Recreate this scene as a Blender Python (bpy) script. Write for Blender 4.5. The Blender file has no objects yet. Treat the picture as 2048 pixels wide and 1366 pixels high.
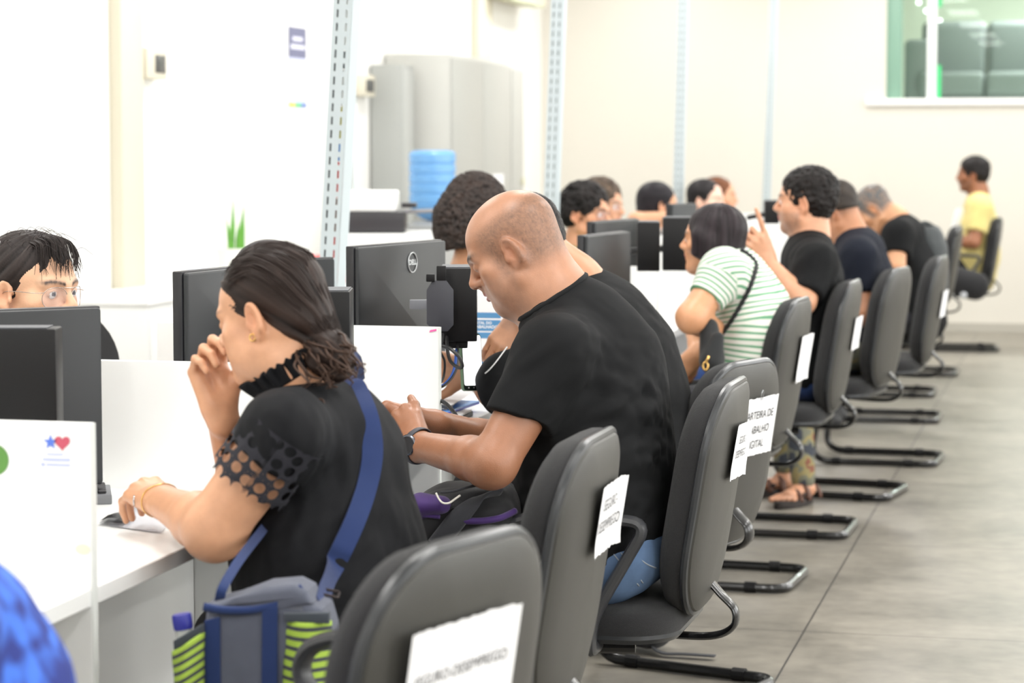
import bpy, bmesh, math, random
import numpy as np
from mathutils import Vector, Matrix

random.seed(7)
PI = math.pi
SC = bpy.context.scene
COL = SC.collection

# ------------------------------------------------------------------ camera
FPX, CX, CY, CAMH = 4836.0, 1024.0, 683.0, 1.40
PITCH = math.radians(4.5636)
YAW = math.radians(13.2909)
FWD = np.array([-math.sin(YAW) * math.cos(PITCH), math.cos(YAW) * math.cos(PITCH), -math.sin(PITCH)])
RGT = np.array([math.cos(YAW), math.sin(YAW), 0.0])
UPV = np.cross(RGT, FWD)
CAM = np.array([0.0, 0.0, CAMH])
HF = np.array([-math.sin(YAW), math.cos(YAW), 0.0])      # level direction away from the camera
ZUP = np.array([0.0, 0.0, 1.0])


def ray(x, y):
    return FWD + RGT * (x - CX) / FPX - UPV * (y - CY) / FPX


def P(x, y, t):                      # point seen at a pixel, t metres deep
    return CAM + t * ray(x, y)


def atz(x, y, z):
    d = ray(x, y)
    return CAM + d * (z - CAMH) / d[2]


def atX(x, y, X):
    d = ray(x, y)
    return CAM + d * X / d[0]


def atY(x, y, Y):
    d = ray(x, y)
    return CAM + d * Y / d[1]


cam = bpy.data.cameras.new('camera')
cam.lens = 85.0
cam.sensor_width = 36.0
cam.clip_start = 0.1
cam.clip_end = 100
camo = bpy.data.objects.new('camera', cam)
COL.objects.link(camo)
camo.matrix_world = Matrix(((RGT[0], UPV[0], -FWD[0], 0), (RGT[1], UPV[1], -FWD[1], 0), (RGT[2], UPV[2], -FWD[2], CAMH), (0, 0, 0, 1)))
cam.dof.use_dof = True
cam.dof.focus_distance = 5.05
cam.dof.aperture_fstop = 4.8
SC.camera = camo
SC.view_settings.view_transform = 'Standard'
SC.view_settings.look = 'None'
SC.view_settings.gamma = 1.0
SC.view_settings.exposure = 0.1
SC.cycles.use_denoising = True
SC.cycles.max_bounces = 8
SC.cycles.diffuse_bounces = 5
SC.cycles.glossy_bounces = 4
SC.cycles.transparent_max_bounces = 12


# ------------------------------------------------------------------ materials
def srgb(r, g, b):
    def f(c):
        c /= 255.0
        return c / 12.92 if c <= 0.04045 else ((c + 0.055) / 1.055) ** 2.4
    return (f(r), f(g), f(b), 1.0)


MATS = {}


def mat(name, col, rough=0.6, metal=0.0, spec=0.5, bump=0.0, bscale=200.0, var=0.0, vscale=8.0, alpha=1.0, emis=0.0, sheen=0.0, vcol=False, bstretch=None, sss=0.0, coat=0.0):
    if name in MATS:
        return MATS[name]
    m = bpy.data.materials.new(name)
    m.use_nodes = True
    nt = m.node_tree
    N, L = nt.nodes, nt.links
    b = N['Principled BSDF']
    b.inputs['Base Color'].default_value = col
    b.inputs['Roughness'].default_value = rough
    b.inputs['Metallic'].default_value = metal
    b.inputs['Specular IOR Level'].default_value = spec
    b.inputs['Alpha'].default_value = alpha
    if sheen:
        b.inputs['Sheen Weight'].default_value = sheen
        b.inputs['Sheen Roughness'].default_value = 0.5
    if coat:
        b.inputs['Coat Weight'].default_value = coat
    if sss:
        b.inputs['Subsurface Weight'].default_value = sss
        b.inputs['Subsurface Radius'].default_value = (0.012, 0.005, 0.003)
        b.inputs['Subsurface Scale'].default_value = 0.6
    if emis:
        b.inputs['Emission Color'].default_value = col
        b.inputs['Emission Strength'].default_value = emis
    tc = N.new('ShaderNodeTexCoord')
    src = tc.outputs['Object']
    if bstretch:
        mp = N.new('ShaderNodeMapping')
        mp.inputs['Scale'].default_value = bstretch
        L.new(src, mp.inputs['Vector'])
        src = mp.outputs['Vector']
    base = None
    if vcol:
        at = N.new('ShaderNodeAttribute')
        at.attribute_name = 'Col'
        base = at.outputs['Color']
        L.new(base, b.inputs['Base Color'])
    if var:
        n = N.new('ShaderNodeTexNoise')
        n.inputs['Scale'].default_value = vscale
        n.inputs['Detail'].default_value = 4
        L.new(src, n.inputs['Vector'])
        r = N.new('ShaderNodeMapRange')
        r.inputs['From Min'].default_value = 0.3
        r.inputs['From Max'].default_value = 0.7
        r.inputs['To Min'].default_value = 1 - var
        r.inputs['To Max'].default_value = 1 + var
        L.new(n.outputs['Fac'], r.inputs['Value'])
        mx = N.new('ShaderNodeVectorMath')
        mx.operation = 'SCALE'
        if base is not None:
            L.new(base, mx.inputs[0])
        else:
            mx.inputs[0].default_value = col[:3]
        L.new(r.outputs['Result'], mx.inputs['Scale'])
        L.new(mx.outputs['Vector'], b.inputs['Base Color'])
    if bump:
        n2 = N.new('ShaderNodeTexNoise')
        n2.inputs['Scale'].default_value = bscale
        n2.inputs['Detail'].default_value = 3
        L.new(src, n2.inputs['Vector'])
        bp = N.new('ShaderNodeBump')
        bp.inputs['Strength'].default_value = bump
        bp.inputs['Distance'].default_value = 0.002
        L.new(n2.outputs['Fac'], bp.inputs['Height'])
        L.new(bp.outputs['Normal'], b.inputs['Normal'])
    MATS[name] = m
    return m


# ------------------------------------------------------------------ objects
def setp(o, label=None, cat=None, group=None, kind=None):
    if label:
        o['label'] = label
    if cat:
        o['category'] = cat
    if group:
        o['group'] = group
    if kind:
        o['kind'] = kind
    return o


def thing(name, label, cat, loc=(0, 0, 0), rotz=0.0, group=None):
    o = bpy.data.objects.new(name, None)
    COL.objects.link(o)
    o.empty_display_size = 0.05
    o.location = [float(c) for c in loc]
    o.rotation_euler = (0, 0, rotz)
    return setp(o, label, cat, group)


def kids(o):
    return [c for c in bpy.data.objects if c.parent == o]


def copy_tree(o, parent=None, first=True):
    c = o.copy()
    COL.objects.link(c)
    if parent is not None:
        c.parent = parent
    for ch in kids(o):
        copy_tree(ch, c, False)
    return c


def meshobj(name, V, Fc, material, parent=None, loc=None, rotz=0.0, smooth=True, sharp=35, col=None, mi=None):
    me = bpy.data.meshes.new(name)
    if isinstance(Fc, np.ndarray):
        n, k = len(V), Fc.shape[1]
        me.vertices.add(n)
        me.vertices.foreach_set('co', np.ascontiguousarray(V, dtype=np.float32).ravel())
        me.loops.add(Fc.size)
        me.loops.foreach_set('vertex_index', np.ascontiguousarray(Fc, dtype=np.int32).ravel())
        me.polygons.add(len(Fc))
        me.polygons.foreach_set('loop_start', np.arange(0, Fc.size, k, dtype=np.int32))
        me.update(calc_edges=True)
        me.validate()
    else:
        me.from_pydata([tuple(map(float, v)) for v in V], [], Fc)
        me.update()
    for m in (material if isinstance(material, (list, tuple)) else [material]):
        me.materials.append(m)
    if mi is not None:
        me.polygons.foreach_set('material_index', np.array(mi, dtype=np.int32))
    if smooth:
        me.polygons.foreach_set('use_smooth', [True] * len(me.polygons))
        if sharp:
            me.set_sharp_from_angle(angle=math.radians(sharp))
    if col is not None:
        a = me.color_attributes.new('Col', 'FLOAT_COLOR', 'POINT')
        c4 = np.ones((len(V), 4), np.float32)
        c4[:, :3] = col
        a.data.foreach_set('color', c4.ravel())
    o = bpy.data.objects.new(name, me)
    COL.objects.link(o)
    if parent is not None:
        o.parent = parent
    if loc is not None:
        o.location = [float(c) for c in loc]
    if rotz:
        o.rotation_euler = (0, 0, rotz)
    return o


def T(x=0, y=0, z=0):
    return Matrix.Translation((x, y, z))


def RX(a): return Matrix.Rotation(a, 4, 'X')
def RY(a): return Matrix.Rotation(a, 4, 'Y')
def RZ(a): return Matrix.Rotation(a, 4, 'Z')


def basis(o, x, y, z):
    return Matrix(((x[0], y[0], z[0], o[0]), (x[1], y[1], z[1], o[1]), (x[2], y[2], z[2], o[2]), (0, 0, 0, 1)))


def unit(v):
    v = np.asarray(v, float)
    return v / max(1e-9, np.linalg.norm(v))


def catmull(pts, n=8, closed=False):
    pts = [np.asarray(p, float) for p in pts]
    out = []
    m = len(pts)
    segs = m if closed else m - 1
    for i in range(segs):
        if closed:
            p0, p1, p2, p3 = (pts[(i + k - 1) % m] for k in range(4))
        else:
            p0 = pts[max(0, i - 1)]; p1 = pts[i]; p2 = pts[i + 1]; p3 = pts[min(m - 1, i + 2)]
        for j in range(n):
            t = j / n
            out.append(0.5 * ((2 * p1) + (-p0 + p2) * t + (2 * p0 - 5 * p1 + 4 * p2 - p3) * t * t + (-p0 + 3 * p1 - 3 * p2 + p3) * t ** 3))
    if not closed:
        out.append(pts[-1])
    return out


def fillet(pts, r, n=6, closed=False):
    """polyline with rounded corners"""
    pts = [np.asarray(p, float) for p in pts]
    out = []
    m = len(pts)
    for i in range(m):
        if not closed and i in (0, m - 1):
            out.append(pts[i]); continue
        a, b, c = pts[i - 1], pts[i], pts[(i + 1) % m]
        rr = r[i] if isinstance(r, (list, tuple)) else r
        da = min(rr, np.linalg.norm(a - b) * .49); dc = min(rr, np.linalg.norm(c - b) * .49)
        s = b + unit(a - b) * da; e = b + unit(c - b) * dc
        for j in range(n + 1):
            t = j / n
            out.append((1 - t) ** 2 * s + 2 * t * (1 - t) * b + t * t * e)
    return out


class MB:
    def __init__(s):
        s.v = []; s.f = []

    def raw(s, v, f, M=None):
        o = len(s.v)
        for p in v:
            s.v.append(tuple(M @ Vector([float(c) for c in p])) if M is not None else tuple(float(c) for c in p))
        s.f += [tuple(i + o for i in q) for q in f]
        return s

    def bm(s, bm, M=None):
        bm.verts.ensure_lookup_table()
        s.raw([tuple(v.co) for v in bm.verts], [tuple(v.index for v in f.verts) for f in bm.faces], M)
        bm.free()
        return s

    def box(s, c, size, M=None, b=0.0, seg=2):
        bm = bmesh.new()
        bmesh.ops.create_cube(bm, size=1.0)
        for v in bm.verts:
            v.co = Vector((v.co.x * size[0] + c[0], v.co.y * size[1] + c[1], v.co.z * size[2] + c[2]))
        if b:
            bmesh.ops.bevel(bm, geom=bm.edges[:], offset=b, segments=seg, profile=0.5, affect='EDGES')
            bm.verts.index_update()
        return s.bm(bm, M)

    def prism(s, outline, z0, z1, M=None, b=0.0, seg=2):
        bm = bmesh.new()
        lo = [bm.verts.new((x, y, z0)) for x, y in outline]
        hi = [bm.verts.new((x, y, z1)) for x, y in outline]
        n = len(outline)
        bm.faces.new(lo[::-1]); bm.faces.new(hi)
        for i in range(n):
            bm.faces.new((lo[i], lo[(i + 1) % n], hi[(i + 1) % n], hi[i]))
        if b:
            es = [e for e in bm.edges if abs(e.verts[0].co.z - e.verts[1].co.z) < 1e-7]
            bmesh.ops.bevel(bm, geom=es, offset=b, segments=seg, profile=0.5, affect='EDGES')
        bmesh.ops.recalc_face_normals(bm, faces=bm.faces[:])
        bm.verts.index_update()
        return s.bm(bm, M)

    def tube(s, pts, r, n=8, closed=False, M=None, flat=1.0, up=None):
        pts = [np.asarray(p, float) for p in pts]
        m = len(pts)
        rs = r if isinstance(r, (list, tuple, np.ndarray)) else [r] * m
        tang = []
        for i in range(m):
            if closed:
                t = pts[(i + 1) % m] - pts[i - 1]
            else:
                t = pts[min(m - 1, i + 1)] - pts[max(0, i - 1)]
            tang.append(unit(t))
        if up is not None:
            a = unit(up - tang[0] * np.dot(up, tang[0]))
        else:
            ref = np.array([0, 0, 1.0]) if abs(tang[0][2]) < .9 else np.array([1.0, 0, 0])
            a = unit(np.cross(tang[0], ref))
        v = []; f = []
        for i in range(m):
            if up is not None:
                a2 = up - tang[i] * np.dot(up, tang[i])
                a = unit(a2) if np.linalg.norm(a2) > 1e-4 else a
            else:
                a = unit(a - tang[i] * np.dot(a, tang[i]))
            b = np.cross(tang[i], a)
            for j in range(n):
                th = 2 * PI * j / n
                v.append(pts[i] + rs[i] * (math.cos(th) * a * flat + math.sin(th) * b))
        for i in range(m if closed else m - 1):
            k = (i + 1) % m
            for j in range(n):
                f.append((i * n + j, i * n + (j + 1) % n, k * n + (j + 1) % n, k * n + j))
        if not closed:
            f.append(tuple(range(n - 1, -1, -1)))
            f.append(tuple((m - 1) * n + j for j in range(n)))
        return s.raw(v, f, M)

    def lathe(s, prof, n=24, M=None):
        v = []; f = []
        for r, z in prof:
            for j in range(n):
                v.append((r * math.cos(2 * PI * j / n), r * math.sin(2 * PI * j / n), z))
        for i in range(len(prof) - 1):
            for j in range(n):
                f.append((i * n + j, i * n + (j + 1) % n, (i + 1) * n + (j + 1) % n, (i + 1) * n + j))
        f.append(tuple(range(n - 1, -1, -1)))
        f.append(tuple((len(prof) - 1) * n + j for j in range(n)))
        return s.raw(v, f, M)

    def pad(s, outline, prof, M=None, curve=0.0):
        """dome over a 2D outline: prof = [(ring scale, height)...] from the rim inwards"""
        n = len(outline)
        v = []; f = []
        for sc, h in prof:
            for x, y in outline:
                v.append((x * sc, y * sc, h + curve * (x * sc) ** 2))
        for i in range(len(prof) - 1):
            for j in range(n):
                f.append((i * n + j, i * n + (j + 1) % n, (i + 1) * n + (j + 1) % n, (i + 1) * n + j))
        f.append(tuple((len(prof) - 1) * n + j for j in range(n)))
        return s.raw(v, f, M)

    def build(s, name, material, parent=None, loc=None, rotz=0.0, off=None, sharp=35, col=None):
        V = s.v
        if off is not None:
            V = [(a[0] - off[0], a[1] - off[1], a[2] - off[2]) for a in V]
        return meshobj(name, V, s.f, material, parent, loc, rotz, True, sharp)


def ribbon(pts, width, thick, nrm, off):
    """a flat strap along pts, its face turned towards nrm"""
    pts = [np.asarray(p, float) for p in pts]
    v = []; f = []; m = len(pts)
    for i in range(m):
        t = unit(pts[min(m - 1, i + 1)] - pts[max(0, i - 1)])
        b = unit(np.cross(t, nrm)); n = np.cross(b, t)
        for x, y in ((-1, -1), (1, -1), (1, 1), (-1, 1)):
            v.append(pts[i] - off + b * x * width / 2 + n * y * thick / 2)
    for i in range(m - 1):
        for j in range(4):
            f.append((i * 4 + j, i * 4 + (j + 1) % 4, i * 4 + 4 + (j + 1) % 4, i * 4 + 4 + j))
    f.append((3, 2, 1, 0)); f.append(tuple((m - 1) * 4 + j for j in range(4)))
    return MB().raw(v, f)


def rrect(w, h, r, n=8, taper=0.0):
    """rounded rectangle outline, r = radius or [tr, tl, bl, br]; taper narrows the top"""
    rr = r if isinstance(r, (list, tuple)) else [r] * 4
    out = []
    for (sx, sy, a0), q in zip(((1, 1, 0), (-1, 1, PI / 2), (-1, -1, PI), (1, -1, 1.5 * PI)), rr):
        cx, cy = sx * (w / 2 - q), sy * (h / 2 - q)
        for i in range(n + 1):
            a = a0 + PI / 2 * i / n
            x, y = cx + q * math.cos(a), cy + q * math.sin(a)
            out.append((x * (1 - taper * (y / h + .5)), y))
    return out


def text_mesh(body, size, align='CENTER', extrude=0.0, spacing=1.0, bold=0.0):
    cu = bpy.data.curves.new('txt', 'FONT')
    cu.body = body; cu.size = size; cu.align_x = align; cu.align_y = 'CENTER'; cu.extrude = extrude
    cu.space_line = spacing
    cu.offset = bold
    cu.resolution_u = 3
    o = bpy.data.objects.new('txt', cu)
    COL.objects.link(o)
    dg = bpy.context.evaluated_depsgraph_get()
    me = bpy.data.meshes.new_from_object(o.evaluated_get(dg))
    v = [tuple(p.co) for p in me.vertices]
    f = [tuple(p.vertices) for p in me.polygons]
    COL.objects.unlink(o)
    bpy.data.objects.remove(o); bpy.data.curves.remove(cu); bpy.data.meshes.remove(me)
    return v, f
# ------------------------------------------------------------------ palette
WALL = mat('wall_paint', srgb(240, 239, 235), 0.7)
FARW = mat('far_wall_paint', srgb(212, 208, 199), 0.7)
CEIL = mat('ceiling_paint', srgb(240, 240, 238), 0.8)
LAM = mat('white_laminate', srgb(240, 241, 240), 0.38, var=0.015, vscale=3)
LAME = mat('white_edge_band', srgb(226, 229, 226), 0.45)
BLK = mat('black_plastic', srgb(15, 15, 17), 0.42, spec=.3, bump=0.15, bscale=900)
BLKM = mat('matt_black_plastic', srgb(13, 13, 15), 0.5, spec=.3, bump=0.15, bscale=900)
GREYP = mat('dark_grey_plastic', srgb(70, 72, 78), 0.5)
BACKSH = mat('chair_shell_plastic', srgb(53, 52, 48), 0.42, bump=0.25, bscale=700)
TRIM = mat('chair_trim_plastic', srgb(42, 44, 47), 0.30)
FAB = mat('charcoal_fabric', srgb(31, 31, 33), 0.95, bump=1.0, bscale=900, var=0.14, vscale=300, sheen=0.12)
TUBE = mat('black_gloss_tube', srgb(16, 16, 17), 0.26, coat=0.15)
ARM = mat('arm_plastic', srgb(52, 53, 56), 0.38)
PAPER = mat('paper', srgb(240, 240, 242), 0.8)
INK = mat('black_ink', srgb(45, 45, 50), 0.8)
GALV = mat('grey_enamel', srgb(186, 196, 200), 0.4, var=0.02)
CREAM = mat('cream_paint', srgb(210, 204, 186), 0.6)
STEEL = mat('steel', srgb(190, 192, 196), 0.3, metal=1.0)
LGREY = mat('light_grey_steel', srgb(196, 196, 191), 0.5)


def floor_material():
    m = bpy.data.materials.new('polished_tile')
    m.use_nodes = True
    nt = m.node_tree; N, L = nt.nodes, nt.links
    b = N['Principled BSDF']
    tc = N.new('ShaderNodeTexCoord')
    sep = N.new('ShaderNodeSeparateXYZ'); L.new(tc.outputs['Object'], sep.inputs[0])

    def line(out, off, period):
        a = N.new('ShaderNodeMath'); a.operation = 'SUBTRACT'; L.new(out, a.inputs[0]); a.inputs[1].default_value = off
        w = N.new('ShaderNodeMath'); w.operation = 'PINGPONG'; L.new(a.outputs[0], w.inputs[0]); w.inputs[1].default_value = period / 2
        r = N.new('ShaderNodeMapRange'); L.new(w.outputs[0], r.inputs['Value'])
        r.inputs['From Min'].default_value = 0.0015; r.inputs['From Max'].default_value = 0.0045
        return r.outputs['Result']
    gx = line(sep.outputs['X'], -0.77, 1.2); gy = line(sep.outputs['Y'], 6.95, 1.61)
    mn = N.new('ShaderNodeMath'); mn.operation = 'MINIMUM'; L.new(gx, mn.inputs[0]); L.new(gy, mn.inputs[1])
    n1 = N.new('ShaderNodeTexNoise'); n1.inputs['Scale'].default_value = 2.2; n1.inputs['Detail'].default_value = 8; n1.inputs['Roughness'].default_value = 0.62
    mp = N.new('ShaderNodeMapping'); mp.inputs['Scale'].default_value = (1.0, 1.2, 1); L.new(tc.outputs['Object'], mp.inputs['Vector']); L.new(mp.outputs['Vector'], n1.inputs['Vector'])
    n2 = N.new('ShaderNodeTexNoise'); n2.inputs['Scale'].default_value = 14; n2.inputs['Detail'].default_value = 6; L.new(tc.outputs['Object'], n2.inputs['Vector'])
    ad = N.new('ShaderNodeMix'); ad.data_type = 'FLOAT'; ad.inputs['Factor'].default_value = 0.35
    L.new(n1.outputs['Fac'], ad.inputs['A']); L.new(n2.outputs['Fac'], ad.inputs['B'])
    cr = N.new('ShaderNodeValToRGB')
    cr.color_ramp.elements[0].position = 0.34; cr.color_ramp.elements[0].color = srgb(106, 102, 94)
    cr.color_ramp.elements[1].position = 0.66; cr.color_ramp.elements[1].color = srgb(146, 140, 129)
    L.new(ad.outputs['Result'], cr.inputs['Fac'])
    mx = N.new('ShaderNodeMix'); mx.data_type = 'RGBA'
    mx.inputs['A'].default_value = srgb(62, 60, 57); L.new(cr.outputs['Color'], mx.inputs['B']); L.new(mn.outputs[0], mx.inputs['Factor'])
    L.new(mx.outputs['Result'], b.inputs['Base Color'])
    rr = N.new('ShaderNodeMapRange'); L.new(n1.outputs['Fac'], rr.inputs['Value']); rr.inputs['To Min'].default_value = 0.30; rr.inputs['To Max'].default_value = 0.48
    L.new(rr.outputs['Result'], b.inputs['Roughness'])
    b.inputs['Specular IOR Level'].default_value = 0.5
    return m


def struct(name, mb, m, **k):
    return setp(mb.build(name, m, **k), kind='structure')


WX, EX, NY, SY, CZ = -4.2, 4.0, 18.8, -4.0, 3.1
struct('floor', MB().box(((WX + EX) / 2, (SY + NY) / 2 + 1.6, -0.05), (EX - WX + .4, NY - SY + 3.4, 0.1)), floor_material())
struct('ceiling', MB().box(((WX + EX) / 2, (SY + NY) / 2, CZ + .05), (EX - WX + .4, NY - SY + .4, 0.1)), CEIL)
struct('wall_left', MB().box((WX - .1, (SY + NY) / 2, CZ / 2), (.2, NY - SY + .4, CZ)), WALL)
struct('wall_right', MB().box((EX + .1, (SY + NY) / 2, CZ / 2), (.2, NY - SY + .4, CZ)), WALL)
struct('wall_back', MB().box(((WX + EX) / 2, SY - .1, CZ / 2), (EX - WX, .2, CZ)), WALL)
wL, wR, wB, wT = -1.494, 1.2, 1.775, 2.95
fw = MB()
fw.box(((WX + wL) / 2, NY + .08, CZ / 2), (wL - WX, .16, CZ)).box(((wR + EX) / 2, NY + .08, CZ / 2), (EX - wR, .16, CZ))
fw.box(((wL + wR) / 2, NY + .08, wB / 2), (wR - wL, .16, wB)).box(((wL + wR) / 2, NY + .08, (wT + CZ) / 2), (wR - wL, .16, CZ - wT))
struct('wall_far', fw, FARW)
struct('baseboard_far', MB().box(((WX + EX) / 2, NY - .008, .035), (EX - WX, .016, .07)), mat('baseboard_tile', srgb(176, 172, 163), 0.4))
# wall columns on the left wall
c0 = atX(245, 300, WX + .06); c1 = atX(290, 300, WX + .06)
struct('trim_1', MB().box((WX + .03, (c0[1] + c1[1]) / 2, CZ / 2), (.06, c1[1] - c0[1], CZ), b=.006), CREAM)
c0 = atX(958, 60, WX + .06); c1 = atX(985, 60, WX + .06)
struct('trim_2', MB().box((WX + .03, (c0[1] + c1[1]) / 2, CZ / 2), (.06, c1[1] - c0[1], CZ), b=.006), CREAM)
struct('trim_3', MB().box((wL + 1.3, NY - .012, wB - .02), (2.9, .05, .05), b=.004), mat('white_sill', srgb(244, 244, 244), 0.4))

# window in the far wall
GLASS = bpy.data.materials.new('green_glass'); GLASS.use_nodes = True
_n = GLASS.node_tree.nodes; _l = GLASS.node_tree.links; _n.clear()
_o = _n.new('ShaderNodeOutputMaterial'); _m = _n.new('ShaderNodeMixShader'); _t = _n.new('ShaderNodeBsdfTransparent'); _g = _n.new('ShaderNodeBsdfGlossy')
_t.inputs['Color'].default_value = (0.90, 0.97, 0.93, 1); _g.inputs['Roughness'].default_value = 0.02; _m.inputs['Fac'].default_value = 0.012
_l.new(_t.outputs[0], _m.inputs[1]); _l.new(_g.outputs[0], _m.inputs[2]); _l.new(_m.outputs[0], _o.inputs['Surface'])
GEDGE = mat('green_glass_edge', srgb(60, 205, 125), 0.2, spec=0.6)
w1 = setp(thing('window_1', None, None, (wL, NY + .05, wB)), kind='structure')
xg = atY(1878, 100, NY)[0] - wL
MB().box((xg / 2, 0, .6), (xg, .008, 1.2)).build('glass_pane', GLASS, w1)
MB().box(((xg + 2.7) / 2, .03, .6), (2.7 - xg, .008, 1.2)).build('glass_pane', GLASS, w1)
MB().box((xg - .055, -.012, .6), (.07, .03, 1.2), b=.004).build('window_mullion', mat('white_frame', srgb(240, 243, 243), .35), w1)
MB().box((xg + .0, -.005, .12), (.03, .014, .28)).box((xg, -.005, .95), (.03, .014, .5)).build('glass_edge', GEDGE, w1)
MB().box((.058, 0, .6), (.116, .05, 1.2), b=.003).build('window_frame', mat('pale_green_frame', srgb(128, 164, 146), .4), w1)
# the room behind the window
SBACK = mat('back_room_paint', srgb(226, 228, 216), .8)
struct('wall_beyond', MB().box((0, 22.2, 2.2), (5, .1, 2.6)).box((-2.3, 20.6, 2.2), (.1, 3.2, 2.6)).box((2.5, 20.6, 2.2), (.1, 3.2, 2.6)), SBACK)
struct('floor_beyond', MB().box((0, 20.6, 1.5), (5, 3.2, .1)), LAME)
struct('ceiling_beyond', MB().box((0, 20.6, 3.3), (5, 3.2, .1)), SBACK)
struct('trim_beyond', MB().box((-1.93, 20.3, 2.3), (.5, .2, 1.5)), mat('pale_green_panel', srgb(176, 207, 192), .5))
SOFA = mat('grey_leather', srgb(128, 132, 132), .55)
sf = thing('sofa', 'grey upholstered sofa seen through the far window', 'sofa', (0, 20.7, 1.55))
sx = atY(1845, 100, 20.7)[0]; sa = atY(1815, 100, 20.7)[0]; sj = atY(1975, 100, 20.7)[0]
MB().box((sx + .95, .1, .2), (1.9, .8, .4), b=.05).build('sofa_base', SOFA, sf)
MB().box((sa + .12, .05, .38), (.24, .85, .74), b=.05, seg=4).build('armrest', SOFA, sf)
for xa, xb in ((sx, sj - .004), (sj + .004, sj + .95)):
    MB().box(((xa + xb) / 2, .0, .62), (xb - xa, .24, .58), b=.06, seg=5).build('back_cushion', SOFA, sf)
    MB().box(((xa + xb) / 2, -.2, .38), (xb - xa, .5, .2), b=.05, seg=4).build('seat_cushion', SOFA, sf)
REFL = mat('lamp_glow', (1, 1, 1, 1), emis=5.0)
for k, (px, py) in enumerate(((1838, 5), (1853, 22), (1880, 42), (1897, 57))):  # reflections in the window glass, built as small glowing beads behind it
    q = atY(px, py, 22.05 - .35 * k)
    lo = MB().lathe([(.0, 0), (.012, .006), (.016, .02), (.014, .05), (.006, .07)], 16, T(0, 0, 0) @ RX(PI / 2)).build('spot_bulb', REFL if k < 3 else mat('dim_bulb', srgb(205, 208, 205), .3), None, q)
    setp(lo, ['topmost round spot bulb glowing behind the far window', 'round spot bulb glowing behind far window, second from the top', 'round spot bulb glowing beside the green glass edge', 'dim round bulb against the grey sofa, lowest of its row'][k], 'lamp', 'spot bulbs behind the far window')

# ------------------------------------------------------------------ lights (the room's ceiling lamps and added fill)
def area(name, loc, sx, sy, power, rot=(0, 0, 0), color=(1, 1, 1)):
    l = bpy.data.lights.new(name, 'AREA'); l.shape = 'RECTANGLE'; l.size = sx; l.size_y = sy; l.energy = power; l.color = color
    o = bpy.data.objects.new(name, l); COL.objects.link(o); o.location = loc; o.rotation_euler = rot
    return o


for ix, x in enumerate((-3.2, -1.5, 0.3, 2.2)):
    for iy, y in enumerate((-2.0, 1.0, 4.0, 7.0, 10.0, 13.0, 16.4)):
        area('ceiling_light', (x, y, CZ - .02), .35, 1.25, 28, color=(1.0, 0.985, 0.96))
for x in (-3.2, -1.5, .3, 2.2):  # extra row added to brighten the far wall
    area('ceiling_light', (x, 17.6, CZ - .02), .35, 1.25, 19, color=(1.0, 0.985, 0.96))
area('ceiling_light', (.3, 20.4, 3.2), 2.0, .6, 90)
for y in (0.5, 4.0, 7.5, 11.0, 14.5):                           # fill added along the plain right-hand wall to lift the under-desk shade
    area('window_daylight', (EX - .05, y, 1.75), 1.7, 2.0, 62, (0, math.radians(90), 0), (.97, .99, 1.0))
wd = bpy.data.worlds.new('world'); SC.world = wd; wd.use_nodes = True
wd.node_tree.nodes['Background'].inputs['Color'].default_value = (1, 1, 1, 1)
wd.node_tree.nodes['Background'].inputs['Strength'].default_value = 0.3

# ------------------------------------------------------------------ desks and dividers
DIVY = [3.36, 4.38, 5.37, 6.36, 7.35, 8.31, 9.37, 10.36, 11.36, 12.36, 13.36, 14.36, 15.36]
FX, BX, DZ, TOPZ = -1.44, -1.95, .74, .99
DIVL = ['white divider panel with a blue star and red heart sticker', 'white divider panel behind the woman in the lace blouse', 'white divider panel beside the bald man\'s clasped hands, pink mark on its corner',
        'white divider panel holding the blue printed notice', 'white divider panel hidden behind the two men in black shirts', 'white divider panel below the monitors left of the striped woman', 'white divider panel directly behind the striped woman\'s face',
        'white divider panel in front of the man raising a finger', 'white divider panel just beyond the raised finger'] + ['white divider panel at the far end of the booth row'] * 4
DSKL = ['white desk with the keyboard and plastic pouch on it', 'white desk under the small black case, behind the lace-bloused woman', 'white desk with papers and blue folder at the bald man\'s hands', 'white desk hidden behind the two men in black shirts',
        'white desk before the monitor with the faded logo', 'white desk that the striped woman leans on', 'white desk in front of the man raising a finger'] + ['white desk at the far end of the booth row'] * 5
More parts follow.
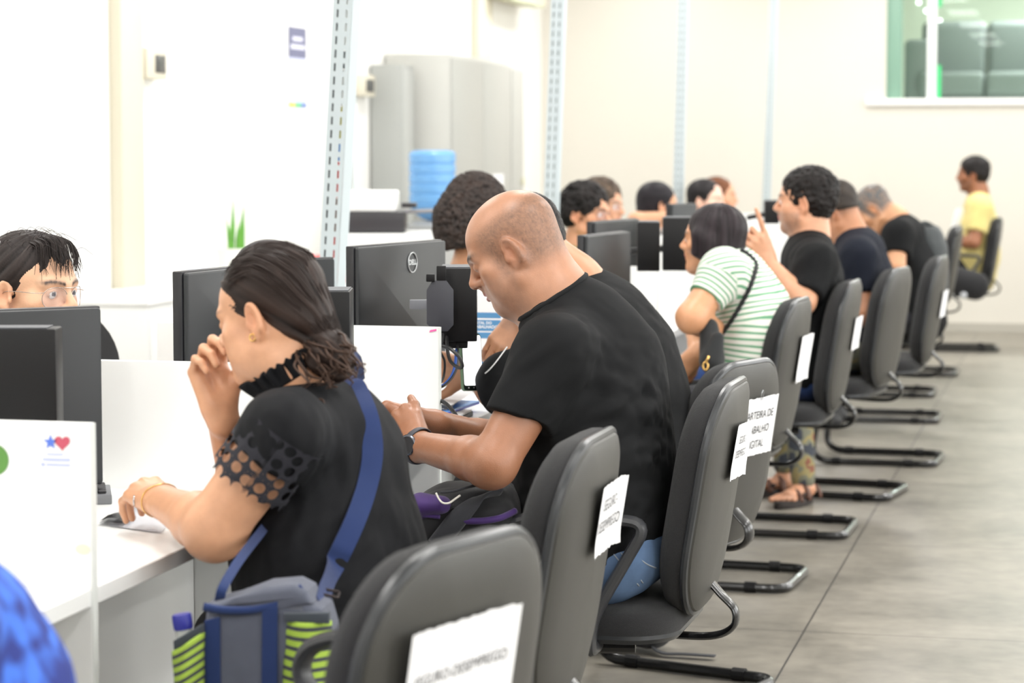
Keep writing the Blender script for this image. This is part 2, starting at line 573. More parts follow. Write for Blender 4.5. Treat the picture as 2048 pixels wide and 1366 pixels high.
for i, y in enumerate(DIVY):
    g = 'dividers of the far booths' if i > 8 else 'booth dividers'
    d = thing('desk_divider', DIVL[i], 'divider', (FX, y, 0), 0, g)
    MB().box((-.345, 0, .495), (.69, .018, .99), b=.0012, seg=1).build('panel', LAM, d)
    MB().box((.0008, 0, .495), (.0018, .0175, .989)).build('edge_band', LAME, d)
    if i == 0:
        M0 = basis((0, -.0098, 0), (1, 0, 0), (0, 0, 1), (0, -1, 0))
        q = atY(112, 885, y - .01); sxx, szz = q[0] - FX, q[2]
        st = MB(); pts = []
        for k in range(10):
            r = .0115 if k % 2 == 0 else .005
            pts.append((sxx - .009 + r * math.cos(PI / 2 + k * PI / 5), szz + r * math.sin(PI / 2 + k * PI / 5)))
        st.prism(pts, 0, .0006, M0).build('star_sticker', mat('blue_sticker', srgb(88, 120, 214), .6), d)
        hp = []
        for k in range(28):
            t = 2 * PI * k / 28
            hp.append((sxx + .010 + .00078 * 16 * math.sin(t) ** 3, szz + .00078 * (13 * math.cos(t) - 5 * math.cos(2 * t) - 2 * math.cos(3 * t) - math.cos(4 * t))))
        MB().prism(hp, 0, .0006, M0).build('heart_sticker', mat('red_sticker', srgb(196, 84, 104), .6), d)
        tx = MB()
        tx.box((sxx - .002, szz - .018, .0003), (.026, .0025, .0006), M0).box((sxx, szz - .026, .0003), (.044, .004, .0006), M0).box((sxx - .022, szz - .034, .0003), (.006, .005, .0006), M0).box((sxx + .003, szz - .034, .0003), (.038, .003, .0006), M0)
        tx.build('sticker_lettering', mat('pale_blue_ink', srgb(186, 194, 226), .7), d)
        # glue stains
        MB().prism([(-.014 + .012 * math.cos(a), .80 + .008 * math.sin(a)) for a in np.linspace(0, 6, 12)], 0, .0004, M0).build('stain', mat('glue_stain', srgb(228, 224, 204), .6), d)
        gq = atY(0, 920, y - .01)
        lf = []
        for k in range(20):
            t = k / 19 * PI
            lf.append((gq[0] - FX - .010 + .024 * math.sin(t), gq[2] + .024 * math.cos(t) * 1.0))
        MB().prism(lf, 0, .0006, M0).build('leaf_sticker', mat('green_sticker', srgb(92, 142, 66), .6), d)
    if i == 2:
        M0 = basis((0, -.0098, 0), (1, 0, 0), (0, 0, 1), (0, -1, 0))
        MB().prism([(-.022, .978), (-.005, .9815), (-.005, .986), (-.020, .983)], 0, .0005, M0).build('pink_mark', mat('pink_marker', srgb(236, 96, 170), .6), d)
        MB().prism([(-.075 + .024 * math.cos(a) * (1 + .2 * math.sin(3 * a)), .802 + .010 * math.sin(a)) for a in np.linspace(0, 6, 14)], 0, .0004, M0).build('stain', mat('glue_stain', srgb(228, 224, 204), .6), d)
ys = [2.3] + DIVY
DSKL = ['white desk nearest the camera, in front of the stickered divider'] + DSKL
for i in range(len(ys) - 1):
    y0, y1 = ys[i] + .0095, ys[i + 1] - .0095
    d = thing('desk', DSKL[i], 'desk', ((FX + BX) / 2, (y0 + y1) / 2, 0), 0, 'desks of the far booths' if i > 7 else 'booth desks')
    MB().box((0, 0, DZ - .0135), (FX - BX - .004, y1 - y0, .027), b=.0015, seg=1).build('desktop', LAM, d)
    MB().box((.02, 0, .36), (.018, y1 - y0 - .004, .70)).build('modesty_panel', LAM, d)

# ------------------------------------------------------------------ chairs
def build_chair(arms):
    r = thing('visitor_chair', 'x', 'chair', (0, 0, 0))
    tl = math.radians(9)
    o = (.262, 0, .685)
    M = basis(o, (0, -1, 0), (math.sin(tl), 0, math.cos(tl)), (-math.cos(tl), 0, math.sin(tl)))
    ol = rrect(.445, .47, [.14, .14, .155, .155], 10, .05)
    MB().pad(ol, [(1.0, 0), (1.012, .014), (1.0, .03), (.96, .047), (.88, .058), (.7, .066), (.45, .068), (.2, .067), (.02, .066)], M, .3).build('backrest', FAB, r)
    MB().pad(ol, [(1.0, 0), (1.004, -.006), (.985, -.014), (.93, -.019), (.75, -.024), (.45, -.027), (.02, -.028)], M, .3).build('back_shell', BACKSH, r)
    MB().tube([M @ Vector((x * 1.004, y * 1.004, -.002 + .3 * x * x)) for x, y in ol], .0085, 8, True).build('edge_trim', TRIM, r)
    Ms = basis((-.02, 0, .425), (1, 0, 0), (0, 1, 0), (0, 0, 1))
    so = rrect(.46, .47, [.11, .15, .15, .11], 10)
    MB().pad(so, [(1.0, 0), (1.012, .012), (1.0, .03), (.96, .045), (.86, .055), (.6, .058), (.3, .056), (.02, .055)], Ms).build('seat', FAB, r)
    MB().pad(so, [(1.0, 0), (1.003, -.008), (.97, -.018), (.8, -.024), (.02, -.026)], Ms).build('seat_shell', TRIM, r)
    jb = catmull([(.06, 0, .392), (.19, 0, .386), (.262, 0, .39), (.298, 0, .412), (.300, 0, .446), (.272, 0, .476), (.250, 0, .50)], 5)
    MB().tube(jb, .0075, 10, False, None, 3.2, np.array([0, 1.0, 0])).build('back_bar', TUBE, r)
    path = fillet([(.12, .15, .388), (-.20, .20, .388), (-.255, .20, .016), (.29, .20, .016), (.29, -.20, .016), (-.255, -.20, .016), (-.20, -.20, .388), (.12, -.15, .388)], [.0, .07, .09, .07, .07, .09, .07, 0], 7)
    b = MB().tube(path, .0145, 10)
    b.tube([(.05, -.165, .386), (.05, .165, .386)], .011, 8).tube([(-.12, -.185, .386), (-.12, .185, .386)], .011, 8)
    base = b.build('sled_base', TUBE, r)
    for x, y in ((.18, .2), (.18, -.2), (-.14, .2), (-.14, -.2)):
        MB().tube([(x - .018, y, .018), (x + .018, y, .018)], .0175, 10).build('floor_glide', BLKM, r)
    if arms:
        for s in (1, -1):
            pa = fillet([(.05, s * .19, .40), (.05, s * .262, .402), (.055, s * .268, .465), (.168, s * .27, .662), (-.03, s * .27, .674), (-.135, s * .268, .648), (-.142, s * .266, .585), (-.03, s * .266, .54), (.062, s * .266, .475)], [0, .02, .05, .04, .08, .05, .05, .04, 0], 6)
            MB().tube(pa, .0125, 10, False, None, 1.45, np.array([0, 1.0, 0])).build('armrest', ARM, r)
    return r


CH = [  # X, Y, rotation, arms, label
    (-1.012, 2.94, -16, 1, 'black visitor chair nearest the camera, blurred, its back turned with a large white paper'),
    (-1.085, 3.97, -1, 1, 'black visitor chair behind the woman in the lace blouse, white paper seen edge-on'),
    (-.99, 4.94, -1, 1, 'black visitor chair the bald man sits on, its seat fully visible'),
    (-1.095, 6.12, -18, 0, 'black visitor chair with the legible black lettered notice on its back'),
    (-1.17, 7.74, -4, 0, 'black visitor chair behind the striped woman, long white paper hanging down'),
    (-1.10, 8.82, -2, 0, 'black visitor chair behind the man with the raised finger, dark jeans beside it'),
    (-1.00, 9.84, -9, 1, 'black visitor chair of the navy-shirted man, curved armrest showing'),
    (-.90, 10.9, -3, 0, 'dark visitor chair right of the navy-shirted man, narrow white paper strip on it'),
    (-1.0, 12.6, 0, 1, 'dark visitor chair of the crew-cut man with a rucksack over its back'),
    (-1.10, 13.9, 0, 0, 'dark visitor chair just left of the yellow-shirted man\'s knees, nearer one'),
    (-1.04, 15.2, 0, 0, 'dark visitor chair touching the yellow-shirted man\'s arm in view'),
    (-.86, 17.1, 4, 1, 'black visitor chair with the yellow-shirted man seated by the far wall'),
]
protoA = build_chair(True); protoB = build_chair(False)
used = {1: False, 0: False}
CHAIRS = []
for (x, y, rz, ar, lab) in CH:
    p = protoA if ar else protoB
    if used[ar]:
        p = copy_tree(p)
    used[ar] = True
    p.location = (x, y, 0); p.rotation_euler = (0, 0, math.radians(rz)); p['label'] = lab; p['group'] = 'visitor chairs along the desks'
    CHAIRS.append(p)
for c in kids(CHAIRS[0]):
    if c.name.split('.')[0] == 'armrest':
        c.location.z += .05
for c in kids(CHAIRS[3]):
    if c.name.split('.')[0] in ('backrest', 'back_shell', 'edge_trim'):
        c.location.z -= .055


def chair_paper(ci, lab, lines, header=None, u=0.0, v=.02, w=.21, h=.148, rot=0.0, curl=.012, size=.028, align='CENTER', clip=False):
    """a sheet taped on the rear shell of a chair"""
    ch = CHAIRS[ci]
    tl = math.radians(9)
    M = basis((.262, 0, .685), (0, 1, 0), (math.sin(tl), 0, math.cos(tl)), (math.cos(tl), 0, -math.sin(tl)))
    Mw = Matrix.Translation(ch.location) @ Matrix.Translation((0, 0, -.055 if ci == 3 else 0)) @ RZ(ch.rotation_euler.z) @ M

    def surf(a, b):
        x, y = a * math.cos(rot) - b * math.sin(rot) + u, a * math.sin(rot) + b * math.cos(rot) + v
        c = (a / (w / 2)) ; d = (b / (h / 2))
        z = .0315 - .3 * x * x * 0.55 + curl * max(0, abs(c) - .55) ** 2 * 2.2 * (1 if c > 0 else .6) + curl * .5 * max(0, -d - .4) ** 2
        return (x, y, z)
    root = thing('paper_notice', lab, 'notice', Mw @ Vector(surf(0, 0)), 0, 'paper notices on the chair backs')
    off = Vector(root.location)
    nx, ny = 28, 12
    v_ = []; f_ = []
    rnd = random.Random(ci)
    for j in range(ny + 1):
        for i in range(nx + 1):
            a = -w / 2 + w * i / nx; b = -h / 2 + h * j / ny
            if j in (0, ny): b += rnd.uniform(-.0015, .0015)
            q = surf(a, b)
            v_.append(Mw @ Vector((q[0], q[1], q[2] + 0.0)) - off)
    for j in range(ny):
        for i in range(nx):
            k = j * (nx + 1) + i
            f_.append((k, k + 1, k + nx + 2, k + nx + 1))
    meshobj('sheet', v_, f_, PAPER, root, sharp=0)
    L_ = MB()
    rows = ([] if not header else [(header, .30 * h, .007)])
    n = len(lines)
    for k, t in enumerate(lines):
        rows.append((t, (.12 if header else .2) * h - k * size * 1.32 + (.0 if n > 1 else -.12 * h), size))
    for t, yy, sz in rows:
        vv, ff = text_mesh(t, sz)
        wid = max(p[0] for p in vv) - min(p[0] for p in vv)
        k = min(1.0, w * .86 / wid)
        L_.raw([tuple(Mw @ Vector((lambda q: (q[0], q[1], q[2] + .0022))(surf(p[0] * k, p[1] * k + yy))) - off) for p in vv], ff)
    if rows:
        L_.build('lettering', INK, root, sharp=0)
    if clip:
        cl = catmull([(-.004, .0, 0), (-.006, .018, 0), (0, .026, 0), (.006, .018, 0), (.004, 0, 0)], 4)
        cm = MB().tube([Mw @ Vector((lambda q: (q[0], q[1], q[2] + .003))(surf(c[0], h / 2 - .006 + c[1]))) - off for c in cl], .0011, 6)
        cm.build('paper_clip', STEEL, root)
    return root


chair_paper(0, 'large white notice on the nearest blurred chair back', ['SEGURO-DESEMPREGO'], None, u=-.045, v=.078, w=.25, h=.15, rot=.0, curl=.02, size=.03)
chair_paper(1, 'curled white notice seen edge-on behind the lace-bloused woman', ['SEGURO-', 'DESEMPREGO'], None, u=.03, v=.10, w=.2, h=.12, curl=.02)
chair_paper(2, 'white notice with small black letters on the bald man\'s chair', ['SEGURO-', 'DESEMPREGO'], None, u=.0, v=.10, w=.2, h=.115, curl=.012, rot=-.05, size=.022)
chair_paper(3, 'white notice with three lines of bold black capitals', ['CARTEIRA DE', 'TRABALHO', 'DIGITAL'], None, u=.032, v=.075, w=.215, h=.15, curl=.006, size=.029, clip=True)
chair_paper(4, 'long white notice hanging on the chair behind the striped woman', [], None, u=.03, v=.05, w=.2, h=.15, curl=.016)
chair_paper(5, 'white notice on the chair behind the raised-finger man', [], None, u=.03, v=.05, w=.2, h=.12, curl=.012)
chair_paper(7, 'narrow white notice on the chair right of the navy-shirted man', [], None, u=.03, v=.03, w=.2, h=.12, curl=.012)
# ------------------------------------------------------------------ monitors and small computers
MONB = mat('monitor_back', srgb(33, 36, 39), 0.42, bump=0.2, bscale=1200)
MONE = mat('monitor_edge', srgb(26, 26, 30), 0.4)
SCRN = mat('screen_dark', srgb(16, 17, 20), 0.15)
SILV = mat('silver_mark', srgb(196, 200, 202), 0.35, metal=0.6)


def monitor(near, far, ztop, lab, hgt=.325, wid=None, stand=True, logo=None, cat='monitor', group='monitors on the desks', flip=False):
    """near / far: plan positions of the two top corners; its back faces the clients (right of the near->far line)"""
    a = np.array([near[0], near[1]]); b = np.array([far[0], far[1]])
    d = unit(np.append(b - a, 0)); w = wid or float(np.linalg.norm(b - a))
    c = np.append(a, 0) + d * w / 2
    n = np.cross(d, ZUP) * (-1 if flip else 1)                  # outward normal of the back
    r = thing('monitor', lab, cat, (c[0], c[1], DZ), 0, group)
    M = basis((0, 0, ztop - DZ - hgt / 2), d, n, ZUP) if not flip else basis((0, 0, ztop - DZ - hgt / 2), -d, n, ZUP)
    # local: x along, y out of the back, z up
    mb = MB(); mb.box((0, -.012, 0), (w, .022, hgt), M, b=.003)
    mb.build('bezel', MONE, r)
    m2 = MB(); m2.prism(rrect(w - .006, hgt - .006, .006, 4), 0, .012, M @ basis((0, -.001, 0), (1, 0, 0), (0, 0, 1), (0, -1, 0)) @ Matrix.Scale(-1, 4, (0, 0, 1)), b=.004)
    m2.build('back_cover', MONB, r)
    MB().box((0, -.0235, .006), (w - .016, .001, hgt - .03), M).build('screen', SCRN, r)
    st = MB()
    if stand:
        A_ = ztop - DZ - hgt / 2; B_ = hgt / 2 - .05
        st.box((0, .022, -(A_ + B_) / 2), (.05, .016, A_ - B_ - .01), M, b=.003)
        st.build('stand', BLKM, r)
        MB().box((0, -.03, .0075), (.18, .13, .011), basis((0, 0, 0), d, n, ZUP), b=.004).build('foot', BLKM, r)
    if logo:
        lx, lz, s = logo
        sg = 1.0
        lm = MB()
        ML = M @ basis((lx, .0120, lz), (sg, 0, 0), (0, 0, 1), (0, 1, 0))
        ring = [(s * math.cos(t), s * math.sin(t), .0008) for t in np.linspace(0, 2 * PI, 40, endpoint=False)]
        lm.tube(ring, .0016, 6, True, ML)
        vv, ff = text_mesh('DELL', s * .74, bold=.0006)
        lm.raw([(p[0], p[1], .0012) for p in vv], ff, ML)
        lm.build('logo', SILV, r, sharp=0)
    return r, M


def mini_pc(c, size, yaw, lab, group='small black computers on the desks', bracket=None, mount=None):
    """small black case carried on a bracket; yaw about z"""
    r = thing('mini_computer', lab, 'computer', (c[0], c[1], c[2] - size[2] / 2), 0, group)
    M = RZ(yaw)
    MB().box((0, 0, size[2] / 2), size, M, b=.004).build('case', BLK, r)
    MB().box((-.0, -.0, size[2] + .0005), (size[0] * .86, size[1] * .9, .003), M).build('vent_grille', GREYP, r)
    if mount is not None:
        mb = MB(); q = np.array(mount) - np.array(r.location)
        mb.tube([(0, 0, size[2] * .45), q], .012, 8)
        mb.build('mount_arm', BLKM, r)
    return r, M


d1, d2 = P(708, 495, 5.75), P(885, 480, 6.2)
dell, DM = monitor(d1, d2, 1.168, 'black monitor with the round silver badge on its back, left of the bald man', logo=(.045, .112, .0245))
# the grey bracket and the black case hanging from the arm of that monitor
bq = P(882, 600, 5.55)
r = thing('mini_computer', 'small black case with hanging cables in front of the bald man\'s face', 'computer', P(917, 680, 5.72), 0, 'small black computers on the desks')
o_ = np.array(r.location)
cx_ = unit(np.array([1.0, .25, 0])); cy_ = np.cross(ZUP, cx_)
Mb = basis(P(918, 606, 5.72) - o_, cx_, cy_, ZUP)
MB().box((0, 0, 0), (.086, .15, .172), Mb, b=.003).build('case', BLK, r)
MB().box((0, 0, .087), (.08, .14, .003), Mb).build('vent_grille', GREYP, r)
MB().box((-.01, -.01, -.094), (.062, .10, .018), Mb, b=.003).build('lower_tray', BLKM, r)
br = MB(); Mg = basis(P(880, 609, 5.60) - o_, unit(np.array([1, .3, 0])), ZUP, np.cross(unit(np.array([1, .3, 0])), ZUP))
br.prism([(-.031, -.045), (-.012, -.062), (.018, -.062), (.031, -.047), (.031, .034), (.014, .056), (-.017, .056), (-.031, .034)], -.004, .004, Mg, b=.0012)
br.build('bracket_plate', mat('bracket_grey', srgb(54, 55, 62), .5), r)
MB().box((.003, .073, 0), (.022, .034, .012), Mg, b=.002).box((-.022, .062, .004), (.02, .018, .012), Mg, b=.002).build('hook', BLKM, r)
MB().box((-.045, .0, -.006), (.05, .022, .018), Mg, b=.002).build('arm_stub', mat('arm_stub_grey', srgb(104, 106, 112), .45), r)
MB().box((-.005, .0, -.14), (.03, .025, .26), Mg, b=.002).build('mount_arm', BLKM, r)
# cables under that case
CABL = mat('black_cable', srgb(24, 24, 26), .4); CBLU = mat('blue_cable', srgb(44, 90, 176), .45)


def cable(name, pts, rad, m, lab, grp=None, n=8):
    pts = catmull(pts, n)
    o = pts[0]
    ob = MB().tube([p - o for p in pts], rad, 8).build(name, m, None, o)
    return setp(ob, lab, 'cable', grp)


cable('looped_cable', [P(885, 668, 5.62), P(884, 690, 5.6), P(900, 697, 5.58), (P(918, 714, 5.57)), P(925, 732, 5.57), P(916, 735, 5.58), P(901, 722, 5.6), P(895, 700, 5.62), P(893, 668, 5.66)], .0042, CABL, 'thick black cable looped under the small black case', 'cables under the small black case')
cable('thin_cable', [P(880, 668, 5.63), P(880, 700, 5.62), P(889, 722, 5.62), P(888, 750, 5.62), P(882, 765, 5.6)], .0028, CABL, 'thin black cable hugging the divider edge below the black case', 'cables under the small black case')
cable('thin_cable', [P(910, 668, 5.68), P(916, 700, 5.66), P(915, 730, 5.64), P(905, 754, 5.62), P(890, 770, 5.6), P(881, 775, 5.6)], .0026, CABL, 'thin black cable curving back to the divider beside the blue one', 'cables under the small black case')
cable('blue_cable', [P(920, 672, 5.7), P(913, 700, 5.68), P(910, 730, 5.66), P(903, 752, 5.64), P(890, 768, 5.62), P(882, 772, 5.6)], .0036, CBLU, 'bright blue cable curving below the small black case', 'cables under the small black case')
cable('desk_cable', [P(878, 800, 5.6), P(893, 808, 5.57), P(908, 825, 5.55), P(920, 843, 5.5), P(930, 856, 5.46), P(934, 880, 5.42), P(928, 960, 5.5)], .0048, CABL, 'thick black cable running over the desk edge by the blue folder')

# monitors nearer and farther along the row
m2n, m2f = P(364, 548, 4.83), P(447, 540, 4.99)
mdir = unit(np.append((m2f - m2n)[:2], 0))
monitor(m2n, m2n + mdir * .5, 1.155, 'black monitor half hidden behind the lace-bloused woman\'s face')
mini_pc(P(676, 665, 5.18) + np.array([0, 0, .0]), (.06, .15, .185), math.radians(14), 'small black case right of the lace-bloused woman\'s hair', mount=P(640, 640, 5.3))
m1f = P(201, 609, 4.5); m1n = P(0, 616.5, 4.40)
md = unit(np.append((m1f - m1n)[:2], 0))
monitor(m1f - md * .53, m1f, 1.108, 'large dark monitor at the left edge, in front of the woman with glasses', hgt=.335)
mini_pc(P(-10, 764, 4.2), (.225, .07, .19), math.radians(14), 'dark case in front of the leftmost monitor', mount=P(10, 700, 4.36))
m4r = P(668, 516, 6.3)
monitor(m4r - md * .28, m4r, 1.118, 'dark monitor back just left of the nearest slotted post', hgt=.32)
n4, f4 = P(1168, 472, 7.32), P(1256, 467, 7.72)
monitor(n4, f4, 1.138, 'dark monitor with a faded mark, below the young man with glasses', logo=None)
M5 = [(P(1297, 492, 7.95), (.075, .13, .16), 'black case right of the monitor below the young man with glasses'), (P(1355, 487, 8.75), (.11, .16, .19), 'taller black case left of the striped woman\'s forehead'), (P(1543, 424, 11.6), (.07, .13, .11), 'small black case by the curly-haired man\'s nose')]
for q, sz, lb in M5:
    mini_pc(q, sz, math.radians(10), lb, mount=(q[0] - .12, q[1] + .03, q[2] - .03))
n6 = P(1340, 413, 10.3); f6 = P(1419, 408, 10.55)
monitor(n6, f6, 1.165, 'dark monitor in front of the pale-faced dark-haired woman', wid=.2)
n7 = P(1185, 462, 8.3); f7 = P(1272, 456, 8.7)
monitor(n7, f7, 1.15, 'dark monitor hidden behind the one with the faded mark', wid=.45)

# printed notice on the divider past the bald man
nq0, nq1 = atY(948, 590, 6.345), atY(1016, 745, 6.345)
nt_ = thing('paper_notice', 'blue and white printed notice on the divider behind the lit phone', 'notice', nq1, 0, 'paper notices on the dividers')
wN, hN = .20, float(nq0[2] - nq1[2])
Mn = basis((-wN, 0, 0), (1, 0, 0), (0, 0, 1), (0, -1, 0))
MB().box((wN / 2, hN / 2, 0), (wN, hN, .0006), Mn).build('sheet', PAPER, nt_)
bl = MB()
ppm = 4836 / 6.4
yb = lambda py: hN - (py - 590) / (745 - 590) * hN
bl.box((wN / 2 - .005, (yb(625) + yb(636)) / 2, .0007), (wN - .03, yb(625) - yb(636), .0008), Mn)
bl.box((wN / 2 - .005, (yb(640) + yb(662)) / 2, .0007), (wN - .03, yb(640) - yb(662), .0008), Mn)
bl.box((wN / 2 - .005, (yb(665) + yb(677)) / 2, .0007), (wN - .03, yb(665) - yb(677), .0008), Mn)
bl.box((wN / 2 - .005, (yb(720) + yb(730)) / 2, .0007), (wN - .03, yb(720) - yb(730), .0008), Mn)
bl.build('blue_bands', mat('print_blue', srgb(84, 142, 190), .7), nt_)
tl_ = MB()
for body, py, sz in (('PORTAL DO', 646, .0105), ('TRABALHADOR', 654, .0115)):
    vv, ff = text_mesh(body, sz, 'LEFT', bold=.0003)
    tl_.raw([(p[0] + wN - .103, p[1] + yb(py), .0013) for p in vv], ff, Mn)
tl_.build('lettering', PAPER, nt_, sharp=0)
g_ = MB()
for k in range(5):
    g_.box((wN - .03 - .008 * (k % 2), yb(684 + 7 * k), .0007), (.05, .0022, .0006), Mn)
g_.build('print_lines', mat('grey_print', srgb(150, 155, 165), .8), nt_)

# papers, folder and pad on the desk by the divider
sy = 5.55
pd = thing('note_pad', 'white pad with a dark edge on the desk under the blue folder', 'pad', (-1.56, 5.62, DZ), math.radians(3))
MB().box((0, 0, .006), (.21, .30, .012), b=.002).build('cover', BLKM, pd)
MB().box((0, .002, .0145), (.205, .29, .005), b=.001).build('pages', PAPER, pd)
fo = thing('folder', 'blue plastic folder under loose white papers', 'folder', (-1.60, 5.74, DZ + .0172), math.radians(-4))
MB().box((0, 0, .003), (.23, .31, .006), b=.0015).build('cover', mat('blue_plastic', srgb(58, 82, 214), .3), fo)
MB().box((.002, 0, .0075), (.232, .312, .0022), b=.0008).build('flap', mat('light_blue_plastic', srgb(90, 150, 220), .3), fo)
pp = thing('paper_stack', 'loose white papers lying on the blue folder', 'papers', (-1.62, 5.78, DZ + .0262), math.radians(5), None)
for k in range(5):
    rn = random.Random(k)
    v_ = []; f_ = []
    for j in range(7):
        for i in range(7):
            v_.append((-.105 + .21 * i / 6 + .006 * k, -.148 + .296 * j / 6, .001 + .0032 * k + .012 * max(0, (j - 3) / 3) ** 2 * (k / 4) + .004 * math.sin(i * .9 + k)* (k/5)))
    for j in range(6):
        for i in range(6):
            a = j * 7 + i; f_.append((a, a + 1, a + 8, a + 7))
    so = meshobj('sheet', v_, f_, PAPER, pp, rotz=rn.uniform(-.06, .06), sharp=0)

# lit phone
PHB = mat('phone_black', srgb(22, 30, 26), .3); PHS = mat('phone_screen', (1, 1, 1, 1), emis=1.35)
pc = P(944, 724, 5.86)
ph = thing('phone', 'phone with a lit white screen held up beside the bald man\'s shirt', 'phone', pc)
px_ = unit(P(970, 724, 5.9) - P(918, 724, 5.84)); pz_ = unit(ZUP * .97 + HF * .2)
pz_ = unit(pz_ - px_ * np.dot(pz_, px_)); Mp = basis((0, 0, 0), px_, pz_, np.cross(px_, pz_))
MB().prism(rrect(.067, .140, .008, 5), -.008, 0, Mp, b=.0015).build('case', mat('phone_case_green', srgb(112, 138, 108), .4), ph)
MB().prism(rrect(.064, .137, .007, 5), .0002, .0012, Mp).build('frame', PHB, ph)
MB().prism(rrect(.060, .122, .005, 5), .0014, .002, Mp @ T(0, .004, 0)).build('screen', PHS, ph)
nb = MB()
for k in (-1, 0, 1):
    nb.lathe([(.0016, .0014), (.0016, .0022)], 10, Mp @ T(k * .017, -.0625, 0))
nb.build('navigation_buttons', PAPER, ph)

# keyboard left of the seated woman
KG = mat('keyboard_grey', srgb(120, 122, 126), .5)
kq = atz(222, 985, DZ + .012)
kb = thing('keyboard', 'dark grey keyboard end showing past the stickered divider', 'keyboard', (kq[0], kq[1], DZ), math.radians(24))
kM = RX(math.radians(0))
MB().prism([(-.0, -.075), (.0, .062), (-.30, .062), (-.30, -.075)], 0, .019, T(.0, 0, 0), b=.003).build('body', KG, kb)
kk = MB()
for i in range(15):
    for j in range(5):
        kk.box((-.018 - .0195 * i, -.055 + .024 * j, .022), (.016, .019, .007), b=.002, seg=1)
ko = kk.build('keys', mat('key_black', srgb(34, 34, 38), .5), kb); ko['kind'] = 'stuff'

# clear plastic pouch with black end
pq = [atz(198, 1051, DZ), atz(322, 1068, DZ), atz(380, 1000, DZ), atz(262, 1006, DZ)]
po = thing('plastic_pouch', 'clear plastic document pouch with a black corner under the woman\'s hand', 'pouch', (pq[0] + pq[2]) / 2)
off = np.array(po.location)


def quadpatch(c, n, zf):
    v_ = []; f_ = []
    for j in range(n + 1):
        for i in range(n + 1):
            u, w_ = i / n, j / n
            p = (c[0] * (1 - u) + c[1] * u) * (1 - w_) + (c[3] * (1 - u) + c[2] * u) * w_
            v_.append((p[0] - off[0], p[1] - off[1], p[2] - off[2] + zf(u, w_)))
    for j in range(n):
        for i in range(n):
            a = j * (n + 1) + i; f_.append((a, a + 1, a + n + 2, a + n + 1))
    return v_, f_


v_, f_ = quadpatch(pq, 14, lambda u, w: .004 + .011 * math.sin(PI * min(1, max(0, u))) * math.sin(PI * w) + .002 * math.sin(9 * u + 7 * w))
meshobj('sleeve', v_, f_, mat('clear_plastic_film', srgb(214, 214, 220), .12, alpha=.62), po, sharp=0)
v_, f_ = quadpatch([pq[0] * .85 + pq[1] * .15, pq[1], pq[2], pq[3] * .85 + pq[2] * .15], 10, lambda u, w: .002 + .006 * math.sin(PI * u) * math.sin(PI * w))
meshobj('document', v_, f_, mat('document_print', srgb(226, 226, 230), .7, var=.10, vscale=90), po, sharp=0)
ce = [pq[0], pq[0] * .62 + pq[1] * .38, pq[3] * .66 + pq[2] * .34 - np.array([0, 0, 0]), pq[3] * .95 + pq[2] * .05]
ce[2] = ce[1] * .4 + ce[2] * .6; ce[3] = pq[0] * .5 + pq[3] * .5
v_, f_ = quadpatch([pq[0], ce[1], ce[1] * .80 + pq[2] * .20, pq[0] * .72 + pq[3] * .28], 8, lambda u, w: .0075 + .013 * math.sin(PI * min(1, u * .8)) * math.sin(PI * min(1, .25 + w * .6)))
meshobj('black_end', v_, f_, BLK, po, sharp=0)
bm_ = MB()
for (u, w, rx, ry) in ((.42, .5, .014, .010), (.55, .42, .011, .007)):
    p = (pq[0] * (1 - u) + pq[1] * u) * (1 - w) + (pq[3] * (1 - u) + pq[2] * u) * w - off
    bm_.lathe([(.001, .018), (rx * .7, .0195), (rx, .0185), (rx, .016)], 14, T(p[0], p[1], p[2]))
bm_.build('dark_print', mat('dark_brown_print', srgb(40, 28, 30), .4), po)
sp = thing('paper_sheet', 'white sheet lying behind the lace-bloused woman\'s wrist', 'paper', atz(395, 1000, DZ), math.radians(14))
MB().box((0, .02, .001), (.15, .10, .002)).build('sheet', PAPER, sp)
MB().box((-.06, .066, .0025), (.028, .006, .001)).build('printed_bar', mat('purple_print', srgb(96, 70, 130), .6), sp)

# ------------------------------------------------------------------ slotted posts
CC = {'k': mat('cable_black', srgb(30, 34, 34), .5), 'r': mat('cable_red', srgb(222, 60, 48), .5), 'b': mat('cable_blue', srgb(70, 140, 214), .5), 'y': mat('cable_yellow', srgb(190, 182, 60), .5), 'w': mat('cable_white', srgb(222, 224, 220), .5), 'o': mat('cable_brown', srgb(120, 84, 60), .5), 'g': mat('cable_grey', srgb(120, 128, 128), .5)}


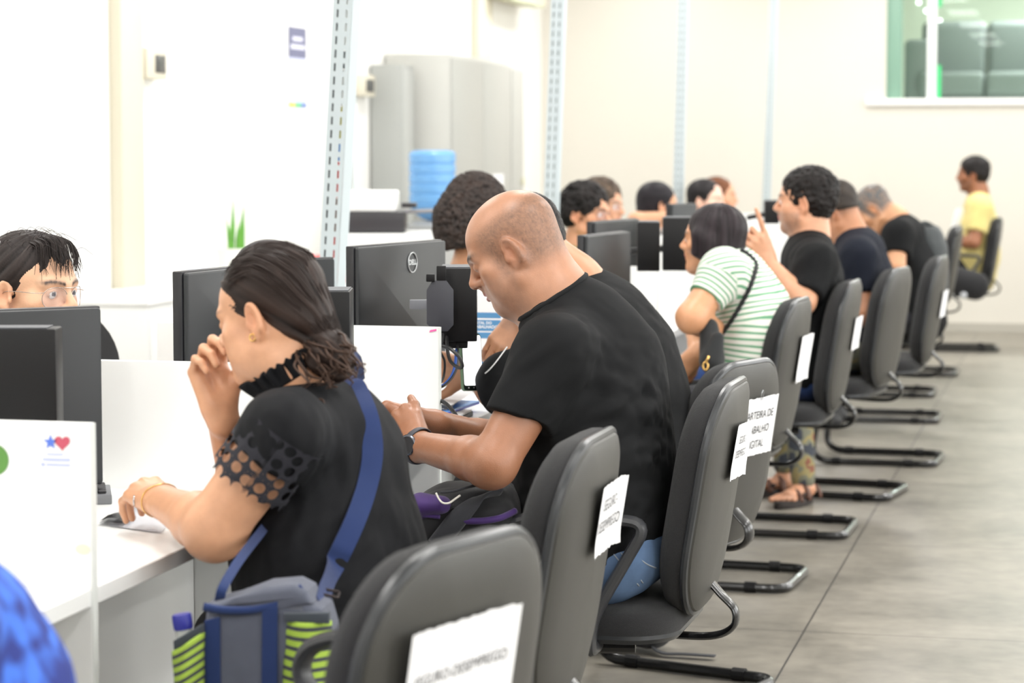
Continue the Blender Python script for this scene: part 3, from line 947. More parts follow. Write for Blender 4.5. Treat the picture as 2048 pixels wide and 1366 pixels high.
def post(px, py, zc, lean, w, wside, lab, cables=False, yaw=0.0):
    q = P(px, py, zc)
    r = thing('slotted_post', lab, 'post', (q[0] - lean * q[2], q[1], 0), 0, 'slotted cable posts')
    M = RY(math.atan(lean)) @ RZ(YAW + yaw)
    H = 3.06
    pitch, sl, sw = .0405, .024, .0052
    x0, x1 = -w / 2, w / 2
    s1, s2 = x0 + w * .26, x0 + w * .74
    mb = MB()
    n = int(H / pitch)
    ys_ = []
    for i in range(n + 1):
        za = i * pitch; zb = za + pitch - sl; ze = min(H, za + pitch)
        mb.box((0, 0, (za + zb) / 2), (w, .002, zb - za), M)
        for a, b in ((x0, s1 - sw / 2), (s1 + sw / 2, s2 - sw / 2), (s2 + sw / 2, x1)):
            mb.box(((a + b) / 2, 0, (zb + ze) / 2), (b - a, .002, ze - zb), M)
    mb.build('slotted_face', GALV, r)
    MB().box((x1 + .001 + wside * .5, .0, H / 2), (wside, .003, H), M @ T(x1, 0, 0) @ RZ(math.radians(28)) @ T(-x1, 0, 0)).build('side_flange', mat('side_flange_enamel', srgb(186, 196, 200), .35), r)
    MB().box((x0 + .001, .02, H / 2), (.002, .04, H), M).build('return_flange', GALV, r)
    MB().tube([(s1, .012, 0), (s1, .012, H)], .009, 8, False, M).build('cable', CC['k'] if cables else CC['g'], r)
    if cables:
        seq = 'bbkwwwwwkwwyybrroorrw'
        hs = np.linspace(2.12, 1.0, len(seq))
        pts = [(s2 + .001 * math.sin(i), .011, z) for i, z in enumerate(hs)]
        prev = 0
        for i in range(1, len(seq) + 1):
            if i == len(seq) or seq[i] != seq[prev]:
                za = hs[prev] + .027; zb = hs[i - 1] - .027
                MB().tube([(s2, .011, za), (s2 + .001, .012, (za + zb) / 2), (s2, .011, zb)], .0065, 8, False, M).build('cable', CC[seq[prev]], r)
                prev = i
    else:
        MB().tube([(s2, .012, 0), (s2, .012, H)], .009, 8, False, M).build('cable', CC['g'], r)
    return r


post(672, 256, 7.35, .062, .057, .028, 'nearest grey slotted post with coloured cables showing in its slots', True)
post(1107, 200, 10.4, .036, .052, .018, 'grey slotted post above the bald man\'s head')
post(1360, 200, 13.7, .02, .05, .012, 'thin pale slotted post above the black-haired person\'s arm')
post(1541, 160, 17.6, .03, .05, .012, 'farthest pale slotted post, left of the curly-haired man')

# ------------------------------------------------------------------ far left wall things
def wallbox(px0, px1, py0, py1, lab, xw=WX):
    a = atX(px0, py0, xw); b = atX(px1, py1, xw)
    return a, b


a = atX(289, 95, WX + .02); b = atX(326, 160, WX + .02)
lab = ['cream wall controller with dark screen beside the left wall column', 'cream wall controller right of the nearest slotted post']
for k, (x0, y0, x1, y1, cpx) in enumerate(((285, 95, 326, 160, 289), (713, 148, 744, 194, 704))):
    a = atX(x0, y0, WX + .05); b = atX(x1, y1, WX + .05)
    q = (WX + .001, (a[1] + b[1]) / 2, (a[2] + b[2]) / 2)
    w = abs(b[1] - a[1]); h = abs(a[2] - b[2])
    r = thing('wall_controller', lab[k], 'controller', q, 0, 'wall controllers')
    MB().box((.035, 0, 0), (.07, w, h), b=.006).build('housing', CREAM, r)
    MB().box((.0715, w * .15, .0), (.003, w * .5, h * .58), b=.001).build('screen', mat('dark_glass', srgb(70, 70, 70), .25), r)
    MB().tube([(.02, -w * .36 + .02, h / 2), (.02, -w * .36 + .02, 3.09 - q[2])], .017, 10).build('conduit', mat('conduit_white', srgb(226, 234, 236), .3), r)
    if k == 1:
        MB().tube([(.02, -w * .36, -h / 2), (.02, -w * .36, -1.1)], .014, 10).build('lower_conduit', mat('conduit_white', srgb(226, 234, 236), .3), r)
a = atX(577, 52, WX + .004); b = atX(613, 216, WX + .004)
pw, ph_ = abs(b[1] - a[1]), .0
zt = a[2]; zb_ = atX(577, 214, WX + .004)[2]
ps = thing('poster', 'tall narrow wall poster with a dark header and coloured foot stripe', 'poster', (WX + .002, (a[1] + b[1]) / 2, zb_))
hP = zt - zb_
MB().box((.001, 0, hP / 2), (.002, pw, hP)).build('sheet', mat('poster_paper', srgb(200, 205, 232), .6), ps)
MB().box((.0026, 0, hP * .81), (.001, pw, hP * .38)).build('header', mat('poster_navy', srgb(112, 114, 142), .6), ps)
pl = MB()
for k, (zz, ww, hh) in enumerate(((.855, .56, .05), (.755, .8, .055))):
    pl.box((.0034, .0, hP * zz), (.001, pw * ww, hP * hh))
pl.build('header_print', mat('poster_white', srgb(222, 222, 240), .6), ps)
pl = MB()
for zz in (.22, .12):
    pl.box((.0026, 0, hP * zz), (.001, pw * .6, hP * .02))
pl.build('small_print', mat('poster_pale', srgb(206, 212, 232), .6), ps)
for k, c_ in enumerate((srgb(240, 226, 60), srgb(92, 206, 120), srgb(92, 122, 190))):
    MB().box((.0026, -pw / 2 + pw * (k + .5) / 3, hP * .03), (.001, pw / 3, hP * .045)).build('foot_stripe', mat('stripe%d' % k, c_, .6), ps)

# tall filing cabinets
def cabinet(y0, y1, x1, h, lab, doors=2, papers=True):
    d_ = x1 - WX - .01
    r = thing('filing_cabinet', lab, 'cabinet', (WX + .01 + d_ / 2, (y0 + y1) / 2, 0), 0, 'tall metal cabinets')
    w = y1 - y0
    MB().box((0, 0, h / 2), (d_, w, h), b=.004).build('body', LGREY, r)
    for k in range(doors):
        dw = w / doors
        yy = -w / 2 + dw * (k + .5)
        do = MB().box((d_ / 2 + .008, yy, h / 2), (.016, dw - .012, h - .05), b=.003).build('door', mat('cabinet_door', srgb(174, 174, 170), .45), r)
        if k == 0:
            MB().box((d_ / 2 + .022, yy + dw / 2 - .05, h * .60), (.012, .03, .05), b=.002).build('handle', mat('handle_gold', srgb(206, 204, 170), .4), do)
        if papers:
            MB().box((d_ / 2 + .0172, yy, h * .585), (.001, dw * .4, .15)).build('label_sheet', PAPER, do)
    return r


ya = atX(900, 108, -3.78)[1]; yb_ = atX(1018, 118, -3.78)[1]; yc = atX(1043, 122, -3.78)[1]
hcab = float(atX(900, 107, -3.78)[2])
cabinet(ya, yb_, -3.78, hcab, 'tall grey two-door metal cabinet with white papers behind the water jug')
cabinet(yb_ + .01, yc, -3.78, hcab - .02, 'narrow far end of a second grey cabinet beyond the two-door one', 1, False)
yn = atX(745, 125, WX + .02)[1]
r = thing('wall_locker', 'shallow grey locker between the wall controller and tall cabinet', 'locker', (WX + .11, (yn + ya) / 2 - .04, 0))
lh = float(atX(760, 126, -4.05)[2])
MB().box((0, 0, lh / 2), (.2, (ya - yn) * .8, lh), b=.004).build('body', mat('locker_grey', srgb(168, 170, 167), .5), r)
MB().box((.102, 0, lh / 2), (.008, (ya - yn) * .7, lh - .06), b=.002).build('door', mat('locker_door', srgb(178, 180, 177), .5), r)
# low white cabinet under the plant
a = atX(294, 603, WX + .5)
r = thing('low_cabinet', 'low white cabinet against the left wall', 'cabinet', (WX + .26, a[1] + 1.15, 0))
lz = float(a[2])
MB().box((0, 0, lz / 2 - .01), (.48, 2.3, lz - .02), b=.003).build('body', LAM, r)
MB().box((0, 0, lz - .01), (.5, 2.32, .02), b=.003).build('top', LAM, r)
for k in range(3):
    do = MB().box((.246, -.76 + .76 * k, lz / 2 - .01), (.012, .75, lz - .1), b=.002).build('door', LAM, r)
    MB().box((.258, -.46 + .76 * k, lz * .7), (.01, .02, .1), b=.002).build('handle', STEEL, do)
# sansevieria
lq = atX(468, 520, -3.92); lzc = float((lq - CAM) @ FWD)
pt = thing('potted_plant', 'potted plant with tall upright green blade leaves', 'plant', (lq[0], lq[1], lz))
MB().lathe([(.0, .0), (.07, 0), (.085, .13), (.09, .15), (.08, .15), (.075, .13), (.0, .13)], 20).build('pot', mat('pot_white', srgb(226, 226, 220), .5), pt)
LEAF = mat('leaf_green', srgb(96, 160, 58), .45, var=.25, vscale=14)
lzz = lz
for k, (bx, by, tx_, ty, wd_) in enumerate(((462, 520, 451, 430, .011), (463, 520, 466, 394, .014), (480, 520, 488, 410, .018), (474, 525, 478, 440, .010), (468, 525, 458, 450, .009), (476, 522, 484, 432, .012))):
    b0 = np.array([lq[0] + .015 * math.cos(k), lq[1] + .03 * math.sin(k * 2), lz + .12]); t0 = P(tx_, ty, lzc + .03 * math.sin(k))
    mid = P(bx, by, lzc)
    v_ = []; f_ = []
    cl_ = catmull([b0, mid * .5 + b0 * .5, mid, mid * .45 + t0 * .55 + RGT * .004 * math.cos(k), t0], 5)
    nn = len(cl_)
    for i, p in enumerate(cl_):
        s = i / (nn - 1); hw = wd_ * (.55 + .45 * math.sin(PI * min(1, s * 1.1))) * (1 - max(0, s - .75) / .25 * .97)
        for q, hh in ((-1, 0), (0, -.004), (1, 0), (0, .004)):
            v_.append(p + RGT * hw * q + HF * (hh) - np.array(pt.location))
    for i in range(nn - 1):
        for j in range(4):
            f_.append((i * 4 + j, i * 4 + (j + 1) % 4, i * 4 + 4 + (j + 1) % 4, i * 4 + 4 + j))
    meshobj('leaf', v_, f_, LEAF, pt, sharp=60)
bq_ = atX(396, 541, -3.92)
r = thing('tissue_box', 'pale blue box standing above the half hidden monitor', 'box', (bq_[0], bq_[1], lz))
MB().box((0, 0, (bq_[2] + .02 - lz) / 2), (.07, .12, bq_[2] + .02 - lz), b=.004).build('carton', mat('pale_blue_carton', srgb(214, 222, 244), .7), r)
MB().box((0, 0, bq_[2] + .021 - lz), (.03, .06, .003)).build('opening', mat('carton_slot', srgb(190, 200, 230), .7), r)

# printer on a white pedestal, red crate, jug on a dispenser
q = P(755, 466, 10.2)
r = thing('pedestal_table', 'white boxy pedestal under the printer', 'table', (q[0] - .0, q[1] + .1, 0))
pzt = float(q[2])
wl = (825 - 660) / 4836 * 10.2
MB().box((-.01, 0, pzt - .06), (wl + .06, .5, .12), RZ(YAW), b=.004).build('top', LAM, r)
MB().box((-.01, .01, (pzt - .12) / 2), (wl, .44, pzt - .12), RZ(YAW), b=.004).build('body', LAM, r)
pr = thing('printer', 'printer with a black body and white lid beside the slotted post', 'printer', (q[0] - .05, q[1] + .1, pzt + .002), YAW)
k = 10.2 / 4836
MB().box((-.0, 0, 42 * k / 2), (135 * k, .3, 42 * k), b=.006).build('body', mat('printer_black', srgb(46, 44, 48), .4), pr)
MB().box((-.012 - .0, 0, 42 * k + 41 * k / 2), (112 * k, .28, 41 * k), b=.008).build('lid', LAM, pr)
MB().box((95 * k, -.02, 38 * k), (62 * k, .2, .012), RY(math.radians(-2)), b=.003).build('output_tray', mat('tray_grey', srgb(120, 118, 122), .5), pr)
MB().box((74 * k, -.02, 54 * k), (30 * k, .1, .02), b=.003).build('control_panel', mat('printer_black', srgb(46, 44, 48), .4), pr)
MB().box((78 * k, -.03, 42 * k), (20 * k, .08, .006)).build('paper_sheet', mat('lilac_paper', srgb(190, 176, 226), .7), pr)
q = P(655, 540, 9.2)
r = thing('red_crate', 'red plastic tub behind the base of the nearest slotted post', 'tub', (q[0], q[1], 1.4 - 0.0 - .0))
tb = float(P(655, 563, 9.2)[2]); tt = float(P(655, 511, 9.2)[2])
r.location.z = tb
RED = mat('red_plastic', srgb(226, 52, 50), .35)
MB().prism(rrect(.175, .2, .03, 5), 0, tt - tb - .012, RZ(YAW), b=.004).build('body', RED, r)
MB().prism(rrect(.19, .215, .034, 5), tt - tb - .012, tt - tb, RZ(YAW), b=.003).build('rim', RED, r)
st_ = thing('side_table', 'white side table carrying the red plastic tub', 'table', (q[0], q[1], 0))
MB().box((0, 0, tb - .016), (.4, .4, .03), RZ(YAW), b=.003).build('top', LAM, st_)
for sx in (-1, 1):
    for s2 in (-1, 1):
        MB().box((.17 * sx, .17 * s2, (tb - .031) / 2), (.03, .03, tb - .031), RZ(YAW), b=.003).build('leg', LAM, st_)
q = P(865, 443, 13.6)
jz = float(q[2])
wt = thing('water_dispenser', 'grey water dispenser under the blue jug', 'dispenser', (q[0], q[1], 0))
MB().box((0, 0, (jz - .05) / 2), (.30, .32, jz - .05), RZ(.3), b=.02).build('body', mat('dispenser_grey', srgb(178, 178, 176), .4), wt)
MB().lathe([(.15, jz - .05), (.15, jz - .02), (.11, jz), (.0, jz)], 24).build('collar', mat('dispenser_collar', srgb(160, 162, 164), .4), wt)
for s in (-1, 1):
    MB().tube([(.05 * s, -.17, jz - .3), (.05 * s, -.2, jz - .3), (.05 * s, -.2, jz - .33)], .009, 8, False, RZ(.3)).build('tap', LAM, wt)
jg = thing('water_jug', 'large blue water jug upside down on the dispenser', 'jug', (q[0], q[1], jz + .002))
jm = bpy.data.materials.new('blue_jug_plastic'); jm.use_nodes = True
jb = jm.node_tree.nodes['Principled BSDF']; jb.inputs['Base Color'].default_value = srgb(120, 180, 236); jb.inputs['Roughness'].default_value = .25
jb.inputs['Alpha'].default_value = .85
R_ = .131
prof = [(.02, 0), (.06, .012), (.10, .045), (R_, .085)]
z = .085
for k in range(5):
    prof += [(R_, z + .004), (R_ - .006, z + .010), (R_ - .006, z + .016), (R_, z + .022), (R_, z + .055)]
    z += .056
prof += [(R_, .375), (R_ - .012, .392), (R_ - .05, .398), (.0, .394)]
MB().lathe(prof, 40).build('bottle', jm, jg)
MB().lathe([(.0, .08), (R_ - .012, .09), (R_ - .012, .2), (0, .2)], 32).build('water', mat('jug_water', srgb(84, 152, 226), .1, alpha=.9), jg)
# low white and grey boxes right of the printer
q = P(845, 475, 11.4)
r = thing('storage_box', 'white box edge between the printer pedestal and the curly hair', 'box', (q[0], q[1], 0))
MB().box((0, 0, q[2] / 2), (.12, .3, q[2]), RZ(YAW), b=.004).build('body', LAM, r)
MB().box((0, 0, q[2] + .004), (.125, .305, .012), RZ(YAW), b=.002).build('lid', LAM, r)
# air conditioner edge at the top of the frame
a = atX(1012, 3, WX + .2); b = atX(1085, 14, WX + .2)
r = thing('air_conditioner', 'cream air conditioner edge high on the left wall', 'air conditioner', (WX + .12, (a[1] + b[1]) / 2, b[2]))
MB().box((0, 0, .14), (.22, abs(b[1] - a[1]), .28), b=.02, seg=3).build('housing', CREAM, r)
MB().box((.06, 0, .0), (.1, abs(b[1] - a[1]) * .9, .02), b=.002).build('louvre', mat('louvre_olive', srgb(206, 210, 180), .5), r)
# staff chair back behind the left monitor
q = P(232, 705, 6.2)
sc_ = thing('office_chair', 'black office chair back rising behind the leftmost monitor', 'chair', (q[0] - .02, q[1], 0), math.radians(160))
MB().pad(rrect(.44, .5, .16, 8), [(1, 0), (1.01, .02), (.95, .045), (.7, .055), (.02, .055)], basis((.2, 0, .735), (0, -1, 0), (.12, 0, .99), (-.99, 0, .12)), .3).build('backrest', FAB, sc_)
MB().pad(rrect(.44, .5, .16, 8), [(1, 0), (.99, -.015), (.7, -.025), (.02, -.026)], basis((.2, 0, .735), (0, -1, 0), (.12, 0, .99), (-.99, 0, .12)), .3).build('back_shell', BLKM, sc_)
MB().pad(rrect(.46, .47, .14, 8), [(1.0, -.03), (1.012, .012), (.96, .04), (.6, .05), (.02, .05)], T(-.04, 0, .43)).build('seat', FAB, sc_)
MB().tube([(0, 0, .08), (0, 0, .42)], .025, 12).build('gas_column', BLKM, sc_)
MB().tube(catmull([(.0, 0, .40), (.22, 0, .40), (.27, 0, .5), (.235, 0, .66)], 5), .012, 8, flat=2.4, up=np.array([0, 1.0, 0])).build('back_bar', BLKM, sc_)
fb = MB()
for k in range(5):
    t = 2 * PI * k / 5
    fb.tube([(0, 0, .1), (.26 * math.cos(t), .26 * math.sin(t), .07)], [.022, .014], 8)
    fb.lathe([(.0, 0), (.02, .0), (.026, .025), (.02, .05), (0, .05)], 10, T(.26 * math.cos(t), .26 * math.sin(t), .0))
fb.build('star_base', BLKM, sc_)
# ------------------------------------------------------------------ implicit bodies: smooth unions of tapered limbs, meshed with surface nets
F32 = np.float32


def hash3(i, j, k):
    h = (i.astype(np.int64) * 374761393 + j.astype(np.int64) * 668265263 + k.astype(np.int64) * 2147483647 + 1013) & 0xffffffff
    h = ((h ^ (h >> 13)) * 1274126177) & 0xffffffff
    h = h ^ (h >> 16)
    return (h & 0xffff).astype(np.float32) / 32767.5 - 1.0


def vnoise(q):
    q = np.asarray(q, np.float32)
    f = np.floor(q); t = q - f
    t = t * t * (3 - 2 * t)
    i, j, k = f[:, 0].astype(np.int64), f[:, 1].astype(np.int64), f[:, 2].astype(np.int64)
    out = 0
    for a in (0, 1):
        for b in (0, 1):
            for c in (0, 1):
                w = (t[:, 0] if a else 1 - t[:, 0]) * (t[:, 1] if b else 1 - t[:, 1]) * (t[:, 2] if c else 1 - t[:, 2])
                out = out + w * hash3(i + a, j + b, k + c)
    return out


def fbm(q, o=3):
    s = 0; a = 1.0
    for n in range(o):
        s = s + a * vnoise(np.asarray(q) * (2 ** n) + 17.3 * n); a *= .5
    return s


class Fr:
    """a local frame: x = right, y = forward, z = up"""
    def __init__(s, o, fwd, up, sc=1.0):
        s.o = np.asarray(o, float); s.f = unit(fwd); u = np.asarray(up, float)
        s.u = unit(u - s.f * np.dot(u, s.f)); s.r = np.cross(s.f, s.u); s.s = sc
        s.R = np.stack([s.r, s.f, s.u], 1)

    def p(s, *q):
        q = q[0] if len(q) == 1 else q
        return s.o + s.R @ (np.asarray(q, float) * s.s)

    def v(s, *q):
        q = q[0] if len(q) == 1 else q
        return s.R @ np.asarray(q, float)

    def loc(s, V):
        return ((V - s.o) @ s.R) / s.s


class Sdf:
    def __init__(s):
        s.ops = []

    def cap(s, a, b, r1, r2=None, k=.02, mode='u', clip=None, flat=None):
        r2 = r1 if r2 is None else r2
        s.ops.append(('c', np.asarray(a, float), np.asarray(b, float), r1, r2, k, mode, clip, flat)); return s

    def chain(s, pts, rs, k=.02, **kw):
        for i in range(len(pts) - 1):
            s.cap(pts[i], pts[i + 1], rs[i], rs[i + 1], k, **kw)
        return s

    def ell(s, c, r, R=None, k=.02, mode='u', clip=None):
        s.ops.append(('e', np.asarray(c, float), np.asarray(r, float), np.eye(3) if R is None else np.asarray(R, float), k, mode, clip)); return s

    def cut(s, p, n, k=.004):
        s.ops.append(('h', np.asarray(p, float), unit(n), k)); return s

    def bbox(s, op):
        if op[0] == 'c':
            m = max(op[3], op[4]) * (max(1.0, op[8][1]) if op[8] else 1.0)
            return np.minimum(op[1], op[2]) - m, np.maximum(op[1], op[2]) + m
        if op[0] == 'e':
            e = np.abs(op[3]) @ op[2]
            return op[1] - e, op[1] + e
        return None

    @staticmethod
    def dist(op, X, Y, Z):
        if op[0] == 'c':
            a, b, r1, r2, flat = op[1], op[2], op[3], op[4], op[8]
            px, py, pz = X - a[0], Y - a[1], Z - a[2]
            ba = b - a
            if flat is not None:
                d, sc = np.asarray(flat[0], float), 1.0 / flat[1]
                t = px * d[0] + py * d[1] + pz * d[2]
                t = t * (sc - 1)
                px, py, pz = px + t * d[0], py + t * d[1], pz + t * d[2]
                ba = ba + (sc - 1) * np.dot(ba, d) * d
            l2 = max(1e-12, float(ba @ ba))
            h = np.clip((px * ba[0] + py * ba[1] + pz * ba[2]) / l2, 0, 1)
            d_ = np.sqrt((px - h * ba[0]) ** 2 + (py - h * ba[1]) ** 2 + (pz - h * ba[2]) ** 2) - (r1 + (r2 - r1) * h)
            clip = op[7]
        else:
            c, r, R = op[1], op[2], op[3]
            x, y, z = X - c[0], Y - c[1], Z - c[2]
            u = [x * R[0, i] + y * R[1, i] + z * R[2, i] for i in range(3)]
            k0 = np.sqrt(sum((u[i] / r[i]) ** 2 for i in range(3)))
            k1 = np.sqrt(sum((u[i] / r[i] ** 2) ** 2 for i in range(3))) + 1e-9
            d_ = k0 * (k0 - 1) / k1
            clip = op[6]
        if clip is not None:
            for (p, n) in clip:
                n = unit(n)
                d_ = np.maximum(d_, (X - p[0]) * n[0] + (Y - p[1]) * n[1] + (Z - p[2]) * n[2])
        return d_

    @staticmethod
    def comb(f, d, k, mode):
        if mode == 'u':
            h = np.maximum(k - np.abs(f - d), 0)
            return np.minimum(f, d) - h * h * (.25 / k)
        d = -d
        h = np.maximum(k - np.abs(f - d), 0)
        return np.maximum(f, d) + h * h * (.25 / k)

    def at(s, V):
        V = np.asarray(V, float)
        X, Y, Z = V[:, 0], V[:, 1], V[:, 2]
        f = np.full(len(V), 1.0)
        for op in s.ops:
            if op[0] == 'h':
                d = (X - op[1][0]) * op[2][0] + (Y - op[1][1]) * op[2][1] + (Z - op[1][2]) * op[2][2]
                f = np.maximum(f, d)
            else:
                k, mode = (op[5], op[6]) if op[0] == 'c' else (op[4], op[5])
                f = s.comb(f, s.dist(op, X, Y, Z), k, mode)
        return f

    def hit(s, px, py, t0, t1, lift=0.0):
        ts = np.linspace(t0, t1, 400)
        f = s.at(np.stack([P(px, py, t) for t in ts]))
        i = np.argmax(f < lift)
        return P(px, py, ts[i] if f[i] < lift else (t0 + t1) / 2)

    def mesh(s, h):
        lo = np.full(3, 1e9); hi = -lo
        for op in s.ops:
            if op[0] == 'h' or (op[6] if op[0] == 'c' else op[5]) != 'u':
                continue
            a, b = s.bbox(op)
            lo = np.minimum(lo, a); hi = np.maximum(hi, b)
        lo -= 3 * h + .012; hi += 3 * h + .012
        n = np.ceil((hi - lo) / h).astype(int) + 1
        ax = [(lo[i] + h * np.arange(n[i])).astype(F32) for i in range(3)]
        f = np.full(n, .5, F32)
        for op in s.ops:
            if op[0] == 'h':
                d = ((ax[0] - op[1][0]) * op[2][0])[:, None, None] + ((ax[1] - op[1][1]) * op[2][1])[None, :, None] + ((ax[2] - op[1][2]) * op[2][2])[None, None, :]
                f = np.maximum(f, d.astype(F32))
                continue
            a, b = s.bbox(op)
            k, mode = (op[5], op[6]) if op[0] == 'c' else (op[4], op[5])
            m = k + 2.5 * h
            i0 = np.maximum(0, np.floor((a - m - lo) / h).astype(int)); i1 = np.minimum(n, np.ceil((b + m - lo) / h).astype(int) + 1)
            if np.any(i1 <= i0):
                continue
            sl = tuple(slice(i0[i], i1[i]) for i in range(3))
            d = s.dist(op, ax[0][sl[0]][:, None, None], ax[1][sl[1]][None, :, None], ax[2][sl[2]][None, None, :])
            f[sl] = s.comb(f[sl], d.astype(F32), k, mode)
        return surface_nets(f, lo, h)


def surface_nets(f, lo, h):
    s = f < 0
    c = np.zeros(tuple(np.array(f.shape) - 1), np.int8)
    for a in (0, 1):
        for b in (0, 1):
            for d in (0, 1):
                c += s[a:f.shape[0] - 1 + a, b:f.shape[1] - 1 + b, d:f.shape[2] - 1 + d]
    act = (c > 0) & (c < 8)
    I = np.argwhere(act)
    cid = np.full(c.shape, -1, np.int32)
    cid[act] = np.arange(len(I), dtype=np.int32)
    acc = np.zeros((len(I), 3), np.float64); cnt = np.zeros(len(I))
    crn = [(a, b, d) for a in (0, 1) for b in (0, 1) for d in (0, 1)]
    val = {q: f[I[:, 0] + q[0], I[:, 1] + q[1], I[:, 2] + q[2]] for q in crn}
    for q in crn:
        for ax_ in range(3):
            if q[ax_]:
                continue
            r = list(q); r[ax_] = 1; r = tuple(r)
            fa, fb = val[q], val[r]
            m = (fa < 0) != (fb < 0)
            t = np.where(m, fa / np.where(m, fa - fb, 1), 0)
            for i in range(3):
                acc[:, i] += m * (q[i] + (t if i == ax_ else 0))
            cnt += m
    V = lo + h * (I + acc / cnt[:, None])
    Q = []
    for ax_ in range(3):
        sa = [slice(None)] * 3; sb = [slice(None)] * 3
        sa[ax_] = slice(0, -1); sb[ax_] = slice(1, None)
        o1, o2 = (ax_ + 1) % 3, (ax_ + 2) % 3
        for o in (o1, o2):
            sa[o] = slice(1, -1); sb[o] = slice(1, -1)
        A, B = s[tuple(sa)], s[tuple(sb)]
        e = np.argwhere(A != B)
        if not len(e):
            continue
        inside = A[tuple(e.T)]
        e[:, o1] += 1; e[:, o2] += 1

        def g(d1, d2):
            q = e.copy(); q[:, o1] -= d1; q[:, o2] -= d2
            return cid[q[:, 0], q[:, 1], q[:, 2]]
        quad = np.stack([g(1, 1), g(0, 1), g(0, 0), g(1, 0)], 1)
        quad = np.where(inside[:, None], quad, quad[:, ::-1])
        Q.append(quad)
    Q = np.concatenate(Q)
    return V, Q


def vnormals(V, Q):
    n = np.cross(V[Q[:, 2]] - V[Q[:, 0]], V[Q[:, 3]] - V[Q[:, 1]])
    N = np.zeros_like(V)
    for i in range(4):
        for a in range(3):
            N[:, a] += np.bincount(Q[:, i], n[:, a], len(V))
    return N / (np.linalg.norm(N, axis=1)[:, None] + 1e-12)


def relax(V, Q, it=1, lam=.5):
    for _ in range(it):
        S = np.zeros_like(V); C = np.zeros(len(V))
        for i in range(4):
            j = Q[:, (i + 1) % 4]; k = Q[:, i - 1]
            for a in range(3):
                S[:, a] += np.bincount(Q[:, i], V[j, a] + V[k, a], len(V))
            C += np.bincount(Q[:, i], minlength=len(V)) * 2
        V = V * (1 - lam) + lam * S / C[:, None]
    return V


def biggest(V, Q):
    """drop the crumbs: keep only the largest connected piece"""
    lab = np.arange(len(V))
    for _ in range(400):
        old = lab.copy()
        m = lab[Q].min(1)
        for i in range(4):
            np.minimum.at(lab, Q[:, i], m)
        lab = lab[lab]
        if np.array_equal(old, lab):
            break
    keep = lab == np.bincount(lab).argmax()
    idx = np.cumsum(keep) - 1
    return V[keep], idx[Q[keep[Q[:, 0]]]]


def sst(a, b, x):
    t = np.clip((x - a) / (b - a), 0, 1)
    return t * t * (3 - 2 * t)


def foldfield(V, c, d, wl, amp, rad, seed=0, along=.22, ridge=False):
    """cloth folds: ridges that run along direction d round the point c"""
    d = unit(d)
    ref = np.array([0, 0, 1.0]) if abs(d[2]) < .8 else np.array([1.0, 0, 0])
    e1 = unit(np.cross(d, ref)); e2 = np.cross(d, e1)
    q = V - c
    a = q @ d
    w = np.stack([a / along, q @ e1 / wl, q @ e2 / wl], 1) + seed * 7.7
    n = fbm(w, 2)
    if ridge:
        n = 1 - 2 * np.abs(n)
    return amp * n * np.exp(-(np.sum(q * q, 1) / rad ** 2))


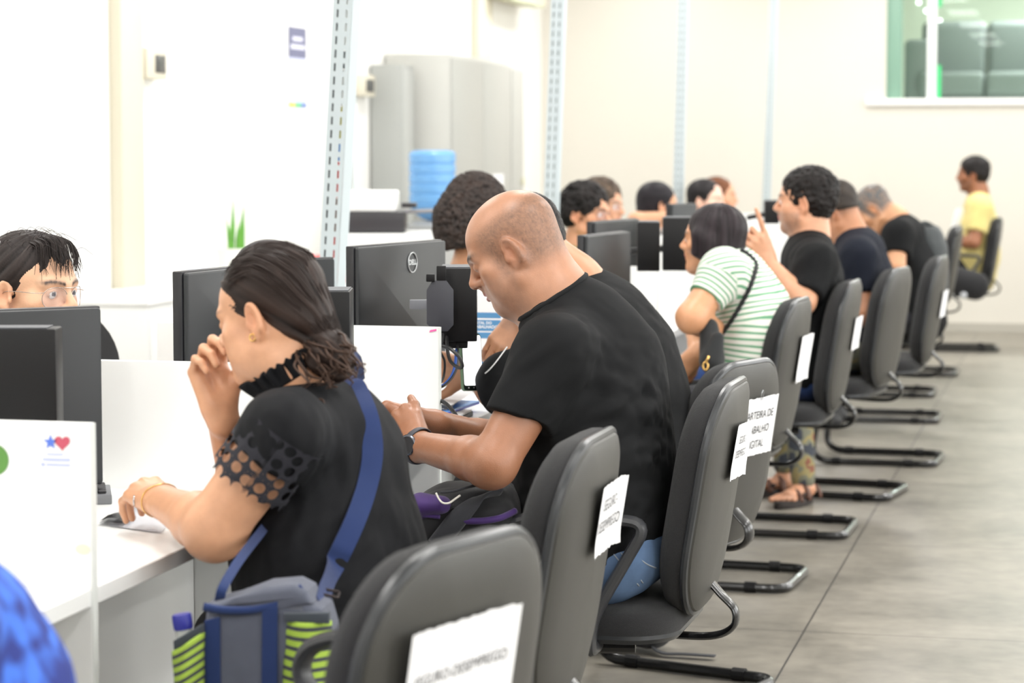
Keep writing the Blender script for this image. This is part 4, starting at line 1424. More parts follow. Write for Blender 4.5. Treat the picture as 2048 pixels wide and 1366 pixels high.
# ------------------------------------------------------------------ anatomy
def head(S, fr, jaw=1.0, neck=None, fat=0.0, ears=True, eyes_open=False, k=1.0, nose=1.0):
    E = lambda c, r, k=.02, mode='u', rot=None: S.ell(fr.p(c), np.array(r) * fr.s, fr.R if rot is None else fr.R @ rot, k * fr.s, mode)
    Cc = lambda a, b, r1, r2=None, k=.015, mode='u', flat=None: S.cap(fr.p(a), fr.p(b), r1 * fr.s, (r1 if r2 is None else r2) * fr.s, k * fr.s, mode, None, flat)
    E((0, -.012, .052), (.0755, .0965, .080), .01)
    E((0, .030, .046), (.064, .062, .058), .03)
    E((0, .040, -.012), (.0575, .054, .064), .03)
    for s in (-1, 1):
        Cc((s * .052 * jaw, .006, -.052), (s * .016, .072, -.086), .021 + fat * .6, .019, .03)
        E((s * .047, .058, -.010), (.022 + fat, .022, .018), .025)
        if fat:
            E((s * .040, .050, -.048), (.026 + fat, .03, .03), .03)
    E((0, .080, -.084), (.022, .0165, .018), .02)
    E((0, .078, -.045), (.030, .0235, .027), .022)
    for s in (-1, 1):                                        # brow and eye sockets
        Cc((s * .010, .0965, .033), (s * .047, .080, .033), .0085, .0075, .018)
        E((s * .032, .0995, .013), (.018, .0125, .0115), .014, 'd')
        if not eyes_open:
            E((s * .0315, .0815, .0125), (.0165, .0135, .0125), .004)
            E((s * .0315, .0955, .0065), (.015, .003, .0012), .003, 'd')
        else:
            E((s * .0315, .0825, .0150), (.0168, .0135, .0125), .004)
            E((s * .0315, .0935, .0125), (.0130, .0070, .0040), .0025, 'd')
    n = nose
    Cc((0, .0935, .026), (0, .1165 * n, -.010), .0078, .0105, .012)
    E((0, .1155 * n, -.0155), (.0125, .0125, .0105), .008)
    for s in (-1, 1):
        E((s * .0125, .1035, -.0185), (.0085, .0115, .0085), .007)
        E((s * .0065, .1120, -.0258), (.0038, .006, .0045), .003, 'd')
    Cc((0, .1045, -.0300), (0, .1010, -.0400), .0065, .0075, .010)
    for s in (-1, 1):
        Cc((0, .1022, -.0445), (s * .0215, .0905, -.0490), .0062, .0040, .006)
        Cc((0, .1005, -.0565), (s * .0195, .0905, -.0520), .0072, .0042, .006)
    E((0, .1055, -.0505), (.0235, .0120, .0012), .003, 'd')
    E((0, .0985, -.0665), (.018, .006, .005), .008, 'd')
    if ears:
        for s in (-1, 1):
            rot = np.array(Matrix.Rotation(s * .38, 3, 'Z')) @ np.array(Matrix.Rotation(-.22, 3, 'X'))
            E((s * .0775, -.010, .004), (.0070, .0185, .0325), .005, 'u', rot)
            E((s * .0735, -.006, -.026), (.0068, .0105, .0110), .006)
            E((s * .0850, -.005, .004), (.0100, .0115, .0215), .003, 'd', rot)
            rim = [fr.p(np.array([s * .0785, -.010, .004]) + rot @ np.array([s * .0035, .0160 * math.cos(t), .0295 * math.sin(t)])) for t in np.linspace(.15, 4.3, 12)]
            S.chain(rim, [.0034 * fr.s] * 12, .004 * fr.s)
            ant = [fr.p(np.array([s * .0785, -.010, .004]) + rot @ np.array([s * .001, .0085 * math.cos(t), .0175 * math.sin(t)])) for t in np.linspace(1.2, 4.2, 7)]
            S.chain(ant, [.0028 * fr.s] * 7, .003 * fr.s)
            E((s * .0830, .001, -.004), (.0090, .0060, .0075), .003, 'd', rot)
            E((s * .0755, .008, -.006), (.0055, .0045, .0080), .005)


def skin_colours(V, fr, base, lip=None, brow=None, buzz=None, stub=None, bald=True, blush=.06, seed=1, browth=.0045):
    q = fr.loc(V)
    C = np.tile(np.array(base[:3]), (len(V), 1))
    x, y, z = q[:, 0], q[:, 1], q[:, 2]
    near = np.sum(q * q, 1) < .05

    def blend(m, col):
        nonlocal C
        C = C * (1 - m[:, None]) + np.array(col[:3]) * m[:, None]
    if blush:                                                   # warmer cheeks, nose and ears, knuckles keep the base
        red = np.array(base[:3]) * np.array([1.05, .86, .80])
        m = np.exp(-(((np.abs(x) - .045) / .022) ** 2 + ((y - .068) / .03) ** 2 + ((z + .014) / .022) ** 2)) * .6
        m += np.exp(-((x / .016) ** 2 + ((y - .115) / .018) ** 2 + ((z + .014) / .016) ** 2)) * .5
        m += np.exp(-(((np.abs(x) - .08) / .014) ** 2 + ((y + .01) / .028) ** 2 + ((z) / .036) ** 2)) * .7
        blend(np.clip(m, 0, 1) * near, red)
    if stub is not None:
        g = sst(-.018, -.036, z) * sst(-.005, .02, y) * sst(-.135, -.115, z) + np.exp(-((x / .024) ** 2 + ((y - .1) / .02) ** 2 + ((z + .034) / .007) ** 2))
        n = .75 + .25 * fbm(q * 160 + seed, 2)
        blend(np.clip(g * n, 0, 1) * near * stub[1], stub[0])
    if buzz is not None:
        col, top, low, amt = buzz
        # hair shadow round the sides and back; 'top' is the height where the bare crown begins
        hl = sst(.066, .030, y - .25 * (z - .03)) * sst(low - .025, low + .02, z)
        tp = sst(top + .02, top - .012, z + .22 * y) if top is not None else 1.0
        ear = 1 - np.exp(-(((np.abs(x) - .078) / .02) ** 2 + ((y + .004) / .027) ** 2 + ((z - .0) / .037) ** 2) ** 2)
        n = np.clip(.70 + .28 * fbm(q * 330 + seed, 2), .1, 1)
        blend(np.clip(hl * tp * ear * n, 0, 1) * near * amt, col)
    if lip is not None:
        zz = z + .0505 - .03 * np.abs(x) * 0
        m = sst(.024, .018, np.abs(x)) * sst(.080, .087, y) * sst(.113, .109, y) * np.maximum(sst(-.0135, -.0095, zz) * sst(.0115, .0075, zz), 0)
        blend(m * near, lip)
    if brow is not None:
        zc = .0325 + .010 * np.sin(np.clip((np.abs(x) - .01) / .042, 0, 1) * 2.4) * .6
        m = np.exp(-((z - zc) / browth) ** 2) * sst(.008, .014, np.abs(x)) * sst(.062, .050, np.abs(x)) * sst(.05, .06, y)
        m *= .75 + .25 * fbm(q * np.array([300, 300, 90]), 1)
        blend(np.clip(m * 1.5, 0, 1) * near, brow)
    # dark lash line
    m = np.exp(-(((z - .0065) / .0022) ** 2 + ((np.abs(x) - .0315) / .014) ** 4 + ((y - .093) / .012) ** 2))
    if brow is not None:
        blend(np.clip(m * .8, 0, 1) * near, np.array(brow[:3]) * .6)
    return C


def arm(S, sh, el, wr, r=(.054, .046, .043, .027), k=.02):
    sh, el, wr = map(np.asarray, (sh, el, wr))
    S.cap(sh, el, r[0], r[1], k)
    mid = el * .72 + wr * .28
    S.cap(el, mid, r[1] * .97, r[2], k)
    S.cap(mid, wr, r[2], r[3], k)
    return S


def hand(S, wr, d, n, side, sc=1.0, curl=((25, 35, 25),) * 4, spread=(6, 1, -4, -10), thumb=(35, 20, 25, 25), k=.006, wr_r=.026):
    """wr wrist, d finger direction, n out of the back of the hand, side=+1 when the thumb lies along d x n"""
    wr = np.asarray(wr, float); d = unit(d); n = np.asarray(n, float); n = unit(n - d * np.dot(n, d)); t = np.cross(d, n) * side

    def L(x, y, z):
        return wr + sc * (d * x + t * y + n * z)
    kx = [.088, .092, .086, .077]; ky = [.029, .009, -.011, -.029]; kz = [-.001, .003, .001, -.004]
    for i in range(4):
        S.cap(L(.006, ky[i] * .55, -.002), L(kx[i], ky[i], kz[i]), .0155 * sc, .0108 * sc, .012 * sc)
    S.cap(L(.02, .012, -.010), L(.062, .020, -.012), .016 * sc, .013 * sc, .014 * sc)
    S.cap(L(.015, -.018, -.009), L(.060, -.022, -.010), .014 * sc, .011 * sc, .014 * sc)
    S.cap(L(-.02, 0, 0), L(.015, 0, 0), wr_r, .021 * sc, .02, flat=(n, .78))
    lens = [(.044, .026, .021), (.048, .030, .022), (.044, .028, .022), (.034, .021, .019)]
    tips = []
    for i in range(4):
        p = L(kx[i], ky[i], kz[i])
        sp = math.radians(spread[i])
        dd = d * math.cos(sp) + t * math.sin(sp)
        ang = 0.0
        rr = [.0100, .0090, .0080, .0068] if i < 3 else [.0086, .0077, .0069, .006]
        for j in range(3):
            ang += math.radians(curl[i][j])
            v = dd * math.cos(ang) - n * math.sin(ang)
            q = p + v * lens[i][j] * sc
            S.cap(p, q, rr[j] * sc, rr[j + 1] * sc, k * sc if j == 0 else .003 * sc)
            p = q
        tips.append(p)
    a0, a1, a2, a3 = [math.radians(a) for a in thumb]       # out, towards palm, bends
    p = L(.018, .020, -.008)
    v = unit(d * math.cos(a0) + t * math.sin(a0) - n * math.sin(a1))
    q = p + v * .044 * sc; S.cap(p, q, .0155 * sc, .0120 * sc, .012 * sc)
    v2 = unit(v * math.cos(a2) + unit(d - v * np.dot(d, v)) * math.sin(a2) * .8 - n * math.sin(a2) * .3)
    p = q; q = p + v2 * .034 * sc; S.cap(p, q, .0120 * sc, .0102 * sc, .004 * sc)
    v3 = unit(v2 * math.cos(a3) + unit(d - v2 * np.dot(d, v2) + 1e-6) * math.sin(a3) * .8 - n * math.sin(a3) * .25)
    p = q; q = p + v3 * .026 * sc; S.cap(p, q, .0102 * sc, .0080 * sc, .004 * sc)
    tips.append(q)
    return tips


def torso(S, st, lat, grow=0.0, k=.05):
    """st: [(centre, half thickness, half width)], lat: side axis"""
    for i in range(len(st) - 1):
        (a, ta, wa), (b, tb, wb) = st[i], st[i + 1]
        sc = ((wa + grow) / (ta + grow) + (wb + grow) / (tb + grow)) / 2
        S.cap(a, b, ta + grow, tb + grow, k, flat=(unit(lat), sc))
    return S


SKINMAT = {}


def skin_material(name='skin'):
    if name in MATS:
        return MATS[name]
    m = mat(name, (1, 1, 1, 1), .39, vcol=True, var=.05, vscale=55, bump=.2, bscale=420, sss=.05, spec=.5)
    return m


def cloth(name, col, rough=.9, var=.05, bump=.5, sheen=.15, bscale=1400):
    return mat(name, col, rough, bump=bump, bscale=bscale, var=var, vscale=30, sheen=sheen, spec=.25)


def hairmat(name, rough=.5):
    return mat(name, (1, 1, 1, 1), rough, vcol=True, spec=.22)


def put(name, V, Q, m, root, col=None, attr=None, it=0, sharp=0):
    if it:
        V = relax(V, Q, it)
    off = np.array(root.location)
    o = meshobj(name, V - off, Q, m, root, smooth=True, sharp=sharp, col=col)
    if attr:
        for k_, v_ in attr.items():
            a = o.data.attributes.new(k_, 'FLOAT', 'POINT')
            a.data.foreach_set('value', np.asarray(v_, np.float32))
    return o


def eyes(root, fr, iris=(.05, .03, .02), gaze=(0, 0)):
    off = np.array(root.location)
    for s in (-1, 1):
        v_ = []; f_ = []; c_ = []
        n1, n2 = 16, 20
        g = unit([gaze[0], 1, gaze[1]])
        for i in range(n1 + 1):
            for j in range(n2):
                th, ph = PI * i / n1, 2 * PI * j / n2
                p = np.array([math.sin(th) * math.cos(ph), math.cos(th), math.sin(th) * math.sin(ph)])
                v_.append(fr.p(np.array([s * .0315, .0835, .0125]) + .0121 * p) - off)
                a = math.acos(max(-1, min(1, p @ g)))
                c_.append((.01, .01, .01) if a < .2 else iris if a < .50 else (.78, .74, .72))
        for i in range(n1):
            for j in range(n2):
                f_.append((i * n2 + j, i * n2 + (j + 1) % n2, (i + 1) * n2 + (j + 1) % n2, (i + 1) * n2 + j))
        meshobj('eye', v_, f_, mat('eye_gloss', (1, 1, 1, 1), .08, vcol=True), root, col=np.array(c_), sharp=0)


def spectacles(root, fr, m, lens=True, w=.0265, h=.021, round_=.6, z0=.010, ynose=.108, bar=False):
    off = np.array(root.location)
    g = thing('glasses', None, None)
    g.parent = root
    mb = MB(); ml = MB()
    for s in (-1, 1):
        pts = []
        for t in np.linspace(0, 2 * PI, 28, endpoint=False):
            cx, cz = math.cos(t), math.sin(t)
            e = 2.0 / (2.4 + round_)
            x = w * np.sign(cx) * abs(cx) ** e; z = h * np.sign(cz) * abs(cz) ** e - (.003 if cz < 0 else 0) * s * 0
            pts.append(fr.p(s * .0335 + x, ynose - .010 * ((s * .0335 + x) / .06) ** 2 * 2.2, z0 + z) - off)
        mb.tube(pts, .0009, 6, True)
        o = len(ml.v)
        ml.raw(pts, [tuple(range(28))])
        a = fr.p(s * (.0335 + w), ynose - .017, z0 + h * .55) - off
        b = fr.p(s * .0755, .075, z0 + h * .5) - off
        c = fr.p(s * .0785, .0, z0 + .010) - off
        d = fr.p(s * .076, -.018, z0 - .006) - off
        mb.tube(catmull([a, b, c, d], 5), .0009, 6)
    br = catmull([fr.p(-.0075, ynose, z0 + h * .2) - off, fr.p(0, ynose + .004, z0 + h * .35) - off, fr.p(.0075, ynose, z0 + h * .2) - off], 5)
    mb.tube(br, .0009, 6)
    if bar:
        mb.tube(catmull([fr.p(-.03, ynose - .003, z0 + h) - off, fr.p(0, ynose + .003, z0 + h * .93) - off, fr.p(.03, ynose - .003, z0 + h) - off], 5), .0008, 6)
    mb.build('rim', m, g, sharp=0)
    if lens:
        ml.build('lens', mat('lens_glass', srgb(225, 232, 250), .03, alpha=.14, spec=.8), g, sharp=0)
    return g


def seat_legs(root, hip, fwd, lat, col, knee=.43, shoe=None, hw=.105, r=(.092, .066, .05), h=.012, kz=.555, foot=True, spread=.03, name='trousers', back=.0, ank=.02):
    S = Sdf()
    hip = np.asarray(hip, float); fwd = unit(fwd); lat = unit(lat)
    S.ell(hip + ZUP * .0 - fwd * back, (.115, .175, .085), np.stack([fwd, lat, ZUP], 1), .03)
    feet = []
    for s in (-1, 1):
        a = hip + lat * s * hw * .8
        kn = hip + lat * s * (hw + spread) + fwd * knee; kn[2] = kz
        an = kn + fwd * ank; an[2] = .10
        S.cap(a, kn, r[0], r[1], .04); S.cap(kn, an, r[1], r[2], .02)
        feet.append((an, fwd))
    V, Q = S.mesh(h)
    N = vnormals(V, Q)
    V = V + N * foldfield(V, hip + fwd * .1, lat, .04, .004, .35)[:, None]
    put(name, V, Q, col, root, it=1)
    if foot:
        for an, f in feet:
            S2 = Sdf()
            b = an.copy(); b[2] = .042
            S2.cap(b - f * .03, b + f * .15, .040, .036, .02, flat=(ZUP, .95))
            S2.cap(an, b, .042, .042, .02)
            S2.cut((0, 0, .004), (0, 0, -1))
            V, Q = S2.mesh(.01)
            put('shoe', V, Q, shoe or mat('dark_shoe', srgb(40, 40, 42), .5), root, it=1)
    return S


def shell_hair(S, fr, g=.009, line=.0, low=-.03, ears=True, face=(.066, .080, .090), top=0.0, back=0.0):
    E = lambda c, r, k=.015, mode='u': S.ell(fr.p(c), np.array(r) * fr.s, fr.R, k * fr.s, mode)
    E((0, -.014 - back * .5, .054 + top * .5), (.0755 + g, .0965 + g + back * .5, .080 + g + top * .5), .01)
    E((0, -.045, .005), (.064 + g, .050 + g, .060 + g), .03)
    E((0, .118, -.012 + line), face, .006, 'd')
    S.cut(fr.p(0, 0, low), fr.v(0, .25, -1))
    if ears:
        for s in (-1, 1):
            E((s * .085, .004, -.016), (.030, .030, .046), .006, 'd')


def hair_put(S, fr, root, h, c1, c2, name='hair', flow=None, amp=.0016, freq=60, curl=0.0, cs=40, m=None, seed=3, it=1):
    V, Q = biggest(*S.mesh(h))
    if it:
        V = relax(V, Q, it)
    N = vnormals(V, Q)
    q = fr.loc(V)
    if flow is None:
        ang = np.arctan2(q[:, 0], q[:, 2] + .03); rad = q[:, 1]
    else:
        K, A = np.array(flow[0]), unit(flow[1])
        ref = np.array([0, 0, 1.0]) if abs(A[2]) < .8 else np.array([1.0, 0, 0])
        e1 = unit(np.cross(A, ref)); e2 = np.cross(A, e1)
        w = q - K
        ang = np.arctan2(w @ e1, w @ e2); rad = w @ A
    n = fbm(np.stack([np.cos(ang) * freq * .1, np.sin(ang) * freq * .1, rad * 7], 1) + seed, 3)
    n2 = fbm(np.stack([np.cos(ang) * freq * .28, np.sin(ang) * freq * .28, rad * 6], 1) + seed * 3, 2)
    V = V + N * ((n * amp * 1.6 + n2 * amp)[:, None])
    if curl:
        c = fbm(q * cs + seed, 3)
        V = V + N * (curl * (1 - 2 * np.abs(c)))[:, None]
        n2 = n2 * .3 + c
    t = np.clip(.5 + .55 * n2 + .2 * n, 0, 1)[:, None]
    C = np.array(c1[:3]) * (1 - t) + np.array(c2[:3]) * t
    return put(name, V, Q, m or hairmat('hair'), root, C)


def headframe(px, py, zc, a, pitch, roll=0.0, sc=1.0, right=False):
    """a: degrees turned away from straight across the row; pitch: degrees bowed"""
    a = math.radians(a); p = math.radians(pitch)
    f = np.array([1.0, 0, 0]) if right else np.array([-1.0, 0, 0])
    f = f * math.cos(a) + np.array([0, 1.0, 0]) * math.sin(a)
    fw = f * math.cos(p) - ZUP * math.sin(p)
    up = f * math.sin(p) + ZUP * math.cos(p)
    lat = np.cross(fw, up)
    up = up * math.cos(math.radians(roll)) + lat * math.sin(math.radians(roll))
    return Fr(P(px, py, zc), fw, up, sc)


def newperson(label, base, group=None):
    return thing('person', label, 'person', (base[0], base[1], 0), 0, group)
# ------------------------------------------------------------------ the bald man in the middle
LAT = np.array([0, 1.0, 0])
FX_ = np.array([-1.0, 0, 0])


def bald_man():
    Z = 5.0
    fr = headframe(1037, 507, Z, 1, 28, 0, .97)
    hipc = P(1222, 1098, Z)
    root = newperson('bald man in a black t-shirt and jeans looking down, hands clasped, wearing a watch', hipc)
    nb = P(1108, 606, Z)
    shN, elN, wrN = P(1108, 712, 4.81), P(986, 927, 4.74), P(834, 891, 4.96)
    shF, elF, wrF = P(1190, 700, 5.20), P(992, 890, 5.22), P(868, 846, 5.10)
    S = Sdf()
    head(S, fr, jaw=1.12, fat=.005, eyes_open=False, nose=1.0)
    S.cap(fr.p(0, -.030, -.012), nb, .067, .071, .03)
    S.cap(fr.p(0, .035, -.078), fr.p(0, -.03, -.125), .042, .055, .035)
    for s in (-1, 1):
        S.cap(fr.p(s * .035, .03, -.072), fr.p(s * .03, -.03, -.10), .026, .034, .03)
    S.cap(nb, P(1165, 705, Z), .072, .095, .05)
    torso(S, [(P(1160, 700, Z), .095, .17), (P(1178, 820, Z), .13, .18), (P(1190, 1000, Z), .135, .185)], LAT)
    arm(S, shN, elN, wrN, (.056, .047, .042, .029)); arm(S, shF, elF, wrF, (.056, .046, .040, .028))
    S.ell(elN * .93 + wrN * .07 - ZUP * .004, (.043, .040, .045), None, .02)
    # near hand wraps the far one
    dN = unit(P(797, 846, 5.03) - wrN)
    hand(S, wrN + dN * .012, dN, -HF * .86 - RGT * .38 + ZUP * .25, 1, 1.06, curl=((52, 62, 40), (56, 62, 40), (58, 62, 40), (60, 62, 40)), spread=(5, 1, -3, -8), thumb=(20, 6, 6, 12), wr_r=.029)
    dF = unit(P(806, 832, 5.11) - wrF)
    hand(S, wrF + dF * .01, dF, HF * .55 + ZUP * .75, -1, 1.04, curl=((48, 66, 42), (56, 68, 44), (60, 68, 44), (62, 66, 44)), spread=(4, 1, -3, -6), thumb=(18, 30, 12, 22), wr_r=.028)
    V, Q = S.mesh(.0030)
    V = relax(V, Q, 1, .4)
    base = srgb(172, 125, 98)
    C = skin_colours(V, fr, base, lip=srgb(150, 88, 78), brow=srgb(48, 36, 30), browth=.0062, buzz=(srgb(66, 58, 52), .078, -.035, .66), stub=(srgb(112, 88, 76), .34), blush=.05, seed=2)
    tan = sst(.26, .40, np.linalg.norm(V - fr.o, axis=1))[:, None]          # sun-browned arms
    C = C * (1 - tan * np.array([.18, .26, .32]))
    put('body', V, Q, skin_material(), root, C)
    # t-shirt
    T_ = Sdf()
    torso(T_, [(P(1166, 706, Z), .112, .185), (P(1182, 800, Z), .143, .20), (P(1189, 900, Z), .153, .205), (P(1190, 1000, Z), .151, .205), (P(1197, 1075, Z), .140, .20)], LAT, .0)
    T_.cap(P(1093, 585, Z), P(1150, 690, Z), .0745, .100, .05, clip=[(P(1098, 588, Z), unit(-RGT * .55 + ZUP * .84))])
    T_.cap(P(1168, 640, Z), P(1215, 720, Z), .075, .11, .06)
    for sh, el, tt in ((shN, elN, .60), (shF, elF, .60)):
        cu = sh + (el - sh) * tt
        T_.cap(sh, cu + (el - sh) * .12, .078, .0655, .035, clip=[(cu, (el - sh) * .9 - ZUP * .12)])
        T_.cap(P(1160, 680, Z) if sh is shN else P(1180, 680, Z), sh, .085, .074, .05)
    T_.cut(P(1260, 1106, Z) - ZUP * 0, unit(np.array([-.16, 0, -1])))
    V, Q = T_.mesh(.0046)
    V = relax(V, Q, 2, .5)
    N = vnormals(V, Q)
    D = foldfield(V, P(1085, 790, 4.80), RGT * .9 + ZUP * .5, .040, .0085, .11, 1, .20)
    D += foldfield(V, P(1165, 780, 4.82), RGT * .8 + ZUP * .6, .045, .0120, .14, 2, .26)
    D += foldfield(V, P(1270, 870, 4.83), RGT + ZUP * .22, .034, .0105, .16, 3, .26)
    D += foldfield(V, P(1200, 1000, 4.83), RGT + ZUP * .1, .045, .0095, .18, 4, .30)
    D += foldfield(V, P(1110, 640, 4.9), RGT * .7 - ZUP * .7, .030, .0030, .10, 5, .2)
    V = V + N * D[:, None]
    put('t_shirt', V, Q, cloth('black_jersey', srgb(15, 16, 18), .85, .06, .35, .0), root)
    # collar band
    cb = MB()
    ax = unit(nb - fr.p(0, -.03, -.02))
    c0 = P(1097, 594, Z)
    nrm = unit(-RGT * .55 + ZUP * .84)
    e1 = unit(RGT - nrm * np.dot(RGT, nrm)); e2 = np.cross(nrm, e1)
    cp = []
    for t in np.linspace(0, 2 * PI, 40, endpoint=False):
        d = e1 * math.cos(t) + e2 * math.sin(t)
        r0 = .05
        for rr in np.linspace(.04, .12, 60):
            r0 = rr
            if T_.at([c0 - nrm * .006 + d * rr])[0] > -.002:
                break
        cp.append(c0 - nrm * .004 + d * (r0 - .0005))
    cb.tube([p - np.array(root.location) for p in cp], .0066, 8, True, flat=1.0)
    cb.build('collar', cloth('black_rib', srgb(18, 19, 21), .85, .06, .4, .03), root, sharp=0)
    # watch
    w = thing('wristwatch', None, None); w.parent = root
    off = np.array(root.location)
    wd = unit(wrN - elN)
    wc = wrN - wd * .004
    e1 = unit(-HF - wd * np.dot(-HF, wd)); e2 = np.cross(wd, e1)
    dial_n = unit(-HF * .8 - RGT * .30 + ZUP * .1)
    dial_n = unit(dial_n - wd * np.dot(dial_n, wd) * .5)
    ring = []
    for t in np.linspace(0, 2 * PI, 36, endpoint=False):
        d = e1 * math.cos(t) + e2 * math.sin(t)
        r0 = .03
        for rr in np.linspace(.015, .05, 80):
            r0 = rr
            if S.at([wc + d * rr])[0] > 0:
                break
        ring.append((wc + d * (r0 + .001)) - off)
    MB().tube(ring, .0025, 8, True, None, 4.2, wd).build('strap', mat('watch_strap', srgb(62, 62, 70), .45, bump=.4, bscale=900), w, sharp=0)
    c = wc + dial_n * .0335
    Md = basis(c - off, unit(np.cross(ZUP, dial_n)), np.cross(dial_n, unit(np.cross(ZUP, dial_n))), dial_n)
    MB().lathe([(.0, -.006), (.019, -.006), (.0215, -.002), (.0215, .003), (.0195, .0052), (.0178, .0046), (.0178, .004), (0, .004)], 40, Md).build('watch_case', mat('watch_steel', srgb(120, 122, 130), .25, metal=.9), w)
    MB().lathe([(.0176, .0041), (.0176, .0046), (0, .0048)], 40, Md).build('watch_face', mat('watch_face', srgb(22, 20, 26), .08), w)
    cr = MB()
    for s in (.0055, -.0055):
        cr.lathe([(.0024, 0), (.0024, .004), (.0015, .005), (0, .005)], 12, Md @ T(.0208, s + .004, .0005) @ RY(PI / 2))
    cr.build('crown', mat('watch_steel', srgb(120, 122, 130), .25, metal=.9), w)
    # jeans
    DEN = mat('blue_denim', srgb(92, 118, 154), .85, bump=.8, bscale=1500, var=.22, vscale=22)
    L = seat_legs(root, hipc, FX_, LAT, DEN, knee=.45, hw=.11, r=(.098, .070, .055), h=.009, kz=.56, back=.02, ank=.06)
    # jeans seams
    sm = MB()
    for (pts) in (((1212, 1090), (1245, 1130), (1278, 1172)), ((1226, 1086), (1254, 1122), (1286, 1166)), ((1262, 1100), (1290, 1126), (1312, 1136))):
        pp = [L.hit(x, y, 4.5, 5.1, .001) for x, y in pts]
        sm.tube([p - off for p in catmull(pp, 6)], .0016, 5)
    sm.build('stitching', mat('denim_stitch', srgb(150, 158, 168), .8), root, sharp=0)
    return root, S, T_


BALD = bald_man()


# ------------------------------------------------------------------ the woman in front
def lace_material():
    m = bpy.data.materials.new('lace'); m.use_nodes = True
    nt = m.node_tree; N, L = nt.nodes, nt.links
    b = N['Principled BSDF']; b.inputs['Base Color'].default_value = srgb(34, 34, 42); b.inputs['Roughness'].default_value = .85
    a = N.new('ShaderNodeAttribute'); a.attribute_name = 'la'
    c = N.new('ShaderNodeAttribute'); c.attribute_name = 'lb'
    cmb = N.new('ShaderNodeCombineXYZ'); L.new(a.outputs['Fac'], cmb.inputs['X']); L.new(c.outputs['Fac'], cmb.inputs['Y'])
    v = N.new('ShaderNodeTexVoronoi'); v.voronoi_dimensions = '2D'; v.inputs['Scale'].default_value = 1.0; v.inputs['Randomness'].default_value = .38
    L.new(cmb.outputs[0], v.inputs['Vector'])
    lt = N.new('ShaderNodeMath'); lt.operation = 'GREATER_THAN'; L.new(v.outputs['Distance'], lt.inputs[0]); lt.inputs[1].default_value = .37
    # a finer second ring of little holes
    v2 = N.new('ShaderNodeTexVoronoi'); v2.voronoi_dimensions = '2D'; v2.inputs['Scale'].default_value = 2.7; v2.inputs['Randomness'].default_value = .6
    L.new(cmb.outputs[0], v2.inputs['Vector'])
    lt2 = N.new('ShaderNodeMath'); lt2.operation = 'GREATER_THAN'; L.new(v2.outputs['Distance'], lt2.inputs[0]); lt2.inputs[1].default_value = .06
    mn = N.new('ShaderNodeMath'); mn.operation = 'MINIMUM'; L.new(lt.outputs[0], mn.inputs[0]); L.new(lt2.outputs[0], mn.inputs[1])
    L.new(mn.outputs[0], b.inputs['Alpha'])
    bp = N.new('ShaderNodeBump'); bp.inputs['Strength'].default_value = .8; bp.inputs['Distance'].default_value = .003
    L.new(v.outputs['Distance'], bp.inputs['Height']); L.new(bp.outputs['Normal'], b.inputs['Normal'])
    return m


